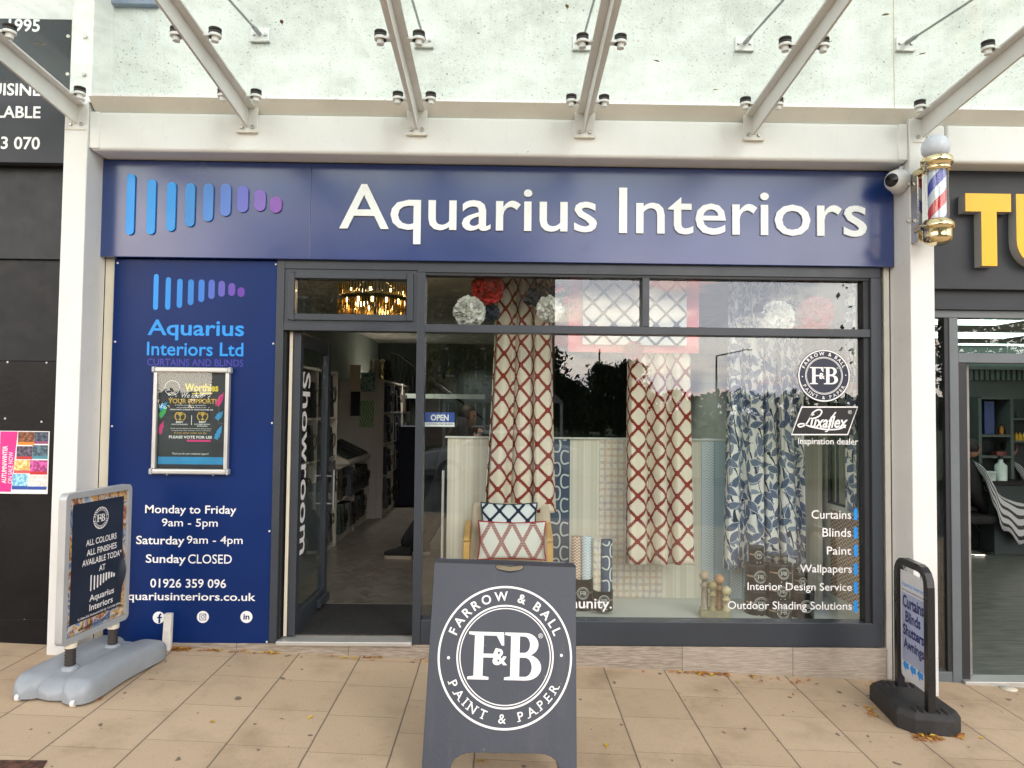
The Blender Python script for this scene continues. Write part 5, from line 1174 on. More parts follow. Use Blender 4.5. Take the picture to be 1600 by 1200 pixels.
MB().lathe(bx_, [(.05, bpz(268)), (.074, bpz(268)), (.078, bpz(264)), (.076, bpz(262)), (.084, bpz(260)), (.088, bpz(258)), (.092, bpz(257)), (.092, bpz(249)), (.085, bpz(247)), (.08, bpz(246)), (.05, bpz(244))], 32).build('top_collar', M['brass'], bt)
MB().lathe(bx_, [(.05, bpz(343)), (.074, bpz(344)), (.08, bpz(347)), (.092, bpz(350)), (.095, bpz(353)), (.095, bpz(357)), (.084, bpz(359)), (.082, bpz(360)), (.082, bpz(370)), (.08, bpz(376)), (.05, bpz(382)), (0, bpz(383))], 32).build('bottom_cup', M['brass'], bt)
MB().ball((bc.x - .006, -.40, bpz(231)), .083, 28).build('globe', pm('opal_globe', (.62, .66, .74), .3, var=.02), bt)
MB().box(bc.x - .065, -.30, bpz(372), bc.x - .03, YC - .0005, bpz(258)).build('back_plate', M['chrome'], bt, bevel=.004)
for py in (262, 352): MB().box(bc.x - .07, -.37, bpz(py) - .02, bc.x - .03, -.26, bpz(py) + .02).build('bracket', M['brass'], bt, bevel=.004)
for py in (274, 334): MB().cyl((bc.x - .085, YC - .001, bpz(py)), (bc.x - .085, YC - .014, bpz(py)), .012, n=8).build('bolt', M['bolt'], bt)
# ------------------------------------------------------------------ neighbour on the left
lb = thing('restaurant_board', (-4.0, -.16, W(50, 255, -.16)[1]), 'dark restaurant board with white lettering cut by the left edge', 'sign board')
a = rect(-200, 25, 98, 255, -.16); xe = W(98, 150, -.16)[0]
MB().box(-5.6, -.16, a[1], xL0 - .004, -.10, a[3]).build('panel', M['slate'], lb, bevel=.003)
yl = -.1612
for txt, b in (('1995', (8, 29, 62, 50)), ('CUISINE', (-42, 129, 63, 150)), ('AVAILABLE', (-80, 164, 63, 185)), ('3 070', (0, 213, 62, 234))): MB().text(txt, rect(*b, yl), (0, yl, 0), off=.02, align='R').build('lettering', M['vinyl'], lb)
hb = thing('hoarding', (-4.0, -.02, -.1), 'black painted hoarding of the closed unit on the left', 'hoarding')
MB().box(-5.6, .11, -.3, xL0 + .03, .2, 4.2).build('backing', M['dark'], hb)
zq = W(60, 405, -.06)[1]; zq2 = W(60, 255, -.16)[1]; zq3 = W(60, 290, -.06)[1]
MB().box(-5.6, -.06, zq, xL0 - .004, -.02, zq3 + .25).build('upper_panel', pm('dark_slate_hoarding', (.018, .022, .027), .42, var=.1, spec=.3), hb, bevel=.003)
MB().box(-5.6, -.10, zq3 + .12, xL0 - .004, -.061, zq3 + .3).build('shutter_box', M['black'], hb, bevel=.003)
zm_ = W(40, 565, -.02)[1]
MB().box(-5.6, -.035, zm_ + .002, xL0 - .002, .1, zq - .0006).build('middle_panel', pm('charcoal_hoarding', (.010, .012, .015), .42, var=.15, spec=.25), hb, bevel=.003)
MB().box(-5.6, -.045, gz(-3.4, 0) - .2, xL0 - .002, .1, zm_ + .0014).build('lower_panel', M['black'], hb, bevel=.003)
MB().box(-5.6, -.053, gz(-3.4, 0) - .2, xL0 - .003, -.046, W(40, 968, -.05)[1]).build('bottom_board', M['black'], hb, bevel=.003)
for (px, py) in ((12, 566), (73, 567), (8, 654), (65, 659), (38, 969)): MB().ball(PT(px, py, -.046), .007, 8).build('screw_cap', M['plastic_white'], hb)
yl = -.048; a = rect(1, 674, 73, 769, yl)
lf = thing('leaflet', ((a[0] + a[2]) / 2, yl, a[1]), 'theatre season leaflet with a pink band and picture tiles taped to the black hoarding', 'leaflet')
MB().box(a[0] - .004, yl - .001, a[1] - .012, a[2] + .006, yl + .001, a[3] + .004).build('sheet', M['vinyl'], lf)
y2 = yl - .0016; Wd, Hh = a[2] - a[0], a[3] - a[1]
MB().add([(a[0], y2, a[1]), (a[0] + Wd * .26, y2, a[1]), (a[0] + Wd * .36, y2, a[3]), (a[0], y2, a[3])], [(0, 1, 2, 3)]).build('pink_band', pm('magenta_print', (.75, .02, .26), .45), lf)
MB().text('AUTUMN/WINTER', (0, 0, Hh * .62, Wd * .10), (a[0] + Wd * .16, y2 - .0006, a[1] + Hh * .14), UZ, -UX, off=.02).text('ON SALE NOW', (0, 0, Hh * .52, Wd * .09), (a[0] + Wd * .28, y2 - .0006, a[1] + Hh * .14), UZ, -UX, off=.0).build('lettering', M['vinyl'], lf)
tiles = [(.37, .78, .34, .22, (.10, .03, .01), (.75, .25, .02)), (.71, .80, .29, .20, (.02, .03, .05), (.25, .06, .16)), (.35, .54, .33, .22, (.04, .03, .05), (.5, .03, .04)), (.68, .55, .32, .23, (.03, .06, .08), (.06, .25, .33)), (.31, .31, .33, .22, (.62, .36, .10), (.6, .1, .1)), (.64, .29, .36, .24, (.28, .03, .14), (.55, .02, .03)), (.28, .04, .32, .26, (.12, .38, .66), (.02, .08, .40)), (.60, .04, .40, .24, (.66, .64, .60), (.02, .08, .40))]
for (u, v, w_, h_, ca, cb) in tiles:
    t = Mt('picture_tile'); n_ = t.noise(45, 4); c = t.mix(n_.ss(.42, .62), ca, tuple(min(.8, q * 3.2 + .03) for q in ca)); m_ = t.pbr(c, .45)
    k_ = MB().box(a[0] + u * Wd, y2 - .0004, a[1] + v * Hh, a[0] + (u + w_) * Wd - .001, y2, a[1] + (v + h_) * Hh - .001).build('picture_tile', m_, lf)
    MB().box(a[0] + u * Wd, y2 - .0009, a[1] + v * Hh, a[0] + (u + w_) * Wd - .001, y2 - .0005, a[1] + (v + h_ * .22) * Hh).build('caption_bar', pm('caption_colour', cb, .45), k_)
# white stub post by the navy panel
p0 = G(261, 1016); zt_s = PT(264, 958, p0.y).z
tag(MB().hexa([(p0.x - .030, p0.y - .02, p0.z), (p0.x + .026, p0.y - .02, p0.z), (p0.x + .026, p0.y + .02, p0.z), (p0.x - .030, p0.y + .02, p0.z)], [(p0.x - .020, p0.y - .02, zt_s), (p0.x + .030, p0.y - .02, zt_s), (p0.x + .030, p0.y + .02, zt_s), (p0.x - .020, p0.y + .02, zt_s)]).build('stub_post', pm('flaking_white_paint', (.70, .68, .62), .6, dirt=.8, scale=6), bevel=.007), 'short white flaking post standing against the navy panel', 'post')
# ------------------------------------------------------------------ neighbour on the right: barber shop
def onZ(px, py, z):
    d = ray(px, py); k = (z - CAMLOC.z) / d.z; return CAMLOC + d * k
YBF = -.05
a = rect(1461, 268, 1760, 455, YBF)
bs = thing('barber_fascia', (a[0] + .8, YBF, a[1]), 'dark grey barber fascia with yellow built-up letters', 'shop sign')
XE = a[2] + .3
MB().box(xR1 + .001, YBF, a[1], XE, .02, a[3] + .1).build('panel', M['slate'], bs, bevel=.003)
yl = YBF - .075
b = rect(1508, 302, 1581, 416, yl); W_, H_ = b[2] - b[0], b[3] - b[1]
def built_up(poly, x0):
    f_ = [(p[0] * W_, p[1] * H_) for p in poly]; pl = Plane((x0, yl, b[1]), UX, UZ)
    k_ = plate(MB(), pl, f_, [], -.0745, -.001).build('letter', M['ltgrey'], bs); plate(MB(), pl, f_, [], -.0009, .002).build('letter_face', M['yellow'], k_)
built_up([(.345, 0), (.68, 0), (.68, .75), (1, .75), (1, 1), (0, 1), (0, .75), (.345, .75)], b[0])
xu = W(1588, 350, yl)[0]
built_up([(0, 1), (0, .36)] + arc(.53, .36, .53, .36, 180, 360, 14) + [(1.06, 1), (.72, 1), (.72, .38)] + arc(.53, .38, .19, .13, 360, 180, 8) + [(.34, 1)], xu)
zf1 = W(1530, 485, .03)[1]; zf2 = W(1530, 455, .03)[1]
bf = thing('barber_shopfront', (a[0] + .6, .03, gz(3.6, 0)), 'grey aluminium barber shopfront with an open glass door', 'shopfront')
MB().box(xR1 + .001, .0, zf1 + .001, XE, .1, zf2 + .05).build('soffit_panel', M['slate'], bf)
s0, s1 = W(1486, 780, .03)[0], W(1500, 780, .03)[0]; zbt = W(1490, 1072, .03)[1]; zh_ = W(1540, 497, .03)[1]; ztm0, ztm1 = W(1550, 567, .03)[1], W(1550, 552, .03)[1]
MB().box(xR1 + .001, .03, zh_, XE, .12, zf1).build('head_rail', M['grey2'], bf, bevel=.003)
MB().box(s0, .028, zbt, s1, .12, zh_ - .001).build('upright', M['grey2'], bf, bevel=.003)
MB().box(s1 + .001, .032, ztm0, XE, .12, ztm1).build('transom', M['grey2'], bf, bevel=.003)
MB().box(xR1 + .001, .032, zbt, s0 - .001, .12, W(1475, 1050, .03)[1]).build('bottom_rail', M['grey2'], bf, bevel=.003)
MB().box(xR1 + .001, .05, W(1475, 1050, .03)[1] + .001, s0 - .001, .056, zh_ - .001).build('pane', M['pane'], bf)
MB().box(s0 - .03, .036, W(1475, 1050, .03)[1] + .001, s0 - .0005, .11, zh_ - .001).build('gasket', M['dark'], bf)
MB().box(s1 + .001, .05, ztm1 + .001, XE, .056, zh_ - .001).build('pane', M['pane'], bf)
ZFB = W(1550, 1060, .06)[1]
MB().box(s1 + .001, -.005, ZFB - .05, XE, .13, ZFB).build('threshold', M['silver'], bf, bevel=.003)
xd = W(1511, 800, .10)[0]
MB().box(xd - .026, .10, ZFB + .006, xd + .026, 1.0, ztm0 - .006).build('door_leaf', pm('worn_door_edge', (.28, .27, .25), .5, .2, var=.2), bf, bevel=.003)
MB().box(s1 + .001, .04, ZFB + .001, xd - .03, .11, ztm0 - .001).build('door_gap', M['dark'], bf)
# room
t = Mt('grey_green_plank_floor'); X, Y, Z = t.xyz(); gr = t.noise(3, 5, t.comb(X * 1.2, Y * 9)); c = t.mix(gr.ss(.3, .7), (.085, .09, .078), (.19, .195, .17)); t.pbr(c, .3); 
struct(MB().box(xR1 + .02, .131, ZFB - .2, 10.5, 5.6, ZFB - .004).build('barber_floor', t.m, local=True), 'grey green plank floor of the barber shop', 'floor')
zcb = CAMLOC.z + .98
GW = pm('grey_green_wall', (.105, .135, .125), .8, var=.06)
rm = thing('barber_room', (5.5, 5.0, ZFB), 'grey green back room of the barber shop', 'room')
MB().box(xR1 + .03, 4.95, ZFB, 10.5, 5.1, zcb).build('back_wall', GW, rm); MB().box(xR1 + .0, .14, ZFB, xR1 + .03, 5.1, zcb).build('side_wall', GW, rm); MB().box(10.5, .14, ZFB, 10.6, 5.1, zcb).build('side_wall', GW, rm)
MB().box(xR1, .14, zcb + .001, 10.6, 5.1, zcb + .1).build('ceiling', pm('white_ceiling', (.5, .52, .5), .9), rm)
mb = MB(); zk = W(1550, 578, 4.9)[1]; zk2 = W(1550, 594, 4.9)[1]
for i in range(70): mb.box(4.2 + i * .075, 4.88, zk2, 4.245 + i * .075, 4.949, zk)
mb.build('slatted_cornice', GW, rm)
MB().box(xR1 + .04, 4.86, zk + .002, 10.4, 4.949, zk + .05).build('cornice_rail', GW, rm)
LP = emit('lit_ceiling_panel', (.80, 1.0, .90), 5.0)
for i, (xa, ya, xb, yb_, lab) in enumerate(((1440, 497, 1556, 506, 'nearest'), (1440, 518, 1568, 527, 'second'), (1440, 544, 1578, 551, 'third'), (1440, 567, 1530, 570.5, 'farthest'))):
    p, q = onZ(xa, ya, zcb), onZ(xb, yb_, zcb); q2 = onZ(xb, ya, zcb); y0_, y1_ = onZ(1530, ya, zcb).y, onZ(1530, yb_, zcb).y
    if y1_ < y0_: y0_, y1_ = y1_, y0_
    y1_ = min(y1_, 4.9); y0_ = min(y0_, y1_ - .2); x0_, x1_ = max(xR1 + .1, min(p.x, q.x)), max(q.x, q2.x)
    r = thing('ceiling_light', ((x0_ + x1_) / 2, (y0_ + y1_) / 2, zcb), f'{lab} of the lit square panels in the barber ceiling', 'ceiling light', 'lit panels in the barber ceiling')
    MB().box(x0_ - .02, y0_ - .02, zcb - .012, x1_ + .02, y1_ + .02, zcb - .0005).build('frame', M['plastic_white'], r); MB().box(x0_, y0_, zcb - .016, x1_, y1_, zcb - .0125).build('diffuser', LP, r)
# shelves and counter
ys = 4.62
a = rect(1531, 622, 1604, 752, ys); su = thing('shelf_unit', (a[0] + .5, ys, a[1]), 'grey shelf unit with bottles and boxes on the barber back wall', 'shelves')
xm_ = W(1582, 700, ys)[0]; DK = pm('dark_shelf_back', (.03, .045, .045), .7)
MB().box(a[0], 4.93, a[1], a[0] + 2.4, 4.945, a[3]).build('back', DK, su)
for x_ in (a[0], xm_, a[0] + 2.4): MB().box(x_ - .02, ys, a[1], x_ + .02, 4.929, a[3]).build('side', GW, su)
for py in (622, 681, 714, 752): z_ = W(1550, py, ys)[1]; MB().box(a[0] + .021, ys + .002, z_ - .015, xm_ - .021, 4.928, z_ + .015).build('shelf', GW, su)
for py in (655, 690, 752): z_ = W(1590, py, ys)[1]; MB().box(xm_ + .021, ys + .002, z_ - .012, a[0] + 2.379, 4.928, z_ + .012).build('shelf', GW, su)
b = rect(1538, 627, 1554, 674, ys + .1); tag(MB().box(b[0], ys + .1, W(1550, 681, ys)[1] + .017, b[2], ys + .14, b[3]).build('blue_poster', pm('deep_blue_print', (.01, .05, .20), .4), bevel=.002), 'deep blue upright advertising card on the barber shelf', 'poster')
rnd = random.Random(4)
def bottle(px, py, wpx, hpx, y, m, lab, grp='bottles and boxes on the barber shelves', cap=None):
    c_ = PT(px, py, y); r = (W(px + wpx / 2, py, y)[0] - c_.x); h = PT(px, py - hpx, y).z - c_.z
    o = MB().lathe(c_, [(r, 0), (r, h * .62), (r * .4, h * .74), (r * .35, h * .86)], 14).build('bottle', m); MB().lathe(c_, [(r * .42, h * .861), (r * .42, h)], 12).build('cap', cap or M['dark'], o); return tag(o, lab, 'bottle', grp)
AM = pm('amber_bottle', (.50, .20, .03), .3); YB_ = pm('yellow_bottle', (.60, .40, .03), .35)
for i, px in enumerate((1558, 1566, 1573, 1580)): bottle(px - 1, 680, 6.5, 16 if i != 2 else 15, ys + .12, AM if i in (1, 3) else M['black'], ['black bottle beside the blue card on the barber shelf', 'amber bottle second from the blue card', 'black bottle between two amber ones', 'amber bottle at the end of the row by the divider'][i]).location.z += .012
for i, px in enumerate((1588, 1594, 1600)): bottle(px, 689, 5.5, 15, ys + .1, YB_, ['yellow bottle nearest the shelf divider', 'yellow bottle in the middle of three', 'yellow bottle at the right picture edge'][i])
bottle(1590, 655, 6, 16, ys + .1, DK, 'dark pump bottle on the upper right barber shelf')
for i, px in enumerate((1562, 1572)): c_ = PT(px, 714, ys + .1); tag(MB().box(c_.x - .05, ys + .08, c_.z + .016, c_.x + .05, ys + .2, c_.z + .075).build('box', pm('maroon_box', (.22, .06, .06), .5), bevel=.003), ['maroon box left on the lower barber shelf', 'maroon box right on the lower barber shelf'][i], 'box', 'maroon boxes on the barber shelf')
yk = 4.25; zk_ = W(1560, 752, yk)[1]
kt = thing('counter', (6.2, yk, ZFB), 'dark barber counter under the shelves', 'counter'); MB().box(a[0] - .1, yk, zk_ - .05, a[0] + 2.4, 4.6, zk_).build('top', M['black'], kt, bevel=.004); MB().box(a[0] - .05, yk + .05, ZFB, a[0] + 2.35, 4.58, zk_ - .051).build('cabinet', DK, kt)
CW = pm('milky_bottle', (.55, .68, .62), .35)
bottle(1564, 752, 17, 40, yk + .12, CW, 'large milky pump bottle on the barber counter', 'things on the barber counter')
c_ = PT(1546, 752, yk + .1); tag(MB().lathe(c_, [(.07, 0), (.075, .11), (.082, .115), (.082, .13), (0, .13)], 18).build('tub', CW), 'white tub on the barber counter left of the milky bottle', 'tub')
# seated customers under striped capes, and the barber
SK = pm('skin', (.36, .20, .13), .55, var=.06); HR = pm('dark_hair', (.015, .012, .010), .6, var=.3, scale=40); BK = pm('black_cotton', (.012, .012, .013), .85); JN = pm('dark_jeans', (.018, .020, .026), .85)
t = Mt('striped_cape'); U, V, _ = t.xyz('UV'); c = t.mix((V * 16 + U * 1.2).fr().gt(.38), (.02, .022, .025), (.50, .52, .53)); t.pbr(c, .6); CAPE = t.m
def head(c, r, parent, face, hairm=HR):
    """face: unit direction the head looks"""
    c = Vector(c); f_ = Vector(face).normalized(); s_ = f_.cross(UZ).normalized(); mb = MB(); n_ = 24; k_ = 14; vs = []
    for j in range(k_ + 1):
        p = math.pi * j / k_
        for i in range(n_):
            q = 2 * math.pi * i / n_; x_, y_, z_ = math.sin(p) * math.cos(q), math.sin(p) * math.sin(q), math.cos(p)
            wd = .78 - (.16 * max(0, -z_)); d = f_ * (x_ * .95 + (.06 if z_ < -.3 and x_ > .5 else 0)) + s_ * (y_ * wd) + UZ * (z_ * 1.22)
            if x_ > .75 and abs(y_) < .35: d += f_ * (.20 * math.exp(-((z_ + .12) / .16) ** 2) * math.exp(-(y_ / .16) ** 2)) - f_ * .05 * math.exp(-((z_ - .12) / .12) ** 2)
            vs.append(c + d * r)
    mb.add(vs, [(j * n_ + i, (j + 1) * n_ + i, (j + 1) * n_ + (i + 1) % n_, j * n_ + (i + 1) % n_) for j in range(k_) for i in range(n_)], 0, True)
    for s in (-1, 1): mb.ball(c + s_ * s * r * .80 - UZ * r * .08, r * .2, 8, 0, (.7, .5, 1.2))
    o = mb.build('head', SK, parent)
    for s in (-1, 1): MB().ball(c + f_ * r * .86 + s_ * s * r * .30 + UZ * r * .10, r * .09, 8).build('eye', M['lens'], o)
    MB().ball(c + f_ * r * .90 - UZ * r * .52, r * .16, 8, 0, (1.2, 1.2, .35)).build('mouth', pm('lips', (.28, .10, .08), .5), o)
    mb = MB(); mb.ball(c - f_ * r * .12 + UZ * r * .22, r * 1.06, 20, 0, (.93, .93, 1.05)); mb.v = [v for v in mb.v]
    kp = []
    for f in mb.f:
        m_ = sum((mb.v[i] for i in f), Vector()) / len(f) - c
        if m_.dot(f_) < r * .45 and m_.z > -r * .35 or m_.z > r * .72: kp.append(f)
    mb.f = kp; mb.mi = [0] * len(kp); mb.sm = [True] * len(kp); mb.build('hair', hairm, parent)
    return o
def seated(x, y, label):
    r = thing('person', (x, y, ZFB), label, 'person', 'people in the barber shop')
    zs_ = .52
    mb = MB(); prof = [(0, 1.20, .07), (.06, 1.12, .20), (.12, .95, .27), (.20, .78, .30), (.38, .70, .31), (.60, .66, .31), (.68, .58, .31), (.74, .35, .30), (.80, .12, .29)]
    P = spline([(p[0], p[1], p[2]) for p in prof], 5); n_ = len(P) - 1
    mb.grid(lambda u, v: (x + P[int(round(u * n_))].x, y + max(-.5, min(.5, (v - .5) * 2)) * 2 * P[int(round(u * n_))].z * (1 + .25 * max(0, abs(v - .5) * 2 - .5)), ZFB + P[int(round(u * n_))].y - max(0, abs(v - .5) * 2 - .5) * 2 * max(0, P[int(round(u * n_))].y - .16) * min(1, u * 2.0) * (.92 + .08 * math.sin(u * 40))), n_, 18, uvfn=lambda u, v: (u, v))
    o = mb.build('cape', CAPE, r); o.modifiers.new('s', 'SOLIDIFY').thickness = .006
    skinned('body', [(x, y, ZFB + .62), (x + .02, y, ZFB + .9), (x + .01, y, ZFB + 1.13), (x + .01, y, ZFB + 1.22), (x + .45, y - .11, ZFB + .56), (x + .52, y - .11, ZFB + .1), (x + .66, y - .11, ZFB + .05), (x + .45, y + .11, ZFB + .56), (x + .52, y + .11, ZFB + .1), (x + .66, y + .11, ZFB + .05)], [(0, 1), (1, 2), (2, 3), (0, 4), (4, 5), (5, 6), (0, 7), (7, 8), (8, 9)], [.13, .15, .11, .055, .075, .05, .04, .075, .05, .04], BK, r)
    head((x + .03, y, ZFB + 1.36), .098, r, (1, -.1, 0)); return r
def chair(x, y, label):
    r = thing('barber_chair', (x, y, ZFB), label, 'barber chair', 'barber chairs')
    MB().box(x - .26, y - .27, ZFB + .40, x + .28, y + .27, ZFB + .50).build('seat', BK, r, bevel=.03); MB().box(x - .34, y - .25, ZFB + .50, x - .20, y + .25, ZFB + 1.05).build('backrest', BK, r, bevel=.03)
    MB().lathe((x, y, ZFB), [(.28, 0), (.28, .03), (.06, .06), (.05, .40)], 24).build('pedestal', M['chrome'], r)
fl_ = G(1540, 862)
p_ = onZ(1520, 862, ZFB)
chair(p_.x - .06, p_.y, 'barber chair under the left striped cape'); seated(p_.x - .02, p_.y, 'seated customer under a striped cape, left one beside the door edge')
p2 = onZ(1600, 862, ZFB); chair(p2.x - .08, p2.y + .25, 'barber chair at the right picture edge'); seated(p2.x - .02, p2.y + .25, 'seated customer under a striped cape at the right picture edge')
def standing(name, x, y, zf, pts, label, grp, top, legs, face, hr):
    pass
bx_, by_ = p_.x - .25, p_.y + .55; hnd = PT(1531, 748, by_ - .15)
r = thing('person', (bx_, by_, ZFB), 'barber in black standing behind the left customer, one arm showing past the door', 'person', 'people in the barber shop'); z_ = ZFB
skinned('body', [(bx_, by_, z_ + .95), (bx_, by_, z_ + 1.2), (bx_, by_, z_ + 1.42), (bx_, by_, z_ + 1.55), (bx_ + .20, by_ - .05, z_ + 1.42), (bx_ + .32, by_ - .1, z_ + 1.18), (hnd.x - .03, hnd.y, hnd.z + .04), (bx_ - .2, by_, z_ + 1.40), (bx_ - .24, by_ - .1, z_ + 1.1), (bx_ - .05, by_ - .3, z_ + 1.1), (bx_ + .1, by_, z_ + .5), (bx_ + .1, by_, z_ + .06), (bx_ - .1, by_, z_ + .5), (bx_ - .1, by_, z_ + .06)],
        [(0, 1), (1, 2), (2, 3), (2, 4), (4, 5), (5, 6), (2, 7), (7, 8), (8, 9), (0, 10), (10, 11), (0, 12), (12, 13)], [.14, .13, .14, .055, .07, .05, .035, .07, .05, .035, .08, .055, .08, .055], BK, r)
head((bx_, by_, z_ + 1.70), .10, r, (.7, -.7, -.2))
mb = MB(); mb.ball(hnd, .04, 12, 0, (1.2, .8, .9))
for i in range(4): mb.tube([hnd + Vector((.03, -.02 + i * .016, .0)), hnd + Vector((.07, -.02 + i * .016, -.01)), hnd + Vector((.09 - .006 * abs(i - 1), -.02 + i * .016, -.035))], [.009, .009, .006], 8)
mb.tube([hnd + Vector((.0, -.03, .01)), hnd + Vector((.04, -.05, .0))], [.011, .008], 8); mb.build('hand', SK, r)
# white disc dropped on the paving
c_ = G(1576, 1077); tag(MB().lathe(c_ + UZ * .002, [(.05, 0), (.052, .004), (.0, .005)], 20).build('disc', M['cream']), 'flat pale disc lying on the paving before the barber door', 'disc')
# ------------------------------------------------------------------ shop interior
ZCE = CAMLOC.z + 1.22; XLW, YBW = -2.36, 8.4
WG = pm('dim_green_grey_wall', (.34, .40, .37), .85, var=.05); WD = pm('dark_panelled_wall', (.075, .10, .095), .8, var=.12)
sr = thing('shop_room', (0, 4.5, ZF), 'dim showroom seen through the open doorway and window', 'room')
MB().box(XLW - .1, .121, ZF, XLW, YBW, ZCE).build('side_wall', WG, sr); MB().box(xR1 - .08, .121, ZF, xR1 - .03, YBW, ZCE).build('side_wall', WG, sr)
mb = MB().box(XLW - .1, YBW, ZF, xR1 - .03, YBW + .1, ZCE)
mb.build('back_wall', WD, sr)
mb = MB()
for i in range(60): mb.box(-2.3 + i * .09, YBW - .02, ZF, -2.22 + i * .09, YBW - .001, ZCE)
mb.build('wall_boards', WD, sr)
MB().box(XLW - .1, .121, ZCE, xR1 - .03, YBW + .1, ZCE + .1).build('ceiling', pm('grey_white_ceiling', (.50, .50, .48), .9), sr)
MB().box(xL0 + .04, .125, ZF - .4, xd0, .16, ZCE + .3).build('front_wall', M['dark'], sr); MB().box(xd0 + .001, .125, zh1 - .03, xR0 + .1, .16, ZCE + .3).build('front_wall', M['dark'], sr)
LM = emit('lit_downlight', (1, .95, .85), 9.0)
for i, (px, py) in enumerate(((597, 451), (713, 453), (636, 523), (742, 526), (747, 536), (1010, 500), (1200, 480))):  # the final pair is unseen, added to brighten the window display
    p = onZ(px, py, ZCE)
    if p.y > 8: p.y = 7.8
    lab = ['lit downlight seen through the fanlight', 'lit downlight in the upper window left of the white flower', 'lit downlight seen through the open doorway', 'lit downlight in the main window, higher of the close pair', 'lit downlight in the main window, lower of the close pair', 'downlight above the pink bordered blind', 'downlight above the leaf curtain'][i]
    r = thing('downlight', (p.x, p.y, ZCE), lab, 'downlight', 'downlights in the shop ceiling')
    MB().lathe((p.x, p.y, ZCE), [(.045, -.001), (.055, -.006), (.05, -.012), (.04, -.010)], 20).build('trim_ring', M['plastic_white'], r)
    MB().lathe((p.x, p.y, ZCE), [(.039, -.004), (0, -.005)], 20).build('lamp', LM, r)
    ld = bpy.data.lights.new('lamp_light', 'SPOT'); ld.energy = (170 if i == 2 else 45) if i < 5 else 130; ld.spot_size = R_(110); ld.spot_blend = .6; ld.color = (1, .92, .80); ld.shadow_soft_size = .04
    lo_ = bpy.data.objects.new('lamp_light', ld); COL.objects.link(lo_); lo_.parent = r; lo_.location = (0, 0, -.02); ORG[lo_.name] = Vector((p.x, p.y, ZCE))
# shelving along the left wall
WS = pm('white_shelf_board', (.50, .47, .41), .6, var=.05)
rnd = random.Random(11)
def ring_handle(mb, c, r): mb.tube([c + Vector((0, r * math.cos(R_(q)), r * math.sin(R_(q)))) for q in range(0, 360, 30)], .006, 5, closed=True)
ORD = ['first', 'second', 'third', 'fourth', 'fifth', 'sixth', 'seventh', 'eighth', 'ninth']
BOOKC = [('charcoal', (.020, .021, .023)), ('black', (.010, .010, .011)), ('navy', (.014, .02, .045)), ('slate', (.05, .058, .07)), ('bottle green', (.02, .04, .03)), ('brown', (.06, .042, .03)), ('grey', (.09, .09, .088))]
BM = [pm('book_' + n_.replace(' ', '_'), c_, .7, var=.25, scale=20) for n_, c_ in BOOKC]
def shelving(x0, x1, ys0, ys1, nbay, zs, label, who, cnt):
    r = thing('shelving', ((x0 + x1) / 2, (ys0 + ys1) / 2, ZF), label, 'shelving', 'sample shelving along the left wall')
    for i in range(nbay + 1):
        y = ys0 + (ys1 - ys0) * i / nbay; MB().box(x0, y - .014, ZF, x1, y + .014, ZF + zs[-1] + .02).build('upright', WS, r, bevel=.002)
    for z in zs: MB().box(x0, ys0 + .015, ZF + z - .012, x1 - .01, ys1 - .015, ZF + z + .012).build('shelf', WS, r)
    MB().box(x0, ys0 + .015, ZF, x1 - .02, ys1 - .015, ZF + zs[0] - .013).build('plinth', WS, r)
    for b in range(nbay):
        ya, yb = ys0 + (ys1 - ys0) * b / nbay + .03, ys0 + (ys1 - ys0) * (b + 1) / nbay - .03
        for j in range(len(zs) - 1):
            y = ya; k = 0; zgap = zs[j + 1] - zs[j]
            while y < yb - .1 and k < cnt:
                wd = rnd.uniform(.07, .17); h = zgap * rnd.uniform(.70, .90); ci = rnd.randrange(len(BM)); dpt = rnd.uniform(.34, .44)
                if y + wd > yb: break
                z0_ = ZF + zs[j] + .013; xo = x1 + rnd.uniform(-.03, .05); o_ = thing('sample_book', (xo - dpt / 2, y + wd / 2, z0_), f'{BOOKC[ci][0]} sample book, {ORD[k]} in bay {b + 1}, shelf {j + 1} of the {who} unit', 'sample book', 'fabric sample books on the shelves')
                MB().hexa([(xo - dpt, y, z0_), (xo, y, z0_), (xo, y + wd, z0_), (xo - dpt, y + wd, z0_)], [(xo - dpt, y + .01, z0_ + h), (xo - .02, y + .01, z0_ + h), (xo - .02, y + wd - .006, z0_ + h), (xo - dpt, y + wd - .006, z0_ + h)]).build('cover', BM[ci], o_, bevel=.004)
                mb = MB(); ring_handle(mb, Vector((xo + .015, y + wd / 2, z0_ + h * .55)), rnd.uniform(.05, .085)); mb.build('handle', M['black_metal'], o_)
                y += wd + rnd.uniform(.003, .02); k += 1
    return r
shelving(XLW + .005, -1.90, 1.55, 3.25, 2, (.10, .62, 1.02, 1.45, 1.95), 'near white shelving with dark sample books on the left wall', 'near', 8)
shelving(XLW + .005, -1.90, 3.30, 5.2, 2, (.10, .48, .86), 'low white shelving with dark sample books before the pale end panel', 'low', 9)
gb_ = thing('display_gable', (-2.0, 5.25, ZF), 'pale end panel of the far shelving with green fabric samples pinned on it', 'end panel')
MB().box(XLW + .005, 5.24, ZF, -1.80, 5.27, ZF + 1.98).build('panel', WS, gb_)
t = Mt('green_leaf_sample'); X, Y, Z = t.xyz(); c = t.mix(((X + Z * .5 + t.noise(12, 2) * .06) * 26).fr().gt(.5), (.42, .45, .36), (.10, .26, .06)); GS = t.pbr(c, .8)
t = Mt('teal_floral_sample'); X, Y, Z = t.xyz(); c = t.mix(t.noise(34, 3).ss(.47, .55), (.36, .40, .35), (.04, .17, .14)); TS = t.pbr(c, .8)
a = rect(562, 626, 584, 668, 5.23); b = rect(564, 582, 586, 612, 5.23); c3 = rect(547, 570, 563, 610, 5.23)
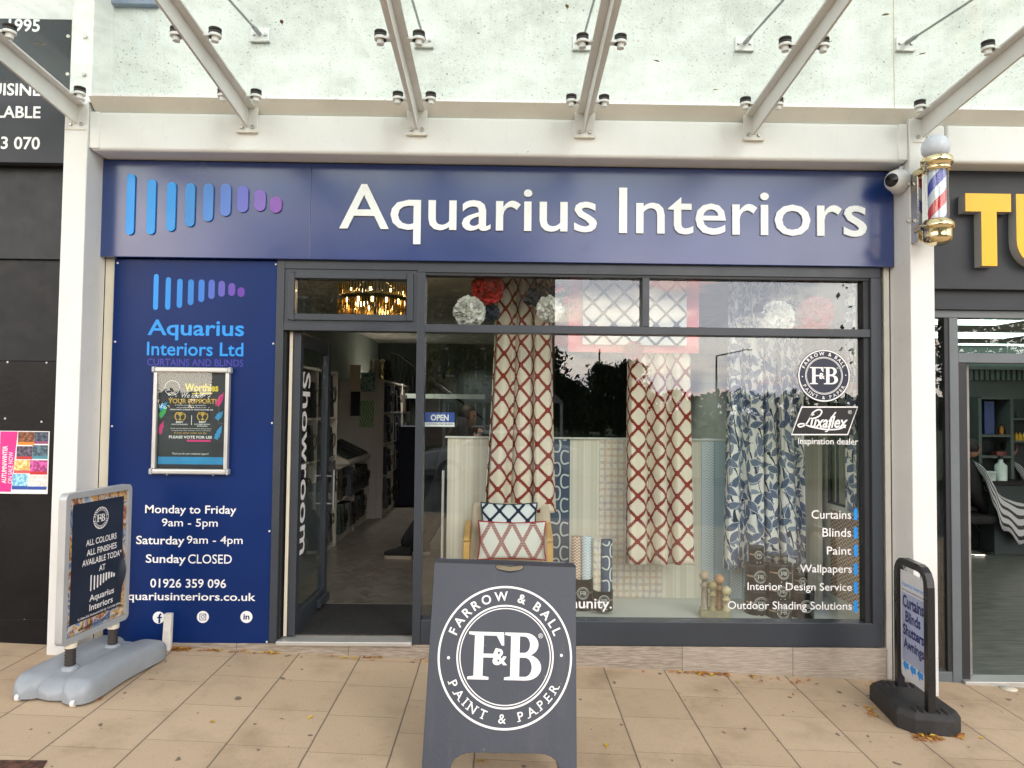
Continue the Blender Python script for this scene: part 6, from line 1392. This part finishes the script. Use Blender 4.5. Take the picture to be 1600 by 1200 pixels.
MB().box(a[0], 5.232, a[1], a[2], 5.239, a[3]).build('fabric_sample', GS, gb_); MB().box(b[0], 5.232, b[1], b[2], 5.239, b[3]).build('fabric_sample', TS, gb_); MB().box(c3[0], 5.232, c3[1], c3[2], 5.239, c3[3]).build('fabric_sample', M['beige'], gb_)
d4 = rect(549, 612, 562, 650, 5.23); MB().box(d4[0], 5.20, d4[1], d4[2], 5.239, d4[3]).build('dark_swatch_book', BM[1], gb_)
shelving(XLW + .005, -1.72, 5.30, 8.1, 3, (.10, .60, 1.05, 1.50, 1.96), 'far dark filled shelving behind the end panel', 'far', 5)
# slanted rack of flat sample books on the low unit
zt_l = ZF + .88
tb = thing('sample_rack', (-2.0, 4.5, zt_l), 'slanted grey rack with flat sample books below the green fabric', 'rack')
MB().hexa([(-2.30, 3.75, zt_l), (-1.86, 3.75, zt_l), (-1.86, 5.15, zt_l), (-2.30, 5.15, zt_l)], [(-2.30, 3.75, zt_l + .24), (-1.86, 3.75, zt_l + .03), (-1.86, 5.15, zt_l + .03), (-2.30, 5.15, zt_l + .24)]).build('sloping_top', WS, tb)
for i in range(4):
    y_ = 3.82 + i * .33; MB().hexa([(-2.26, y_, zt_l + .225), (-1.90, y_, zt_l + .053), (-1.90, y_ + .27, zt_l + .053), (-2.26, y_ + .27, zt_l + .225)], [(-2.26, y_, zt_l + .25), (-1.90, y_, zt_l + .078), (-1.90, y_ + .27, zt_l + .078), (-2.26, y_ + .27, zt_l + .25)]).build('open_book', BM[(i * 3 + 4) % 7], tb)
# figurines and bottles on top of the far shelving
for i, px in enumerate((583, 590, 597, 606)):
    p = PT(px, 566, 5.6); o_ = MB().lathe((p.x, 5.6, ZF + 1.985), [(.06, 0), (.07, .10), (.03, .17), (.05, .20), (.055, .26), (.02, .30), (0, .31)], 14).build('vase', [M['chrome'], WS, M['brass'], BM[0]][i]); tag(o_, ['silver vase leftmost on top of the far shelving', 'white vase second from the left on the far shelving', 'brass vase third on top of the far shelving', 'dark vase rightmost on top of the far shelving'][i], 'vase', 'vases on top of the far shelving')
# staircase rail at the back, dark desk
st_ = thing('stair_rail', (-.9, 7.6, ZF), 'dark wrought iron stair rail at the back of the shop', 'stair rail')
p0, p1 = PT(612, 552, 7.6), PT(652, 575, 7.6); zb = PT(612, 615, 7.6).z
MB().tube([p0, p0 + Vector((.1, 0, 0)), p1, p1 + Vector((1.2, 0, -.9))], .02, 8).build('handrail', M['black_metal'], st_)
mb = MB()
for i in range(7): q = p0.lerp(p1, i / 6); mb.tube([q, Vector((q.x, q.y, zb - i * .03))], .009, 6)
mb.build('balusters', M['black_metal'], st_)
MB().box(p0.x - .1, 7.5, zb - .08, p1.x + 1.2, 7.7, zb).build('landing_edge', WG, st_)
q = PT(625, 690, 7.0); tag(MB().box(q.x - .1, 6.6, ZF, q.x + 1.4, 7.2, PT(625, 665, 7.0).z).build('desk', BM[2], bevel=.01), 'dark desk at the back of the shop below the stair rail', 'desk')
# chandelier behind the fanlight
p = PT(584, 469, 1.25); CR = pm('amber_crystal', (.62, .40, .12), .10, .6, var=.3, scale=60, spec=1.0, coat=.5); GL = emit('lit_candle_lamp', (1.0, .62, .22), 22.0)
ch = thing('chandelier', p, 'lit amber crystal ring chandelier behind the fanlight', 'chandelier'); Rr_ = W(638, 475, 1.25)[0] - p.x
MB().lathe(p, [(Rr_, -.012), (Rr_ * 1.02, 0), (Rr_, .018), (Rr_ * .97, 0), (Rr_, -.012)], 48).build('ring', M['dark'], ch)
mb = MB(); rnd = random.Random(3)
for tier, (zt_, zb_t, rr_) in enumerate(((-.012, -.125, 1.0), (.12, .025, .98), (-.012, -.11, .9))):
    for i in range(64):
        a_ = i * 2 * math.pi / 64 + tier * .04; c_ = p + Vector((math.cos(a_) * Rr_ * rr_, math.sin(a_) * Rr_ * rr_, 0)); l = rnd.uniform(.8, 1.1)
        mb.box(c_.x - .005, c_.y - .005, c_.z + zt_ + (zb_t - zt_) * l, c_.x + .005, c_.y + .005, c_.z + zt_)
mb.build('crystal_drops', CR, ch)
mb = MB()
for i in range(15): a_ = i * 2 * math.pi / 15 + .25; mb.ball(p + Vector((math.cos(a_) * Rr_ * .94, math.sin(a_) * Rr_ * .94, -.03)), .013, 8, 0, (1, 1, 1.8))

for i in range(10): a_ = i * 2 * math.pi / 10 + .4; mb.ball(p + Vector((math.cos(a_) * Rr_ * .90, math.sin(a_) * Rr_ * .90, .055)), .010, 8, 0, (1, 1, 1.6))
mb.build('candle_lamps', GL, ch); ld = bpy.data.lights.new('chandelier_light', 'POINT'); ld.energy = 9; ld.color = (1, .72, .38); ld.shadow_soft_size = .08; lo_ = bpy.data.objects.new('chandelier_light', ld); COL.objects.link(lo_); lo_.parent = ch; lo_.location = (0, 0, .02); ORG[lo_.name] = p
for i in range(3): a_ = i * 2.1; MB().tube([p + Vector((math.cos(a_) * Rr_, math.sin(a_) * Rr_, .01)), Vector((p.x, p.y, ZCE - .05))], .003, 5).build('chain', M['brass'], ch)
MB().lathe((p.x, p.y, ZCE), [(.05, -.05), (.06, -.002)], 20).build('ceiling_rose', M['brass'], ch)
# person inside, half hidden by the mullion
hd = PT(733, 650, 2.75); ft = onZ(621, 872, ZF); x_, y_ = hd.x - .14, hd.y + .05; ft.y = max(ft.y, 2.3)
r = thing('person', (x_, y_, ZF), 'person in dark clothes and black trainers standing inside beside the open doorway', 'person')
hip = Vector((x_ - .06, y_, ZF + .92)); f1 = Vector((ft.x + .055, ft.y, ZF + .10)); f2 = Vector((ft.x + .22, ft.y + .22, ZF + .10)); sh_ = Vector((x_ + .02, y_, ZF + 1.40)); nk = Vector((x_ + .08, y_, ZF + 1.50))
k1 = hip.lerp(f1, .5) + Vector((.06, -.03, .02)); k2 = hip.lerp(f2, .5) + Vector((.08, .02, .02)); hnd = Vector((hd.x + .12, hd.y - .18, hd.z - .22))
skinned('body', [hip, hip.lerp(sh_, .5), sh_, nk, k1, f1, k2, f2, sh_ + Vector((.05, -.20, -.03)), sh_ + Vector((.10, -.30, -.30)), hnd, sh_ + Vector((.0, .20, -.03)), sh_ + Vector((-.02, .26, -.33)), sh_ + Vector((.05, .24, -.58))],
        [(0, 1), (1, 2), (2, 3), (0, 4), (4, 5), (0, 6), (6, 7), (2, 8), (8, 9), (9, 10), (2, 11), (11, 12), (12, 13)], [.15, .15, .15, .055, .10, .078, .10, .078, .075, .055, .035, .075, .055, .035], JN, r)
head(Vector((nk.x + .05, nk.y, hd.z)), .10, r, (.9, -.35, -.1))
mb = MB(); mb.ball(hnd, .042, 12, 0, (1, .7, 1.1))
for i in range(4): mb.tube([hnd + Vector((-.015 + i * .014, -.01, .035)), hnd + Vector((-.012 + i * .014, -.012, .072 - .005 * abs(i - 1))), hnd + Vector((-.010 + i * .012, .008, .098 - .008 * abs(i - 1)))], [.009, .0085, .006], 8)
mb.tube([hnd + Vector((-.03, -.01, .0)), hnd + Vector((-.055, -.012, .03)), hnd + Vector((-.05, -.005, .05))], [.011, .009, .007], 8); mb.build('hand', SK, r)
SO = pm('cream_shoe_sole', (.62, .52, .40), .6); 
for f_, dx in ((f1, -.12), (f2, -.12)):
    o0_ = Vector((f_.x - .03, f_.y - .02, ZF)); n_ = 12; so_, up_ = MB(), MB()
    prof = [(-.13, .026), (-.125, .045), (-.10, .05), (-.06, .048), (-.02, .044), (.03, .044), (.08, .046), (.12, .044), (.15, .03), (.16, .012)]
    out = [(x_p, -w_p) for x_p, w_p in prof] + [(x_p, w_p) for x_p, w_p in prof[::-1]]
    pl = Plane(o0_ + UZ * .002 , Vector((-1, 0, 0)), Vector((0, -1, 0)))
    pl2 = [(p_[0] , p_[1]) for p_ in out]
    plate(so_, pl, pl2, [], 0, .034); sole = so_.build('shoe_sole', SO, r, bevel=.008)
    vs = []
    hts = [(.075, .7), (.10, .8), (.112, .85), (.115, .85), (.105, .85), (.085, .9), (.068, .9), (.055, .9), (.045, .85), (.036, .6)]
    for (x_p, w_p), (h_, q_) in zip(prof, hts):
        for s in range(9): a_ = math.pi * s / 8; vs.append(o0_ + Vector((-x_p, math.cos(a_) * w_p * .96, .036 + math.sin(a_) ** .7 * (h_ - .006))))
    up_.add(vs, [(i * 9 + s, i * 9 + s + 1, (i + 1) * 9 + s + 1, (i + 1) * 9 + s) for i in range(len(prof) - 1) for s in range(8)] + [tuple(range(9)), tuple(range(len(vs) - 9, len(vs)))[::-1]], 0, True); up_.build('shoe_upper', BM[1], r)
# ------------------------------------------------------------------ across the road: what the glass mirrors
def RF(px, py, ym): p = PT(px, py, ym); return Vector((p.x, -ym, p.z))
BARK = pm('tree_bark', (.045, .036, .028), .9, bump=.01, bscale=20)
def leafm(n, a, b):
    t = Mt(n); c = t.mix(t.noise(1.3, 3).ss(.35, .65), a, b); return t.pbr(c, .7, spec=.2)
LA = leafm('autumn_leaves', (.22, .185, .035), (.11, .125, .03)); LD = leafm('dark_conifer', (.012, .028, .014), (.03, .05, .022)); LG = leafm('olive_leaves', (.05, .06, .018), (.10, .085, .02))
def tree(label, base, h, cr, mat, n, seed, trunk=.16, lean=0.0, cone=False, leaf=.11):
    rnd = random.Random(seed); r = thing('tree', base, label, 'tree', 'trees across the road')
    mb = MB(); top = base + Vector((lean, 0, h * .8)); tips = []
    mb.tube([base, base.lerp(top, .35) + Vector((.1, 0, 0)), base.lerp(top, .7), top], [trunk, trunk * .75, trunk * .5, trunk * .2], 9)
    for i in range(16):
        f = rnd.uniform(.28, .95); p = base.lerp(top, f); a = rnd.uniform(0, 6.283); L = cr * rnd.uniform(.5, 1.0) * (1.1 - f * .6); q = p + Vector((math.cos(a) * L, math.sin(a) * L, L * rnd.uniform(.2, .8))); m_ = p.lerp(q, .5) + Vector((rnd.uniform(-.2, .2), 0, rnd.uniform(.0, .25)))
        mb.tube([p, m_, q], [trunk * .38 * (1.1 - f), trunk * .25 * (1.1 - f), .012], 6); tips += [q, m_]
        for k in range(3): q2 = m_ + Vector((rnd.gauss(0, .5), rnd.gauss(0, .5), rnd.uniform(0, .9))) * (cr * .45); mb.tube([m_, q2], [.02, .006], 4); tips.append(q2)
    mb.build('trunk', BARK, r); mb = MB(); clumps = []
    for i in range(46):
        f = rnd.random() ** .8; rr_ = cr * (1 - f ** 1.6) * rnd.uniform(.35, 1.0); a = rnd.uniform(0, 6.283); clumps.append((base + Vector((math.cos(a) * rr_, math.sin(a) * rr_, h * (.08 + f * .86))), cr * rnd.uniform(.09, .19)))
    for i in range(n):
        if cone: q_ = rnd.choice(clumps); c = q_[0] + Vector((rnd.gauss(0, 1), rnd.gauss(0, 1), rnd.gauss(0, .55))) * q_[1]
        else: c = rnd.choice(tips) + Vector((rnd.gauss(0, 1), rnd.gauss(0, 1), rnd.gauss(0, .8))) * cr * .2
        d = Vector((rnd.uniform(-1, 1), rnd.uniform(-1, 1), rnd.uniform(-1, 1))).normalized(); q = d.orthogonal().normalized(); l = leaf * rnd.uniform(.6, 1.3)
        mb.add([c - d * l, c + q * l * .6, c + d * l, c - q * l * .6], [(0, 1, 2, 3)])
    mb.build('crown', mat, r); return r
b = RF(722, 700, 17.5); b.z = -.25; tree('autumn tree mirrored in the glass left of the first red curtain', b, 9.5, 3.0, LA, 3800, 2, .17, -.6)
b = RF(545, 700, 19); b.z = -.25; tree('autumn tree mirrored in the fanlight above the open door', b, 9.0, 2.8, LA, 3200, 5, .15)
b = RF(1488, 700, 16); b.z = -.25; tree('olive tree mirrored at the right edge of the window', b, 8.5, 3.0, LG, 2600, 7, .16, .3)
b = RF(1640, 700, 20); b.z = -.25; tree('olive tree mirrored in the barber glass', b, 9, 3.4, LG, 3200, 9, .16)
for i, (px, py, ym, cr, lab) in enumerate(((848, 535, 42, 3.0, 'tall dark conifer mirrored beside the first red curtain'), (943, 566, 46, 2.6, 'rounded dark conifer mirrored between the curtains'), (985, 560, 50, 2.8, 'dark conifer mirrored behind the second red curtain'), (905, 604, 52, 2.2, 'low dark conifer mirrored in the gap of the treeline'))):
    p = RF(px, py, ym); b = Vector((p.x, p.y, -.25)); tree(lab, b, p.z + .25, cr, LD, 5600, 20 + i, .2, cone=True, leaf=.17)
rnd = random.Random(77); mb = MB()
for i in range(5200):
    x = rnd.uniform(-70, 75); hgt = 3.4 + 1.5 * mnoise.noise(Vector((x * .12, 3, 0))) + .7 * mnoise.noise(Vector((x * .5, 9, 0))); c = Vector((x, -82 + rnd.uniform(-3, 3), rnd.random() ** .8 * (hgt + .8) - .4)); d = Vector((rnd.uniform(-1, 1), rnd.uniform(-1, 1), rnd.uniform(-1, 1))).normalized(); q = d.orthogonal().normalized(); l = rnd.uniform(.4, .8)
    mb.add([c - d * l, c + q * l * .6, c + d * l, c - q * l * .6], [(0, 1, 2, 3)])
tag(mb.build('far_trees', LD), 'far dark line of trees on the horizon mirrored in the window', 'trees', kind='stuff')
# brick block of flats
t = Mt('brown_brick'); X, Y, Z = t.xyz(); br = t.node('ShaderNodeTexBrick', Vector=t.comb(X, Z), Scale=4.5, Color1=(.40, .26, .18, 1), Color2=(.30, .20, .15, 1), Mortar=(.20, .18, .15, 1)); BRK = t.pbr(br.outputs[0], .85)
xa, xb = RF(330, 640, 32).x, RF(866, 640, 32).x; yb_ = -32
hb_ = thing('brick_flats', ((xa + xb) / 2, yb_, -.25), 'brown brick flats with white framed windows mirrored behind the autumn tree', 'building')
MB().box(xa, yb_ - 8, -.25, xb, yb_, 10.5).build('wall', BRK, hb_); MB().hexa([(xa - .3, yb_ - 8.3, 10.5), (xb + .3, yb_ - 8.3, 10.5), (xb + .3, yb_ + .3, 10.5), (xa - .3, yb_ + .3, 10.5)], [(xa + 1, yb_ - 5, 12.8), (xb - 1, yb_ - 5, 12.8), (xb - 1, yb_ - 3, 12.8), (xa + 1, yb_ - 3, 12.8)]).build('roof', pm('grey_roof_tiles', (.09, .08, .08), .8), hb_)
GLS = pm('dark_window_pane', (.05, .065, .08), .15, spec=.8)
n_ = int((xb - xa) / 1.9)
for k in range(n_):
    for j in range(4):
        x = xa + .9 + k * 1.9; z = .8 + j * 2.6
        fr_ = MB().box(x - .5, yb_ + .001, z, x - .44, yb_ + .06, z + 1.5).box(x + .44, yb_ + .001, z, x + .5, yb_ + .06, z + 1.5).box(x - .44, yb_ + .001, z, x + .44, yb_ + .06, z + .07).box(x - .44, yb_ + .001, z + 1.43, x + .44, yb_ + .06, z + 1.5).box(x - .03, yb_ + .001, z + .07, x + .03, yb_ + .06, z + 1.43).build('window', M['plastic_white'], hb_)
        MB().box(x - .44, yb_ + .002, z + .07, x + .44, yb_ + .03, z + 1.43).build('pane', GLS, fr_)
# low bike shelter with white posts and pitched roof
p = RF(800, 640, 26); sh = thing('shelter', (p.x, -26, -.25), 'low white posted shelter with a grey pitched roof mirrored beside the curtain', 'shelter')
MB().hexa([(p.x - 3, -27.5, 2.0), (p.x + 2.2, -27.5, 2.0), (p.x + 2.2, -25, 2.0), (p.x - 3, -25, 2.0)], [(p.x - 2.2, -26.3, 2.9), (p.x + 1.4, -26.3, 2.9), (p.x + 1.4, -26.2, 2.9), (p.x - 2.2, -26.2, 2.9)]).build('roof', pm('grey_shelter_roof', (.18, .19, .19), .7), sh)
for q in (-2.9, -1.2, .5, 2.1): MB().box(p.x + q - .06, -25.2, -.25, p.x + q + .06, -25.08, 1.99).build('post', M['plastic_white'], sh)
# lamp posts
for i, (px, py, ym, arm, lab) in enumerate(((1120, 556, 60, True, 'dark street lamp with one long arm mirrored left of the leaf curtain'), (937, 545, 60, False, 'bare dark pole mirrored between the red curtains'))):
    p = RF(px, py, ym); r = thing('street_lamp', (p.x, p.y, -.25), lab, 'street lamp', 'street lamps across the road')
    MB().tube([Vector((p.x, p.y, -.25)), p], [.13, .08], 10).build('pole', M['dark'], r)
    if arm: e = RF(1164, 547, ym); MB().tube([p, e], .06, 8).build('arm', M['dark'], r); MB().box(e.x - .2, e.y - .12, e.z - .02, e.x + .7, e.y + .12, e.z + .12).build('lantern', M['alugrey'], r, bevel=.03)
# a pale parked car
p = RF(800, 700, 14.0); cz = gz(p.x, -7) - .12; cx_ = p.x - .3; ycar = -14.0
cr_ = thing('parked_car', (cx_, ycar, cz), 'white parked car mirrored faintly beside the first red curtain', 'car'); WH = pm('white_car_paint', (.62, .63, .63), .25, coat=.6)
side = [(-2.1, .35), (-2.12, .62), (-1.95, .82), (-1.1, .95), (-.55, 1.38), (.7, 1.42), (1.35, 1.02), (2.0, .92), (2.12, .6), (2.05, .35)]
MB().prism(side, (cx_, ycar + .82, cz), UX, UZ, 1.64).build('body', WH, cr_, bevel=.06, seg=3)
mb = MB()
for s in (-1, 1): mb.add([(cx_ + a_, ycar + s * .826, cz + b_) for a_, b_ in ((-.98, .98), (-.52, 1.30), (.64, 1.34), (1.15, 1.0))], [(0, 1, 2, 3)])
mb.build('side_glass', GLS, cr_)
for q in (-1.3, 1.3):
    for s in (-1, 1): w_ = MB().cyl((cx_ + q, ycar + s * .70, cz + .32), (cx_ + q, ycar + s * .84, cz + .32), .32, n=24).build('wheel', M['rubber'], cr_); MB().cyl((cx_ + q, ycar + s * .841, cz + .32), (cx_ + q, ycar + s * .85, cz + .32), .2, n=16).build('hubcap', M['alugrey'], w_)
# ------------------------------------------------------------------ fallen leaves, drain cover
def leaf_shape(mb, c, s, rnd, flat=True, mi=0):
    a = rnd.uniform(0, 6.283); u = Vector((math.cos(a), math.sin(a), rnd.uniform(-.12, .25))); v = Vector((-math.sin(a), math.cos(a), rnd.uniform(-.25, .3))); cu = rnd.uniform(.1, .4) * s
    P = [(-1, 0, 0), (-.5, .38, 1), (.1, .5, 1), (.6, .3, .8), (1.05, 0, .2), (.6, -.3, .8), (.1, -.5, 1), (-.5, -.38, 1)]
    vs = [c + u * p[0] * s + v * p[1] * s + UZ * (.004 + cu * p[2] * abs(p[1])) for p in P] + [c + UZ * .003]
    mb.add(vs, [(8, i, (i + 1) % 8) for i in range(8)], mi, True)
    mb.tube([c - u * s, c - u * s * 1.7 + UZ * .004], .0009, 4, mi)
rnd = random.Random(31); mb = MB()
def litter(px0, py0, px1, py1, n, spread=4, s=(.010, .022)):
    for i in range(n):
        f = rnd.random(); g = G(px0 + (px1 - px0) * f + rnd.gauss(0, spread), py0 + (py1 - py0) * f + rnd.gauss(0, spread * .35))
        if g.y > -.012 and g.x > -3.2: g.y = -.015 - rnd.random() * .03
        g.z = gz(g.x, g.y) + rnd.random() * .008; leaf_shape(mb, g, rnd.uniform(*s), rnd, mi=0 if rnd.random() < .8 else 1)
litter(266, 1013, 300, 1015, 60, 6); litter(300, 1016, 420, 1018, 22, 6); litter(415, 1019, 440, 1021, 10, 4); litter(520, 1027, 600, 1029, 16, 8); litter(1045, 1049, 1140, 1056, 40, 5); litter(1140, 1057, 1270, 1065, 14, 10)
litter(1376, 1070, 1394, 1078, 70, 7, (.012, .026)); litter(1436, 1150, 1462, 1156, 40, 8, (.012, .024)); litter(1488, 1148, 1500, 1152, 24, 6); litter(1358, 1110, 1364, 1120, 14, 4); litter(660, 1033, 680, 1034, 8, 4); litter(250, 995, 262, 1008, 14, 5); litter(150, 1092, 158, 1094, 4, 3)
tag(mb.build('leaf_litter', [M['leaf'], M['leaf2']], local=True), 'small drifts of brown leaves along the foot of the shopfront and sign bases', 'leaf litter', kind='stuff')
for i, (px, py, s, y_, lab) in enumerate(((332, 1128, .024, 1, 'yellow leaf on the paving in front of the navy panel'), (484, 1122, .020, 1, 'yellow leaf on the paving in front of the doorway'), (358, 1041, .014, 1, 'small yellow leaf near the joint below the navy panel'), (948, 1166, .022, 1, 'yellow leaf on the paving right of the roundel board'), (1062, 1083, .014, 1, 'small yellow leaf on the paving below the check wallpaper'),
        (752, 1190, .030, 1, 'yellow leaf under the arch of the roundel board'), (1224, 1118, .012, 0, 'small brown leaf on the paving below the finials'), (1131, 1145, .014, 0, 'brown leaf on the paving in front of the window middle'), (1239, 1086, .012, 0, 'brown leaf on the paving below the paint tins'), (1533, 1154, .016, 1, 'yellow leaf on the paving right of the swing sign base'),
        (236, 1062, .012, 0, 'brown leaf on the paving beside the grey sign base'), (1119, 1079, .016, 0, 'brown leaf on a paving joint below the second red curtain'), (440, 1124, .012, 0, 'brown leaf beside the yellow leaf before the doorway'), (1005, 1050, .016, 0, 'dark leaf close to the plinth below the second red curtain'))):
    mb = MB(); leaf_shape(mb, G(px, py), s, random.Random(i), mi=0); o = mb.build('fallen_leaf', M['leaf2'] if y_ else M['leaf']); tag(o, lab, 'leaf', 'single leaves lying on the paving')
for i, (px, py, lab) in enumerate(((886, 11, 'yellow leaf on the canopy glass right of the middle rafter'), (1026, 96, 'small yellow leaf on the canopy glass above the second sign word'), (1384, 24, 'yellow leaf on the canopy glass by the wall joint'), (1441, 85, 'brown leaf on the canopy glass above the barber pole'), (60, 69, 'yellow leaf on the canopy glass over the restaurant board'), (440, 35, 'brown leaf on the canopy glass right of the logo rafter'), (1118, 141, 'tiny leaf on the canopy glass near the flashing'))):
    d_ = ray(px, py); k_ = (gzc(-.26) + .014 - CAMLOC.z + SLOPE * (D - .26)) / (d_.z + SLOPE * d_.y); q = CAMLOC + d_ * k_; q.z = gzc(q.y) + .013
    mb = MB(); leaf_shape(mb, q, .020, random.Random(90 + i)); o = mb.build('fallen_leaf', M['leaf2'] if i % 2 == 0 else M['leaf']); tag(o, lab, 'leaf', 'leaves fallen on the canopy glass')
t = Mt('rusty_iron_cover'); c = t.mix(t.noise(30, 5).ss(.4, .65), (.06, .03, .02), (.16, .07, .045)); t.pbr(c, .8, bump=t.noise(60, 4), bd=.003)
g0, g1, g2 = G(-30, 1189), G(74, 1190), G(52, 1225)
mb = MB(); dx = (g1 - g0); dy = (g2 - g1); k_ = 7
for i in range(k_): a = g0 + dy * (i / k_); b_ = g1 + dy * (i / k_); c_ = g1 + dy * ((i + .72) / k_); d_ = g0 + dy * ((i + .72) / k_); mb.hexa([q + UZ * .0005 for q in (a, b_, c_, d_)], [q + UZ * .006 for q in (a, b_, c_, d_)])
tag(mb.build('drain_cover', t.m), 'rusty ribbed drain cover at the bottom left picture corner', 'drain cover')
